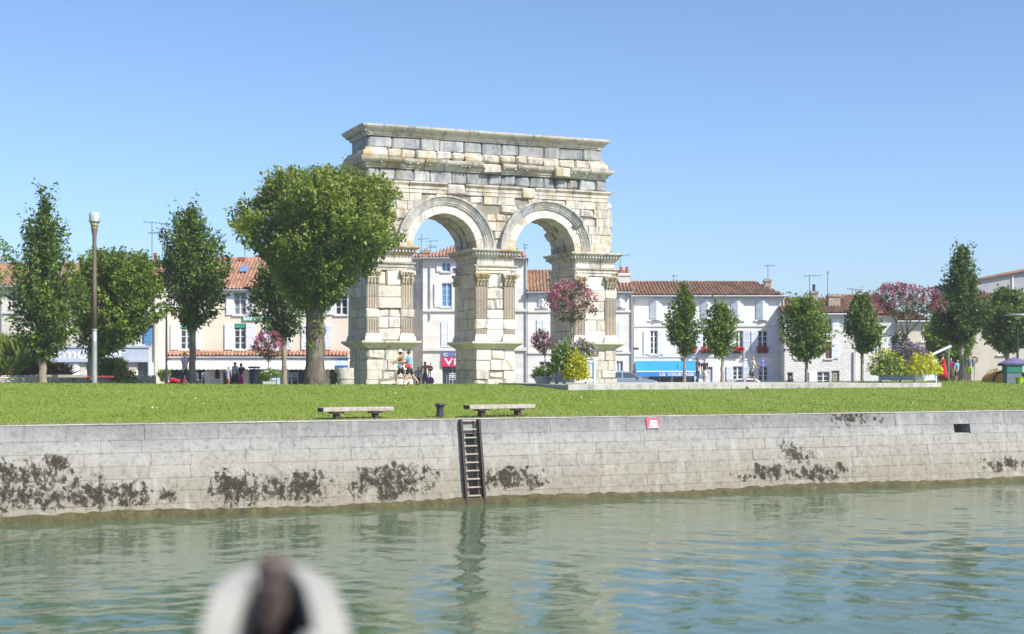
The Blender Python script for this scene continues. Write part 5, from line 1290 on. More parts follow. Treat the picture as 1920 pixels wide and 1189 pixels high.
def bush(name, label, X, Y, z, r, n, leaf, cols, seed, group='shrubs and flowers on the quay', cat='bush', flowers=None, upright=0.5, asp=0.45, grassy=False, mat=None, nf=200):
    rng = np.random.default_rng(seed); root = empty(name, (X, Y, z), 0, label, cat, group); r = np.array(r, float)
    v = rng.normal(size=(n, 3)); v /= np.linalg.norm(v, axis=1, keepdims=True); q = rng.uniform(0.25, 1, n) ** 0.5
    lob = 1 + 0.16 * np.sin(v[:, 0] * 5 + seed) * np.sin(v[:, 2] * 6 + 1) + 0.1 * np.sin(v[:, 1] * 9 + v[:, 0] * 7)
    p = v * (q * lob)[:, None] * r; p[:, 2] = np.abs(p[:, 2]) if not grassy else p[:, 2]; p[:, 2] += 0 if not grassy else r[2]
    d = v.copy(); d[:, 2] += upright
    st = MB()
    for i in range(6):
        a = rng.uniform(0, 6.28); st.tube([(0.1*math.cos(a), 0.1*math.sin(a), -0.05), (r[0]*0.5*math.cos(a), r[1]*0.5*math.sin(a), r[2]*0.6)], [0.03, 0.012], 5)
    st.build('stems', M['bark_dark'], root)
    if grassy:
        n = int(n * 1.8)
        base = np.stack([rng.normal(size=n) * r[0] * 0.3, rng.normal(size=n) * r[1] * 0.3, np.zeros(n)], 1)
        tip = base + np.stack([rng.normal(size=n) * r[0] * 0.55, rng.normal(size=n) * r[1] * 0.55, rng.uniform(0.5, 1.05, n) * r[2] * 1.45], 1)
        w = np.stack([rng.normal(size=n), rng.normal(size=n), np.zeros(n)], 1); w /= np.linalg.norm(w, axis=1, keepdims=True); w *= leaf * 0.07
        mid = base * 0.5 + tip * 0.5 + np.array([0, 0, 0.12 * r[2]]) - (tip - base) * np.array([0.12, 0.12, 0])
        V = np.stack([base - w, base + w, mid + w * 0.8, tip], 1).reshape(-1, 3); C = np.asarray(cols)[rng.integers(0, len(cols), n)] * rng.uniform(0.7, 1.3, (n, 1))
        C = np.repeat(np.concatenate([C, np.ones((n, 1))], 1), 4, 0)
        np_mesh('foliage', V, np.arange(n * 4).reshape(-1, 4), M['leaf'], root, tint=C)
    else: leaves('foliage', p, d, leaf, cols, root, M['leaf'], rng, asp)
    if flowers:
        v = rng.normal(size=(nf, 3)); v[:, 2] = np.abs(v[:, 2]); v /= np.linalg.norm(v, axis=1, keepdims=True)
        pf = v * r * rng.uniform(0.92, 1.1, (nf, 1))
        if grassy: pf[:, 2] += r[2] * 0.4
        pf = (pf[:, None, :] + rng.normal(size=(nf, 5, 3)) * 0.03).reshape(-1, 3)
        leaves('blossoms', pf, np.repeat(v, 5, 0), 0.08, flowers, root, M['petal'], rng, 0.9)
    return root
YEL = [(0.60,0.56,0.02),(0.68,0.60,0.03),(0.48,0.52,0.03),(0.54,0.56,0.03)]
PUR = [(0.30,0.18,0.42),(0.38,0.25,0.48),(0.22,0.13,0.33)]
WHT = [(0.75,0.73,0.72),(0.7,0.6,0.68)]
LEAFY = [(0.16,0.24,0.03),(0.20,0.28,0.05),(0.12,0.19,0.03),(0.24,0.28,0.08)]
# left flower bed behind the low wall
for (lab, px, D, y, rx, rz, n, cols, seed, fl, gr) in (
    ('tall feathery green shrub with white flowers at the left edge', 28, 74, 705, 1.0, 1.7, 2000, LEAFY, 41, WHT, True),
    ('low reddish-brown grass clump right of the tall left shrub', 66, 73.5, 705, 0.7, 0.75, 900, [(0.16,0.09,0.04),(0.12,0.10,0.03),(0.20,0.10,0.05)], 42, None, True),
    ('straw-coloured feather grass clump between stem and lamp post', 105, 73.5, 705, 0.55, 0.65, 900, [(0.26,0.19,0.10),(0.20,0.14,0.07),(0.12,0.12,0.04)], 43, None, True),
    ('mixed green shrub with pink flowers right of the lamp post', 206, 73.5, 705, 0.55, 0.85, 1500, LEAFY, 44, [(0.5,0.25,0.4),(0.65,0.5,0.6)], True),
    ('leafy dark green shrub beside the estate agent window', 232, 73.5, 705, 0.6, 0.6, 1300, GREEN_L, 45, [(0.6,0.5,0.2),(0.45,0.2,0.1)], False),
    ('dark green plants below the tall left shrub', 8, 73, 705, 0.9, 0.9, 900, GREEN_M, 46, [(0.55,0.08,0.3),(0.6,0.12,0.35)], True)):
    X = PX(px, D); bush('flower_bed_shrub', lab, X, D, PZ(714, D), (rx, rx * 0.7, rz), n, 0.22 if gr else 0.14, cols, seed, 'shrubs in the left flower bed', 'shrub', fl, grassy=gr, nf=40)
# plants of the planters
def ell(px0, px1, y0, y1, D): return PX((px0+px1)/2, D), PZ(y1, D), (px1-px0)/2/F*D, (y1-y0)/F*D
X, z, rx, hz = ell(1030, 1086, 640, 716, 65.6); bush('planter_foliage', 'feathery green shrub with white flowers spilling over the middle planter', X, 65.4, z + hz*0.25, (rx, rx, hz*0.72), 2600, 0.15, GREEN_L + GREEN_M, 51, flowers=WHT, nf=40)
bpy.data.objects['planter_foliage']['group'] = 'planter plants'
X, z, rx, hz = ell(1058, 1100, 660, 718, 65.2); o_ = bush('golden_foliage', 'glowing yellow-green foliage hanging over the front of the middle planter', X, 64.9, z + hz*0.15, (rx*1.15, rx*0.9, hz*0.82), 2800, 0.13, YEL + [(0.28,0.34,0.02)], 52, 'planter plants', nf=10)
X, z, rx, hz = ell(1068, 1120, 632, 688, 66.4); bush('planter_foliage', 'green foliage with lilac and white flowers on the right of the middle planter', X, 66.5, z + hz*0.35, (rx, rx, hz*0.55), 1200, 0.11, GREEN_M, 53, 'planter plants', flowers=PUR + WHT, nf=130)
for (lab, a, b, y0, y1, D, cols, fl, seed, n) in (
    ('yellow-green foliage hanging over the left side of the right planter', 1628, 1698, 652, 716, 71.7, GREEN_L[:3] + GREEN_M[:2], YEL, 54, 2000),
    ('bright yellow flowers hanging over the right corner of the right planter', 1698, 1764, 658, 712, 71.7, YEL, YEL, 55, 1900),
    ('purple flower mound at the top of the right planter', 1664, 1738, 640, 682, 72.8, GREEN_D + [(0.10,0.08,0.12)], PUR, 56, 1600),
    ('grey-green shrub behind the purple flowers', 1668, 1706, 618, 655, 74.2, [(0.13,0.16,0.09),(0.16,0.18,0.11)], None, 57, 700)):
    X, z, rx, hz = ell(a, b, y0, y1, D); bush('planter_foliage', lab, X, D, z + hz*0.2, (rx, rx*0.8, hz*0.72), n, 0.12, cols, seed, 'planter plants', flowers=fl, nf=260 if fl is PUR else 120)
X, z, rx, hz = ell(998, 1034, 684, 722, 67); bush('planter_foliage', 'loose green plants around the white pot left of the right pier', X, 67, z + hz*0.4, (rx, rx, hz*0.5), 900, 0.12, GREEN_L + GREEN_M, 58, 'planter plants', flowers=WHT, nf=15)
X, z, rx, hz = ell(485, 508, 700, 722, 74.5); bush('golden_foliage', 'lime-yellow foliage below the small crape myrtle beside the bin', X, 74.3, z + hz*0.4, (rx, rx, hz*0.55), 700, 0.10, YEL[2:] + [(0.25,0.36,0.02)], 59, 'planter plants')
X, z, rx, hz = ell(486, 526, 690, 714, 75); bush('planter_foliage', 'green foliage with white flowers in the small planter beside the bin', X, 75.3, z + hz*0.4, (rx, rx, hz*0.5), 800, 0.11, GREEN_L, 60, 'planter plants', flowers=WHT, nf=15)
X, z, rx, hz = ell(622, 634, 690, 716, 88); bush('potted_palm', 'small spiky palm in a pot under the striped awning', X, 88, z, (rx*1.4, rx*1.4, hz*0.5), 160, 0.5, GREEN_L, 61, 'planter plants', 'plant', grassy=True)
X, z, rx, hz = ell(298, 316, 685, 715, 88); bush('terrace_plant', 'narrow yellow-green plant under the left striped awning', X, 88, z, (rx, rx, hz*0.55), 260, 0.3, GREEN_L, 62, 'planter plants', 'plant', grassy=True)
X, z, rx, hz = ell(1850, 1880, 680, 716, 82); bush('ground_shrub', 'low dark green plants beside the orange tent at right', X, 82, z, (rx*1.2, rx, hz*0.6), 500, 0.16, GREEN_M, 63, 'planter plants', flowers=YEL, nf=20)
X, z, rx, hz = ell(1768, 1786, 660, 716, 86); bush('ground_shrub', 'grey-green shrub behind the woman in red', X, 86, z, (rx, rx, hz*0.6), 500, 0.16, [(0.12,0.15,0.08),(0.09,0.12,0.06)], 64, 'planter plants')
# ------------------------------------------------------------------ quayside furniture
def on(px, D, dz=0.0): X = PX(px, D); return (X, D, gz(X, D) + dz)
# low terrace wall and terrace on the right
def terrace():
    D0, D1 = 61.5, 69.8
    a = Vector((PX(1065, D0), D0, 0)); b = Vector((PX(1766, D1), D1, 0)); d = (b - a); L = d.length; ang = math.atan2(d.y, d.x)
    root = empty('terrace_wall', (a.x, a.y, TZ), ang, 'long low pale concrete kerb wall at the back of the lawn, right half', 'low wall')
    rg = random.Random(9); s = 0.0
    while s < L - 0.2:
        e = min(L, s + rg.uniform(1.9, 2.3))
        MB().block(s + 0.004, e - 0.004, 0, 0.35, -1.0, rg.uniform(-0.004, 0.004), 0.012, 0.003, rg).build('kerb_stone', M['concrete'], root, fix=False); s = e
    n = Vector((-d.y, d.x, 0)).normalized()
    q = [a + n*0.36, b + n*0.36, b + n*11, a + n*11 + d.normalized()*1.5]
    tag(MB().add([(v.x, v.y, TZ - 0.02) for v in q] + [(v.x, v.y, TZ - 0.9) for v in q], [(0,1,2,3),(0,4,5,1),(1,5,6,2),(2,6,7,3),(3,7,4,0)]).build('terrace', M['pave']), kind='structure')
    t = 0.70
    MB().lathe([(0.03,0),(0.07,0.02),(0.07,0.05),(0.03,0.06)], 8).build('pipe_end', M['rust'], root, loc=(L*0.446, -0.004, -0.2), rot=(R(90),0,0))
terrace()
def street_lamp():
    X, D, z = on(177, 66)
    H = PZ(399, 66) - z
    r = empty('street_lamp', (X, D, z), 0, 'tall street lamp with flared brown post, grey base and glass bowl head', 'street lamp')
    k = D / F
    MB().lathe([(0.135,-0.2),(0.13,0.1),(0.12,2.0),(0.118,H*0.325)], 14).build('base_sleeve', M['zinc'], r, smooth=True)
    MB().lathe([(0.14,H*0.322),(0.14,H*0.331)], 14).build('collar', M['zinc'], r)
    MB().lathe([(0.112,H*0.328),(0.10,H*0.6),(0.09,H*0.82),(0.10,H*0.87),(0.15,H*0.905),(0.16,H*0.918)], 14).build('post', flat('lamp_brown_paint', (0.15,0.115,0.085), 0.5), r, smooth=True)
    MB().lathe([(0.155,H*0.917),(0.18,H*0.93),(0.20,H*0.936)], 14).build('lamp_cup', flat('lamp_yellowed', (0.42,0.36,0.16), 0.4), r, smooth=True)
    MB().lathe([(0.20,H*0.936),(0.235,H*0.955),(0.255,H*0.985),(0.24,H*0.997),(0.20,H)], 16).build('glass_bowl', M['lamp_glass'], r, smooth=True)
    MB().lathe([(0.262,H*0.948),(0.27,H*0.951),(0.262,H*0.954)], 16).build('rim', M['zinc'], r)
street_lamp()
def thin_lamp(px, D, ytop, label, capw=0.55):
    X, _, z = on(px, D); H = PZ(ytop, D) - z
    r = empty('street_lamp', (X, D, z), 0, label, 'street lamp')
    MB().lathe([(0.11,-0.2),(0.10,0.9),(0.075,1.0),(0.055,H*0.8),(0.05,H-0.35)], 10).build('post', M['dark_metal'], r, smooth=True)
    for sx in (-1, 1): MB().tube([(0,0,H-0.4),(sx*capw*0.5,0,H-0.12)], 0.025, 6).build('bracket', M['dark_metal'], r)
    MB().lathe([(0.06,H-0.38),(0.16,H-0.3),(0.20,H-0.14),(0.10,H-0.12)], 12).build('lantern_glass', M['lamp_glass'], r, smooth=True)
    MB().lathe([(capw*0.62,H-0.12),(capw*0.55,H-0.05),(capw*0.15,H)], 14).build('lamp_cap', M['zinc'], r, smooth=True)
thin_lamp(312, 84, 566, 'thin dark street lamp beside the drainpipe of the peach building')
thin_lamp(1908, 82, 588, 'street lamp with wide flat cap at the right edge', 1.3)
def bench(px0, px1, ytop, D0, D1, label, cross=True):
    a = Vector((PX(px0, D0), D0, 0)); b = Vector((PX(px1, D1), D1, 0)); d = b - a; L = d.length; m = (a + b) / 2
    zb_ = gz(m.x, m.y); zt = PZ(ytop, m.y) - zb_
    r = empty('quay_bench', (m.x, m.y, zb_), math.atan2(d.y, d.x), label, 'bench', 'plank benches on the quay lawn')
    MB().block(-L/2, L/2, -0.22, 0.22, zt - 0.13, zt, 0.012, 0.004).build('seat', M['wood_grey'], r, fix=False)
    MB().box(-L/2 - 0.012, -L/2 - 0.001, -0.21, 0.21, zt - 0.125, zt - 0.008).build('end_cap', M['wood_dark'], r)
    for x in (-L*0.28, L*0.27):
        MB().block(x - 0.065, x + 0.065, -0.13, 0.13, -0.1, zt - 0.19, 0.01, 0.003).build('leg', M['rust'], r, fix=False)
        MB().box(x - 0.17, x + 0.17, -0.19, 0.19, zt - 0.185, zt - 0.132).build('bearer', M['wood_dark'], r)
bench(601, 733, 763.5, 41.9, 43.0, 'low plank bench on the lawn left of the iron bollard')
bench(875, 998, 758.5, 43.7, 44.8, 'low plank bench on the lawn right of the iron bollard')
bench(58, 162, 703, 68.0, 68.3, 'grey plank bench in front of the low rubble wall behind the lawn')
def rbench():
    D = 69.5; X, _, z = on(187, D); zt = PZ(705, D) - z
    r = empty('red_bench', (X, D, z), R(3), 'dark red plank bench beside the tall lamp post', 'bench')
    MB().block(-0.75, 0.65, -0.2, 0.2, zt - 0.09, zt, 0.01, 0.003).build('seat', M['wood_red'], r, fix=False)
    for x in (-0.55, 0.45): MB().box(x-0.05, x+0.05, -0.15, 0.15, -0.1, zt-0.092).build('leg', M['dark_metal'], r)
rbench()
def bollard():
    D = 43.6; X, _, z = on(825, D); H = PZ(756.5, D) - z
    r = empty('mooring_bollard', (X, D, z), 0, 'black iron mooring bollard between the two plank benches', 'bollard')
    m = flat('bollard_iron', (0.035,0.034,0.04), 0.55, 0.2, vary=0.3, scale=12)
    MB().lathe([(0.135,-0.1),(0.125,0.05),(0.105,H*0.45),(0.105,H-0.14),(0.12,H-0.09)], 18).build('post', m, r, smooth=True)
    MB().lathe([(0.12,H-0.09),(0.155,H-0.075),(0.165,H-0.04),(0.15,H-0.01),(0.07,H),(0.01,H)], 18).build('cap', m, r, smooth=True)
bollard()
def planter(px, D, w, h, rz, zb_, label, mat='planter'):
    r = empty('planter_box', (PX(px, D), D, zb_), rz, label, 'planter', 'grey-blue wooden planters')
    a = w / 2
    for sx in (-1, 1):
        for sy in (-1, 1): MB().box(sx*a - 0.06, sx*a + 0.06, sy*a - 0.06, sy*a + 0.06, 0, h + 0.05).build('corner_post', M[mat], r)
    n = max(4, int(w / 0.16))
    for (ax) in range(4):
        mb = None
        for i in range(n):
            t0 = -a + 0.062 + (w - 0.124) * i / n; t1 = -a + 0.062 + (w - 0.124) * (i + 1) / n - 0.012
            if ax == 0: q = (t0, t1, -a + 0.0, -a + 0.03)
            elif ax == 1: q = (t0, t1, a - 0.03, a)
            elif ax == 2: q = (-a, -a + 0.03, t0, t1)
            else: q = (a - 0.03, a, t0, t1)
            MB().box(*q, 0.12, h - 0.08).build('board', M[mat], r)
        for zz in (0.12, h - 0.08):
            L = (-a + 0.062, a - 0.062)
            q = {0: (L[0], L[1], -a - 0.03, -a - 0.002), 1: (L[0], L[1], a + 0.002, a + 0.03), 2: (-a - 0.03, -a - 0.002, L[0], L[1]), 3: (a + 0.002, a + 0.03, L[0], L[1])}[ax]
            MB().box(*q, zz, zz + 0.12).build('rail', M[mat], r)
    MB().box(-a + 0.035, a - 0.035, -a + 0.035, a - 0.035, 0.15, h - 0.02).build('soil', M['wood_dark'], r)
    return r
planter(1079, 66.4, 1.45, 1.05, R(12), TZ - 0.02, 'grey-blue board planter under the pink myrtle by the right pier')
planter(1702, 73.3, 2.0, 1.15, R(44), TZ - 0.02, 'large grey-blue board planter seen corner-on under yellow and purple flowers')
planter(507, 75.3, 0.85, 0.55, R(8), gz(PX(507, 75.3), 75.3), 'small pale planter under the small round myrtle beside the bin')
X, D, z = on(1018, 67); r = empty('flower_pot', (X, D, z), 0, 'wide white flower pot with loose plants left of the right pier', 'flower pot')
MB().lathe([(0.25,-0.05),(0.32,0.1),(0.44,0.34),(0.47,0.36),(0.47,0.42),(0.40,0.42),(0.38,0.34)], 18).build('bowl', M['terracotta_white'], r, smooth=True)
X, D, z = on(627, 88); r = empty('plant_pot', (X, D, z), 0, 'dark pot of the small spiky palm', 'flower pot'); MB().lathe([(0.16,0),(0.24,0.4),(0.25,0.42)], 12).build('bowl', M['dark_metal'], r)
X, D, z = on(476.5, 74); r = empty('litter_bin', (X, D, z), 0, 'dark grey-blue cylindrical litter bin beside the small planter', 'litter bin')
HB = PZ(687, 74) - z
MB().lathe([(0.24,-0.1),(0.25,0.05),(0.25,HB-0.14)], 16).build('body', M['bin'], r, smooth=True); MB().lathe([(0.27,HB-0.1),(0.33,HB-0.06),(0.31,HB-0.01),(0.05,HB)], 16).build('lid', M['bin'], r)
for a in range(4): MB().tube([(0.22*math.cos(a*1.57), 0.22*math.sin(a*1.57), HB-0.14), (0.22*math.cos(a*1.57), 0.22*math.sin(a*1.57), HB-0.09)], 0.02, 5).build('lid_stay', M['bin'], r)
# ruined column drum left of the arch
X, D, z = on(648, 78); r = empty('column_drum', (X, D, z), 0, 'worn stone column drum standing left of the arch', 'stone')
HB = PZ(690, 78) - z
MB().lathe([(0.46,-0.2),(0.47,0.1),(0.45,HB*0.5),(0.46,HB-0.05),(0.40,HB)], 16).build('drum', M['stone_mid'], r, smooth=True); MB().lathe([(0.485,HB*0.48),(0.49,HB*0.52),(0.485,HB*0.55)], 16).build('fillet', M['stone'], r)
# low rubble wall of the flower bed
def rubble_wall():
    D = 71; a = PX(-40, D); b = PX(293, D + 3); z0 = gz(PX(150, D), D)
    r = empty('rubble_wall', (a, D, z0), math.atan2(3, b - a), 'low rubble retaining wall of the left flower bed', 'low wall')
    L = math.hypot(b - a, 3); H = PZ(704.5, D) - z0; rg = random.Random(3)
    MB().box(0, L, 0.08, 0.45, -0.3, H - 0.06).build('wall_core', M['core'], r)
    mb = MB(); z = -0.1
    while z < H - 0.03:
        h = rg.uniform(0.07, 0.13); x = 0
        while x < L:
            w = rg.uniform(0.10, 0.26); mb.block(x, min(L, x + w) - 0.01, rg.uniform(-0.03, 0.03), 0.2, z, min(z + h - 0.01, H), 0.025, 0.02, rg); x += w
        z += h
    tag(mb.build('wall_stones', M['stone_clean'], r, fix=False), kind='stuff')
rubble_wall()
# traffic signs
def sign_pole(px, D, ytop, label, name='road_sign', zoff=0.0):
    X, _, z = on(px, D); H = PZ(ytop, D) - z; r = empty(name, (X, D, z), 0, label, 'road sign', None); r['H'] = 0; del r['H']
    return r, H
def disc(r, H, y, D, rad, mats, name, ringmat=None):
    zc = y; 
    MB().lathe([(rad, -0.015), (rad, 0.015)], 24).build(name, mats, r, loc=(0, -0.06, zc), rot=(R(90), 0, 0))
r, H = sign_pole(807, 87, 681, 'round red no-entry sign above a round no-parking sign on one pole')
zb_ = r.location.z
MB().tube([(0,0,-0.2),(0,0,H)], 0.03, 8).build('pole', M['zinc'], r)
z1 = PZ(691, 87) - zb_; z2 = PZ(714, 87) - zb_
MB().lathe([(0.17,-0.012),(0.17,0.012)], 24).build('no_entry_disc', M['red_sign'], r, loc=(0,-0.05,z1), rot=(R(90),0,0))
MB().box(-0.12,0.12,-0.072,-0.0625,z1-0.03,z1+0.03).build('white_bar', M['letter'], r)
MB().lathe([(0.235,-0.012),(0.235,0.012)], 24).build('no_parking_disc', M['red_sign'], r, loc=(0,-0.05,z2), rot=(R(90),0,0))
MB().lathe([(0.18,-0.008),(0.18,0.008)], 24).build('blue_field', M['blue_sign'], r, loc=(0,-0.071,z2), rot=(R(90),0,0))
mb = MB().box(-0.2,0.2,-0.088,-0.0805,-0.03,0.03); mb.V = [(x*math.cos(-.8)-z*math.sin(-.8), y, x*math.sin(-.8)+z*math.cos(-.8)+z2) for x,y,z in mb.V]; mb.build('red_slash', M['red_sign'], r)
r, H = sign_pole(1431, 100, 668, 'blue rectangular road sign with a red slash before the long white house'); zb_ = r.location.z
MB().tube([(0,0,-0.2),(0,0,H)], 0.03, 8).build('pole', M['zinc'], r)
z1, z0 = PZ(673, 100) - zb_, PZ(688, 100) - zb_
MB().box(-0.17,0.17,-0.06,-0.035,z0,z1).build('plate', M['blue_sign'], r)
mb = MB(); mb.add([(-0.15,-0.064,z0+0.02),(-0.09,-0.064,z0+0.02),(0.15,-0.064,z1-0.02),(0.09,-0.064,z1-0.02)],[(0,1,2,3)]); mb.build('red_slash', M['red_sign'], r)
MB().box(-0.03,0.03,-0.064,-0.061,z0+0.12,z1-0.08).box(-0.09,0.09,-0.064,-0.061,z1-0.14,z1-0.09).build('white_symbol', M['letter'], r)
r, H = sign_pole(1394, 100, 661, 'slim grey post carrying white and dark direction arms before the long white house'); zb_ = r.location.z
MB().tube([(0,0,-0.2),(0,0,H)], 0.06, 8).build('pole', M['planter'], r); MB().lathe([(0.10,H-0.55),(0.10,H)], 10).build('pole_head', M['zinc'], r)
for i, yy in enumerate((674, 678.5)):
    zz = PZ(yy, 100) - zb_
    for sx, mt in ((-1, 'zinc'), (1, 'white')):
        MB().prism([(sx*0.06, zz-0.06), (sx*0.20, zz-0.06), (sx*0.27, zz), (sx*0.20, zz+0.06), (sx*0.06, zz+0.06)], -0.05, -0.02).build('direction_arm', M[mt], r)
r, H = sign_pole(1827, 92, 668, 'round white road sign with a red ring before the warehouse'); zb_ = r.location.z
MB().tube([(0,0,-0.2),(0,0,H)], 0.03, 8).build('pole', M['zinc'], r); zc = PZ(675, 92) - zb_
MB().lathe([(0.22,-0.012),(0.22,0.012)], 22).build('red_ring', M['red_sign'], r, loc=(0,-0.05,zc), rot=(R(90),0,0)); MB().lathe([(0.15,-0.008),(0.15,0.008)], 22).build('white_field', M['letter'], r, loc=(0,-0.071,zc), rot=(R(90),0,0))
# window boxes with red geraniums on the sills of the long white house
for (px, y, w, lab) in ((1298, 662, 12, 'window box of red geraniums half hidden by the taller slim tree'), (1325, 662, 20, 'window box of red geraniums between the two slim trees'), (1384, 662, 19, 'window box of red geraniums just right of the shorter slim tree'), (1430, 662, 18, 'window box of red geraniums at the rightmost window of the long house')):
    D = 113.86; X = PX(px, D); z = PZ(y, D); ww = w / F * D
    r = empty('window_box', (X, D - 0.06, z + 0.0), 0, lab, 'window box', 'geranium boxes on the long house')
    MB().box(-ww/2, ww/2, -0.12, 0.10, 0.0, 0.18).build('trough', M['wood_dark'], r)
    rng = np.random.default_rng(int(px)); p = np.stack([rng.uniform(-ww/2, ww/2, 170), rng.normal(-0.05, 0.09, 170), rng.uniform(0.12, 0.42, 170)], 1)
    leaves('foliage', p, np.tile([[0,-.5,.6]], (170,1)), 0.12, GREEN_M, r, M['leaf'], rng, 0.9)
    p = np.stack([rng.uniform(-ww/2-.03, ww/2+.03, 210), rng.normal(-0.12, 0.09, 210), rng.uniform(0.14, 0.50, 210)], 1)
    leaves('blossoms', p, np.tile([[0,-.7,.4]], (210,1)), 0.12, [(0.62,0.035,0.04),(0.55,0.05,0.09),(0.70,0.08,0.08)], r, M['petal'], rng, 0.95)
# cars
def car(px, D, rz, label, paint, z=None):
    X = PX(px, D); z = gz(X, D) if z is None else z
    r = empty('parked_car', (X, D, z), rz, label, 'car')
    side = [(-2.0,0.30),(-2.05,0.62),(-1.9,0.80),(-1.0,0.92),(-0.35,0.98),(1.75,0.98),(1.98,0.85),(2.02,0.35),(1.75,0.25),(-1.75,0.25)]
    cab = [(-1.05,0.93),(-0.25,1.44),(0.35,1.50),(1.2,1.46),(1.72,1.0),(1.72,0.93)]
    def shell(poly, hw0, hw1, zt):
        V = []; n = len(poly)
        for sy in (-1, 1):
            for x, zz in poly: V.append((x, sy * (hw0 + (hw1 - hw0) * max(0, (zz - 0.93)) / 0.57), zz))
        return MB().add(V, [tuple(range(n)), tuple(range(2*n-1, n-1, -1))] + [((i+1)%n, i, n+i, n+(i+1)%n) for i in range(n)])
    b = shell(side, 0.84, 0.84, 1).build('body', M[paint], r); b.modifiers.new('bevel', 'BEVEL').width = 0.06
    c = shell(cab, 0.80, 0.60, 1).build('cabin', M[paint], r); c.modifiers.new('bevel', 'BEVEL').width = 0.04
    for sy in (-1, 1):
        MB().add([(-0.80,sy*0.80,1.0),(0.30,sy*0.80,1.0),(0.30,sy*0.66,1.40),(-0.28,sy*0.665,1.38)],[(0,1,2,3)]).build('side_window', M['glass'], r, fix=False)
        MB().add([(0.38,sy*0.80,1.0),(1.48,sy*0.80,1.0),(1.15,sy*0.66,1.38),(0.38,sy*0.66,1.40)],[(0,1,2,3)]).build('side_window', M['glass'], r, fix=False)
        MB().block(-0.85, -0.68, sy*0.92-0.06, sy*0.92+0.06, 0.98, 1.10, 0.02).build('door_mirror', M[paint], r, fix=False)
        MB().box(-2.06,-1.93,sy*0.62-0.16,sy*0.62+0.16,0.62,0.74).build('headlight', M['headlamp'], r); MB().box(1.95,2.02,sy*0.66-0.12,sy*0.66+0.12,0.68,0.84).build('rear_light', M['red_sign'], r)
        for x in (-1.28, 1.25):
            w = MB().lathe([(0.24,-0.10),(0.31,-0.09),(0.31,0.09),(0.24,0.10)], 18).build('wheel', M['tyre'], r, loc=(x, sy*0.76, 0.31), rot=(R(90),0,0)); MB().lathe([(0.19,-0.108),(0.20,0.108)], 12).build('rim', M['zinc'], w)
    MB().add([(-1.07,-0.70,0.99),(-1.07,0.70,0.99),(-0.33,0.58,1.42),(-0.33,-0.58,1.42)],[(0,1,2,3)]).build('windscreen', M['glass'], r, fix=False, loc=(-0.03,0,0.0))
    return r
car(1172, 98, R(188), 'blue-grey hatchback parked behind the right pier, mostly hidden', 'car_blue').scale = (1, 1, 0.9)
car(1385, 106, R(3), 'low white car parked behind the low wall, only its top showing', 'car_white', 2.22).scale = (1, 1, 0.8)
# scooter at the left cafe corner
X, D, z = on(332, 86); r = empty('scooter', (X, D, z + 0.12), R(10), 'silver and dark red scooter parked under the left awning', 'scooter')
for x in (-0.6, 0.6): MB().lathe([(0.18,-0.06),(0.26,-0.05),(0.26,0.05),(0.18,0.06)], 14).build('wheel', M['tyre'], r, loc=(x,0,0.26), rot=(R(90),0,0))
MB().tube([(-0.6,0,0.35),(-0.3,0,0.75),(0.1,0,0.62),(0.55,0,0.72)], [0.08,0.14,0.17,0.10], 8).build('body', M['redc'], r, smooth=True)
MB().tube([(0.0,0,0.82),(0.3,0,0.85),(0.62,0,0.80)], [0.10,0.14,0.10], 8).build('seat', M['black'], r, smooth=True); MB().tube([(-0.62,0,0.3),(-0.45,0,1.0)], 0.05, 6).tube([(-0.45,-0.3,1.05),(-0.45,0.3,1.05)], 0.03, 6).build('handlebar', M['zinc'], r)
MB().tube([(-0.58,0,0.55),(-0.70,0,0.85)], [0.16,0.06], 8).build('front_shield', M['headlamp'], r)
# cafe chairs, table and other terrace things
def chair(px, D, rz, label, mat='white'):
    X, _, z = on(px, D); z = max(z, PZ(712, D) - 0.45); r = empty('cafe_chair', (X, D, z), rz, label, 'chair', 'cafe chairs on the terrace')
    MB().block(-0.22,0.22,-0.22,0.22,0.43,0.46,0.01).build('seat', M[mat], r, fix=False)
    for x in (-0.2,0.2):
        for y in (-0.2,0.2): MB().tube([(x,y,0.43),(x*1.1,y*1.1,0)],0.018,6).build('leg', M[mat], r)
    for x in (-0.2,0.2): MB().tube([(x,0.2,0.45),(x,0.26,0.88)],0.018,6).build('back_post', M[mat], r)
    for zz in (0.62,0.74,0.86): MB().box(-0.2,0.2,0.225,0.245,zz-0.025,zz+0.025).build('back_slat', M[mat], r)
chair(366, 88, R(20), 'white cafe chair behind the stem of the dark egg-shaped tree'); chair(384, 88, R(200), 'white cafe chair between tree stem and air-conditioning box'); chair(541, 88, R(15), 'white cafe chair right of the pale stem'); chair(552, 88, R(190), 'white cafe chair left of the massive trunk'); chair(848, 95, R(0), 'white cafe chair under the magenta sign')
X, D, z = on(405, 90); r = empty('ice_box', (X, D, PZ(712, 90) - 0.55), 0, 'small cream box unit on the cafe terrace', 'box'); MB().block(-0.3,0.3,-0.25,0.25,0,0.55,0.03).build('body', M['wall_cream'], r, fix=False); MB().box(-0.32,0.32,-0.27,0.27,0.552,0.60).build('lid', M['white'], r)
X, D, z = on(638, 88); r = empty('blue_board', (X, D, PZ(710, 88) - 0.5), R(8), 'small blue folding board beside the column drum', 'board'); 
for sy in (-1,1): MB().box(-0.2,0.2,sy*0.12-0.015,sy*0.12+0.015,0,0.72).build('panel', M['blue_sign'], r)
MB().box(-0.16,0.16,-0.140,-0.1355,0.12,0.6).build('white_sheet', M['letter'], r)
X, D, z = on(853, 104); r = empty('bike_rack', (X, D, PZ(723, 104)), 0, 'grey metal bicycle rack under the magenta sign', 'bike rack')
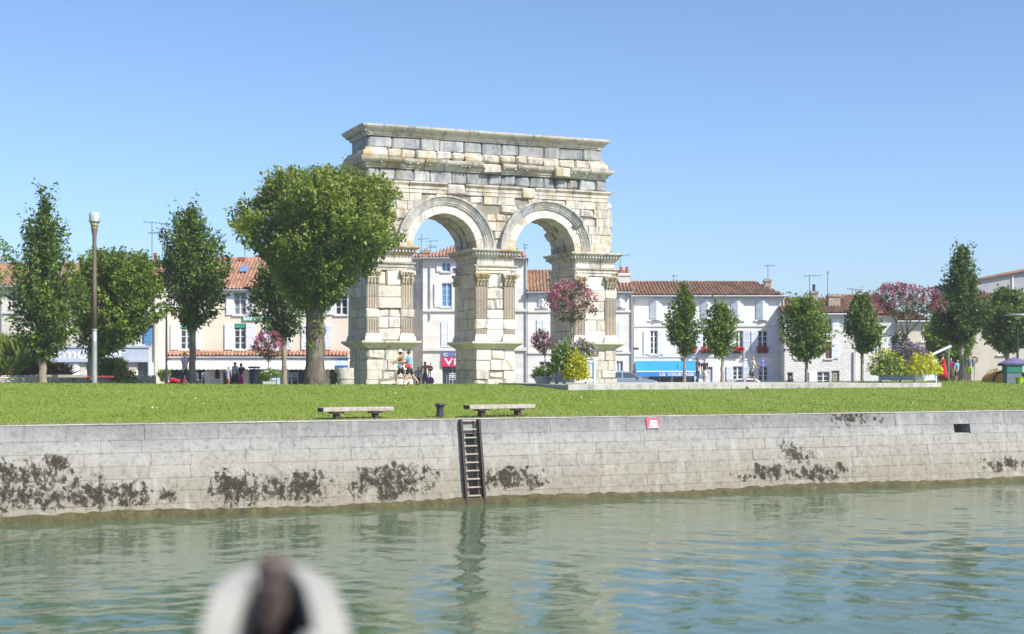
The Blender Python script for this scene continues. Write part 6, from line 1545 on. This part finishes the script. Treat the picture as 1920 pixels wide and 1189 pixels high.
for i in range(4): MB().tube([(-0.6+0.4*i,0,0),(-0.6+0.4*i,0,0.75),(-0.4+0.4*i,0,0.75),(-0.4+0.4*i,0,0)],0.03,6).build('hoop', M['zinc'], r)
# canoe tent, umbrella and crates at the right edge
X, D, z = on(1882, 80); r = empty('canvas_tent', (X, D, z), R(6), 'low orange canvas tent with a dark roof edge at the right', 'tent')
n = 9; mb = MB(); V = []
for y in (-0.8, 0.8): V += [(-0.95*math.cos(math.pi*i/(n-1)), y, 0.62*math.sin(math.pi*i/(n-1))) for i in range(n)]
mb.add(V, [tuple(range(n))[::-1], tuple(range(n,2*n))] + [(i,i+1,n+i+1,n+i) for i in range(n-1)]); mb.build('canvas', M['orangec'], r)
mb = MB().tube([(-1.0*math.cos(math.pi*i/(n-1)), -0.83, 0.68*math.sin(math.pi*i/(n-1))) for i in range(n)], 0.07, 6); mb.build('dark_edge', M['black'], r)
X, D, z = on(1903, 79); r = empty('parasol', (X, D, z), 0, 'dark purple parasol over the market stall at the right edge', 'parasol')
MB().tube([(0,0,0),(0,0,1.35)], 0.03, 6).build('pole', M['zinc'], r); MB().lathe([(0.95,1.02),(0.9,1.06),(0.45,1.25),(0.03,1.38)], 10).build('canopy', M['purplec'], r); MB().lathe([(0.96,0.90),(0.955,1.019)], 10).build('valance', M['navy'], r)
X, D, z = on(1898, 77); r = empty('market_stall', (X, D, z), R(4), 'small market stall with dark green and grey cloth at the right edge', 'stall')
MB().block(-0.45,0.45,-0.3,0.3,0.55,0.95,0.03).build('green_cloth', M['greenc'], r, fix=False); MB().box(-0.40,0.40,-0.27,0.27,-0.1,0.548).build('counter', M['greyc'], r); MB().box(-0.55,0.55,-0.36,0.36,0.955,1.02).build('table_top', M['navy'], r)
X, D, z = on(1911, 76); r = empty('lime_tub', (X, D, z), 0, 'lime-green tub at the right edge beside the stall', 'tub'); MB().lathe([(0.16,0),(0.2,0.3),(0.21,0.32)],14).build('body', M['limec'], r); MB().lathe([(0.22,0.321),(0.22,0.35)],14).build('rim', M['limec'], r)
X, D, z = on(1757, 80); r = empty('sun_sail', (X, D, z), 0, 'slanting white canvas flap on poles behind the right planter', 'awning')
MB().add([(-0.55,-0.3,1.35),(0.75,-0.3,1.95),(0.75,0.0,2.05),(-0.55,0.0,1.45)],[(0,1,2,3)]).add([(-0.55,-0.3,1.34),(0.75,-0.3,1.93),(0.75,0.0,2.03),(-0.55,0.0,1.43)],[(3,2,1,0)]).build('canvas', M['awning_white'], r, fix=False)
for x, zt in ((-0.5,1.32),(0.7,1.86)): MB().tube([(x,0.1,-0.1),(x,0.1,zt)],0.03,6).build('pole', M['zinc'], r)

# ------------------------------------------------------------------ people
def skin(name, V, E, rad, mat, parent, root_i=0, sub=1, smooth_=True):
    me = bpy.data.meshes.new(name); me.from_pydata([tuple(v) for v in V], E, []); me.materials.append(mat)
    o = link(name, me, parent); m = o.modifiers.new('skin', 'SKIN'); m.use_smooth_shade = True; m.branch_smoothing = 0.3
    for i, r_ in enumerate(rad):
        sv = me.skin_vertices[0].data[i]; rr = r_ if hasattr(r_, '__len__') else (r_, r_); sv.radius = rr; sv.use_root = (i == root_i)
    s_ = o.modifiers.new('sub', 'SUBSURF'); s_.levels = sub; s_.render_levels = sub
    return o
def person(px, D, H, yaw, label, legs=((8, 5), (-8, 10)), arms=((-8, 12), (8, 12)), lean=2, top=('whitec', 'short'), bottom=('denim', 'long'), hair='hair_dark', skinm='skin', extra=None, head_turn=0, zoff=0.0, loc=None, female=False, shoes='hair_dark'):
    """local +X is forward, +Y is left; legs: (hip forward deg, knee bend); arms: (shoulder forward deg, elbow bend)"""
    if loc is None:
        X = PX(px, D); z = gz(X, D) + zoff
    else: X, D, z = loc
    r = empty('person', (X, D, z), yaw, label, 'person', 'people on the quay')
    L = R(lean); up = Vector((math.sin(L), 0, math.cos(L)))
    hipz = 0.505
    low = min(0, 0)
    pel = Vector((0, 0, 0.525)); P = {}
    sw = 0.098 if female else 0.112
    P['pel'] = pel; P['waist'] = pel + up * 0.085; P['chest'] = pel + up * 0.20; P['neck0'] = pel + up * 0.295; P['neck'] = pel + up * 0.335
    P['head0'] = pel + up * 0.365 + Vector((0.012, 0, 0)); P['head'] = pel + up * 0.415 + Vector((0.014, 0, 0)); P['crown'] = pel + up * 0.458 + Vector((0.006, 0, 0))
    P['nose'] = P['head0'] + Vector((0.055, 0, 0.028))
    def leg(side, hip, knee):
        h = Vector((0, side * 0.048, hipz)); a = R(hip); k = h + Vector((math.sin(a), 0, -math.cos(a))) * 0.235
        b = a - R(knee); an = k + Vector((math.sin(b), side * 0.0, -math.cos(b))) * 0.232; to = an + Vector((math.cos(b) * 0.085 - 0.0 * math.sin(b), side * 0.012, -0.028 + math.sin(b) * 0.04))
        return h, k, an, to
    def arm(side, sh, el):
        s_ = P['neck0'] + Vector((0, side * sw, -0.012)); a = R(sh); e = s_ + Vector((math.sin(a), side * 0.12, -math.cos(a))) * 0.165
        b = a + R(el); w = e + Vector((math.sin(b), -side * 0.05, -math.cos(b))) * 0.145; hd = w + Vector((math.sin(b), 0, -math.cos(b))) * 0.045
        return s_, e, w, hd, b
    V = []; E = []; Rd = []
    def av(p, rad, par=None):
        V.append(p); Rd.append(rad); i = len(V) - 1
        if par is not None: E.append((par, i))
        return i
    b0 = av(P['pel'], (0.062, 0.078)); b1 = av(P['waist'], (0.052, 0.066), b0); b2 = av(P['chest'], (0.060, 0.082), b1); b3 = av(P['neck0'], (0.045, 0.060), b2)
    n1 = av(P['neck'], 0.030, b3); h0 = av(P['head0'], (0.044, 0.040), n1); h1 = av(P['head'], (0.052, 0.046), h0); h2 = av(P['crown'], (0.038, 0.034), h1); av(P['nose'], 0.010, h0)
    LG = {}; AR = {}
    for side, (hp, kn) in zip((1, -1), legs):
        h, k, an, to = leg(side, hp, kn); LG[side] = (h, k, an, to)
        i = av(h, 0.052, b0); j = av(h.lerp(k, 0.5), 0.045, i); i = av(k, 0.034, j); j = av(k.lerp(an, 0.35), 0.033, i); i = av(an, 0.020, j); av(to, (0.016, 0.022), i)
    for side, (sh, el) in zip((1, -1), arms):
        s_, e, w, hd, b = arm(side, sh, el); AR[side] = (s_, e, w, hd)
        i = av(s_, 0.034, b3); j = av(s_.lerp(e, 0.5), 0.028, i); i = av(e, 0.022, j); j = av(w, 0.016, i); pm = av(w.lerp(hd, 0.6), (0.016, 0.011), j)
        fd = Vector((math.sin(b), 0, -math.cos(b))); sdv = Vector((0, 1, 0)); 
        for q in range(4): av(hd + sdv * (q - 1.5) * 0.009 + fd * (0.036 + (0.006, 0.011, 0.009, 0)[q]) + Vector((0.006, 0, 0)), 0.0042, pm)
        av(w.lerp(hd, 0.4) + Vector((0.022, side * -0.004, 0)) + fd * 0.018, 0.0050, pm)
    zmin = min(min(LG[s_][2].z, LG[s_][3].z) for s_ in (1, -1)) - 0.022
    def T(p): return Vector((p.x, p.y, p.z - zmin)) * H
    def S(q): return (q[0] * H, q[1] * H) if hasattr(q, '__len__') else q * H
    body = skin('body', [T(v) for v in V], E, [S(q) for q in Rd], M[skinm], r, 0, 1)
    # shirt
    tm, ts = top; V, E, Rd = [], [], []
    g = 0.011
    if tm:
        lowp = P['pel'] + Vector((0, 0, 0.0)); a0 = av(P['pel'].lerp(P['waist'], 0.1), (0.062+g, 0.080+g)); a1 = av(P['waist'], (0.056+g, 0.070+g), a0); a2 = av(P['chest'], (0.062+g, 0.084+g), a1); a3 = av(P['neck0'], (0.044+g, 0.058+g), a2)
        for side in (1, -1):
            s_, e, w, hd = AR[side]; i = av(s_, 0.034+g, a3)
            if ts != 'none': j = av(s_.lerp(e, 0.75), 0.028+g, i)
            if ts == 'long': i = av(e, 0.024+g, j); av(w, 0.018+g, i)
        skin('shirt', [T(v) for v in V], E, [S(q) for q in Rd], M[tm], r, 0, 1)
    bmn, bs = bottom; V, E, Rd = [], [], []
    if bs == 'dress':
        mb = MB(); mb.lathe([(0.19*H,0.10*H),(0.155*H,0.28*H),(0.11*H,0.50*H),(0.085*H,0.62*H),(0.04*H,0.64*H)], 16, sx=1, sy=0.85); mb.build('dress', M[bmn], r, smooth=True)
    elif bs == 'skirt':
        MB().lathe([(0.125*H,0.30*H),(0.11*H,0.45*H),(0.088*H,0.58*H),(0.05*H,0.59*H)], 16, sx=0.9, sy=1).build('skirt', M[bmn], r, smooth=True)
    else:
        a0 = av(P['pel'].lerp(P['waist'], 0.25), (0.060+g, 0.078+g)); a1 = av(P['pel'], (0.062+g, 0.080+g), a0)
        f = 0.8 if bs == 'shorts' else 1
        for side in (1, -1):
            h, k, an, to = LG[side]; i = av(h, 0.053+g, a1); j = av(h.lerp(k, 0.55), 0.046+g, i)
            if bs == 'shorts': av(h.lerp(k, 0.88), 0.044+g, j)
            else: i = av(k, 0.036+g, j); j = av(k.lerp(an, 0.5), 0.030+g, i); av(k.lerp(an, 0.96), 0.025+g, j)
        skin('trousers' if bs == 'long' else 'shorts', [T(v) for v in V], E, [S(q) for q in Rd], M[bmn], r, 0, 1)
    # shoes
    for side in (1, -1):
        h, k, an, to = LG[side]; V, E, Rd = [], [], []
        a0 = av(an + Vector((-0.012, 0, -0.018)), 0.024); a1 = av(an.lerp(to, 0.55) + Vector((0, 0, -0.006)), (0.019, 0.026), a0); av(to + Vector((0.012, 0, 0)), (0.014, 0.022), a1)
        skin('shoe', [T(v) for v in V], E, [S(q) for q in Rd], M[shoes], r, 0, 1)
    # hair and eyes
    V, E, Rd = [], [], []
    c = P['head']; a0 = av(c + Vector((-0.022, 0, -0.012)), (0.050, 0.049)); a1 = av(P['crown'] + Vector((-0.006, 0, 0.002)), (0.045, 0.042), a0)
    if female: av(c + Vector((-0.032, 0, -0.05)), (0.030, 0.040), a0)
    skin('hair', [T(v) for v in V], E, [S(q) for q in Rd], M[hair], r, 0, 1)
    eb = MB()
    for side in (1, -1):
        q = T(P['head'] + Vector((0.049, side * 0.018, -0.008))); eb.lathe([(0.001, -0.006*H), (0.006*H, 0), (0.001, 0.006*H)], 6, tuple(q))
    eb.build('eyes', M['black'], r)
    r['_P'] = 0; del r['_P']
    return r, T, P, LG, AR, H
EAST, WEST, AWAY, NEAR = 0.0, math.pi, math.pi/2, -math.pi/2
person(347, 70, 1.80, R(150), 'man in a lilac shirt and dark trousers walking beside the bare-stemmed tree', ((16, 8), (-12, 14)), ((-14, 10), (12, 18)), 2, ('lilac', 'short'), ('navy', 'long'), 'hair_dark')
person(427, 84, 1.52, R(70), 'stooped person in a checked blue top left of the pale-shirted walker', ((6, 6), (-6, 8)), ((10, 20), (4, 15)), 8, ('checkc', 'short'), ('brownc', 'shorts'), 'hair_grey')
person(440, 82, 1.68, R(60), 'heavy person in a pale grey top with dark skirt beside the bin', ((6, 5), (-6, 5)), ((20, 30), (6, 15)), 3, ('palegrey', 'short'), ('blackc', 'skirt'), 'hair_grey', female=True)
person(452, 82, 1.60, R(80), 'slim person in black top and magenta trousers beside the bin', ((4, 4), (-4, 4)), ((14, 50), (4, 15)), 2, ('blackc', 'short'), ('magentac', 'long'), 'hair_dark', female=True)
rA = person(752, 65.6, 1.66, WEST + R(-6), 'woman in a pale sun hat with teal bag walking left in front of the arch', ((24, 12), (-20, 20)), ((40, 45), (20, 60)), 3, ('brownc', 'none'), ('blackc', 'shorts'), 'hair_brown', female=True)
rB = person(768, 64.6, 1.72, WEST + R(5), 'woman in a sky-blue blouse and black shorts walking left with a red bag', ((26, 10), (-24, 16)), ((30, 55), (12, 62)), 4, ('skyblue', 'short'), ('blackc', 'shorts'), 'hair_dark', female=True)
def hat(rt, mat):
    r, T, P, LG, AR, H = rt; c = T(P['crown']); MB().lathe([(0.105*H, -0.035*H), (0.098*H, -0.028*H), (0.056*H, -0.022*H), (0.052*H, 0.03*H), (0.02*H, 0.045*H)], 14, tuple(c)).build('sun_hat', M[mat], r, smooth=True)
def bag(rt, mat, off, sx=0.10, name='shoulder_bag', label=None):
    r, T, P, LG, AR, H = rt; c = T(P['pel'] + Vector(off)); m4 = MB(); m4.block(c.x - sx*H, c.x + sx*H, c.y - 0.025*H, c.y + 0.025*H, c.z - 0.06*H, c.z + 0.045*H, 0.02*H, 0.004)
    n_ = T(P['neck0'] + Vector((0.0, -off[1]*0.6, 0.02)))
    b = m4.build(name, M[mat], None, fix=False, loc=r.location, rot=r.rotation_euler); tag(b, label, 'bag')
    s2 = MB().tube([(c.x, c.y, c.z + 0.04*H), (c.x*0.5 + n_.x*0.5 + 0.02, c.y*0.6 + n_.y*0.4, (c.z + n_.z)/2), tuple(n_)], 0.008*H, 5).build('bag_strap', M[mat], b)
hat(rA, 'straw'); bag(rA, 'teal', (0.03, 0.115, 0.02), 0.055, 'shoulder_bag', 'teal shoulder bag on the hip of the woman in the sun hat'); bag(rB, 'redbag', (0.05, 0.115, 0.03), 0.075, 'shoulder_bag', 'red shoulder bag carried by the woman in sky blue')
person(797, 88, 1.78, R(100), 'man in an ochre shirt and jeans seen from behind inside the left arch', ((4, 3), (-4, 3)), ((4, 20), (-2, 10)), 1, ('ochrec', 'short'), ('denim', 'long'), 'hair_dark', 'skin_dark')
person(784, 88, 1.45, R(80), 'smaller person in a blue patterned top beside the man in ochre', ((4, 3), (-4, 3)), ((10, 25), (4, 15)), 1, ('checkc', 'short'), ('navy', 'long'), 'hair_brown')
person(1308, 88, 1.72, R(30), 'woman in a patterned top and blue jeans beside the boy in black', ((10, 6), (-8, 8)), ((30, 75), (25, 70)), 2, ('printc', 'short'), ('denim', 'long'), 'hair_brown', female=True, zoff=0.12)
person(1321, 87.5, 1.58, R(60), 'boy in a black T-shirt and white shorts behind the low wall', ((6, 4), (-6, 4)), ((-4, 15), (4, 15)), 1, ('blackc', 'short'), ('whitec', 'shorts'), 'hair_dark', zoff=0.12)
person(1410, 84, 1.76, R(14), 'man in a white T-shirt and dark shorts striding right along the terrace', ((22, 6), (-34, 28)), ((25, 95), (10, 60)), 3, ('whitec', 'short'), ('navy', 'shorts'), 'hair_brown', zoff=0.02)
person(1769, 82, 1.62, R(160), 'woman in a long red dress beside the right planter', ((6, 4), (-6, 4)), ((30, 30), (10, 20)), 3, ('redc', 'none'), ('redc', 'dress'), 'hair_brown', female=True)
person(1818, 86, 1.70, R(80), 'person in a grey jacket seen from behind below the round sign', ((5, 4), (-5, 4)), ((8, 40), (4, 40)), 2, ('greyc', 'long'), ('limec', 'shorts'), 'hair_dark')
person(1795, 88, 1.45, R(-60), 'child in a pale blue shirt beside the dark tree trunk', ((5, 4), (-5, 4)), ((8, 20), (4, 20)), 1, ('skyblue', 'short'), ('navy', 'shorts'), 'hair_brown')
person(1783, 88, 1.55, R(-110), 'person in a pink top behind the woman in red', ((5, 4), (-5, 4)), ((8, 20), (4, 20)), 1, ('magentac', 'short'), ('greyc', 'long'), 'hair_dark')
person(1482, 111.7, 1.60, NEAR, 'person standing in the dark doorway of the rubble house', ((3, 3), (-3, 3)), ((4, 15), (4, 15)), 0, ('blackc', 'short'), ('blackc', 'long'), 'hair_grey', loc=(PX(1482, 111.75), 111.75, PZ(707, 111.75) - 1.52))

# ------------------------------------------------------------------ the boat the photograph is taken from
def boat():
    bx = 0.0; r = empty('river_boat', (0, 0, 0), math.atan2(960 - 516, F), 'white bow of a wooden river boat with a dark stem post, close to the viewer', 'boat')
    tipY = 3.11; k = 3.0 / F; zg = EYE - 0.435
    sec = [(0.0, 0.016), (0.03, 0.050), (0.08, 0.074), (0.17, 0.092), (0.31, 0.104), (0.5, 0.111), (0.76, 0.117), (1.2, 0.16), (2.0, 0.36), (3.5, 0.85), (5.0, 1.15), (7.5, 1.35), (10.0, 1.30)]
    V = []; Fs = []; rim = []; N = len(sec)
    mw = flat('boat_white_paint', (0.37,0.355,0.31), 0.7); mi = flat('boat_dark_inside', (0.03,0.033,0.042), 0.6); ms = flat('boat_stem_wood', (0.075,0.055,0.046), 0.75, vary=0.25, scale=15)
    def zr(d): return zg - 0.10 * max(0, d - 0.4) if d < 2.5 else zg - 0.21 - 0.02 * (d - 2.5)
    hull = MB(); prof = []
    for sx in (-1, 1):
        V = []
        for d, w in sec:
            z = zr(d); y = tipY - d
            V += [(sx*w, y, z), (sx*(w + 0.004), y, z - 0.06), (sx*(w*0.92 + 0.01), y - 0.02, z - 0.5), (sx*w*0.70, y - 0.12 - 0.5*max(0, 0.6-d), z - 1.6), (sx*w*0.35, y - 0.3 - 0.8*max(0, 0.6-d), -0.35)]
        hull.add(V, [(i*5+j, i*5+j+1, (i+1)*5+j+1, (i+1)*5+j) for i in range(N-1) for j in range(4)])
    hull.build('hull', mw, r, smooth=True)
    cap = MB()
    for sx in (-1, 1):
        V = []
        for d, w in sec:
            z = zr(d); y = tipY - d; t = min(0.046, 0.012 + d * 0.27)
            V += [(sx*(w+0.012), y, z-0.02), (sx*(w+0.012), y, z+0.012), (sx*(w-t), y, z+0.012), (sx*(w-t), y, z-0.02)]
        cap.add(V, [(i*4+j, i*4+(j+1)%4, (i+1)*4+(j+1)%4, (i+1)*4+j) for i in range(N-1) for j in range(4)])
    cap.build('gunwale', mw, r, smooth=False)
    lin = MB()
    for sx in (-1, 1):
        V = []
        for d, w in sec:
            z = zr(d); y = tipY - d - (0.03 if d < 0.05 else 0.0); t = min(0.042, 0.010 + d * 0.25)
            V += [(sx*(w-t), y, z-0.004), (sx*(w*0.9-t), y - 0.01, z-(0.24 if d < 1.3 else 1.06))]
        lin.add(V, [(2*i, 2*i+1, 2*i+3, 2*i+2) for i in range(N-1)])
    lin.build('inner_lining', mi, r, smooth=True)
    deck = MB(); V = []
    for d, w in sec[1:]: V += [(-w*0.93, tipY-d, zr(d)-(0.22 if d < 1.3 else 1.05)), (w*0.93, tipY-d, zr(d)-(0.22 if d < 1.3 else 1.05))]
    deck.add(V, [(2*i, 2*i+1, 2*i+3, 2*i+2) for i in range(len(sec)-2)]); deck.build('deck', mi, r)
    MB().block(-0.028, 0.025, 2.84, 2.93, zg-0.55, EYE-0.415, 0.012, 0.003).build('stem_post', ms, r, fix=False)
    MB().lathe([(0.033,0),(0.036,0.012),(0.030,0.04),(0.01,0.05)], 14, (-0.002, 2.885, EYE-0.416)).build('stem_cap', ms, r, smooth=True)
    MB().block(0.025, 0.075, 2.25, 2.42, zg-0.16, zg-0.005, 0.015, 0.003).build('cleat_block', mw, r, fix=False)
    MB().block(-0.075, -0.045, 2.22, 2.36, zg-0.16, zg-0.01, 0.012, 0.003).build('cleat_block', mw, r, fix=False)
boat()

# ------------------------------------------------------------------ grass and small scatter on the lawn
def grass():
    rng = np.random.default_rng(8); n = 120000
    s = rng.uniform(-26, 42, n); p = np.abs(rng.uniform(0, 1, n)) ** 1.25 * 25 + 0.42
    x = W0.x + WU.x * s + WN.x * p; y = W0.y + WU.y * s + WN.y * p
    px = x / y * F
    ok = np.abs(px) < 1010; s, p, x, y = s[ok], p[ok], x[ok], y[ok]
    # keep off the terrace
    D0, D1 = 61.5, 69.8; ax, ay = PX(1065, D0), D0; bx, by = PX(1766, D1), D1
    t = ((x-ax)*(bx-ax)+(y-ay)*(by-ay))/((bx-ax)**2+(by-ay)**2); side = (bx-ax)*(y-ay)-(by-ay)*(x-ax)
    ok = ~((t > -0.01) & (t < 1.01) & (side > -1.0)); s, p, x, y = s[ok], p[ok], x[ok], y[ok]; n = len(s)
    z = np.array([ground_sp(a, b) for a, b in zip(s, p)])
    cl = 0.5 + 0.5 * np.sin(x * 1.7 + 2 * np.sin(y * 0.9)) * np.sin(y * 1.3 + x * 0.4)
    h = rng.uniform(0.02, 0.055, n) * (0.7 + 0.6 * cl); h = np.where(rng.uniform(0, 1, n) < 0.01, h * 2.0, h)
    a = rng.uniform(0, 6.283, n); w = 0.016 + 0.012 * rng.uniform(0, 1, n)
    dx, dy = np.cos(a) * w, np.sin(a) * w; lx, ly = rng.normal(size=n) * 0.03, rng.normal(size=n) * 0.03
    V = np.stack([np.stack([x-dx, y-dy, z-0.01], 1), np.stack([x+dx, y+dy, z-0.01], 1), np.stack([x+lx, y+ly, z+h], 1)], 1).reshape(-1, 3)
    cols = np.array([(0.175,0.26,0.03),(0.21,0.285,0.04),(0.145,0.225,0.025),(0.25,0.30,0.07),(0.30,0.29,0.12)]); pr = np.array([.34,.28,.2,.13,.05])
    ci = rng.choice(5, n, p=pr); dry = (p < 1.2) & (rng.uniform(0, 1, n) < 0.5); ci[dry] = 4
    dr = (np.sin(x * 0.31 + 2 * np.sin(y * 0.23)) * np.sin(y * 0.27 + 1.5 * np.sin(x * 0.19)) + 0.5 * np.sin(x * 0.9 + y * 0.5) * np.sin(y * 1.1)) > 0.55; ci = np.where(dr & (rng.uniform(0, 1, n) < 0.55), np.where(rng.uniform(0, 1, n) < 0.5, 4, 3), ci)
    C = cols[ci] * rng.uniform(0.88, 1.15, (n, 1)); C = np.repeat(np.concatenate([C, np.ones((n, 1))], 1), 3, 0)
    tag(np_mesh('grass', V, np.arange(n*3).reshape(-1, 3), leaf_mat('grass_blades', 0.25, 0.7), tint=C), kind='stuff')
    m = 260; s = rng.uniform(-24, 40, m); p = rng.uniform(0, 1, m) * 23 + 0.5
    x = W0.x + WU.x * s + WN.x * p; y = W0.y + WU.y * s + WN.y * p; side = (bx-ax)*(y-ay)-(by-ay)*(x-ax); ok = side < -1; s, p, x, y = s[ok], p[ok], x[ok], y[ok]
    z = np.array([ground_sp(a_, b_) for a_, b_ in zip(s, p)]) + 0.06
    pts = np.stack([x, y, z], 1)
    cols = [(0.7,0.68,0.62)] * 5 + [(0.6,0.45,0.05),(0.35,0.22,0.1)]
    o = leaves('daisies', pts, np.tile([[0,0,1.0]], (len(pts),1)), 0.055, cols, None, M['petal'], rng, 0.95, droop=0.0); tag(o, kind='stuff')
grass()

# ------------------------------------------------------------------ thin haze added to lift the shadows: one closed box round camera and scene
def haze():
    m = bpy.data.materials.new('added_haze'); m.use_nodes = True; nt = m.node_tree
    nt.nodes.remove(nt.nodes['Principled BSDF'])
    v = nt.nodes.new('ShaderNodeVolumePrincipled'); v.inputs['Color'].default_value = (0.92, 0.95, 1.0, 1); v.inputs['Density'].default_value = 0.00045; v.inputs['Anisotropy'].default_value = 0.0
    nt.links.new(v.outputs[0], nt.nodes['Material Output'].inputs['Volume'])
    o = MB().box(-3000, 3000, -1200, 4600, -1.6, 26.0).build('haze', m); tag(o, kind='stuff')
haze()
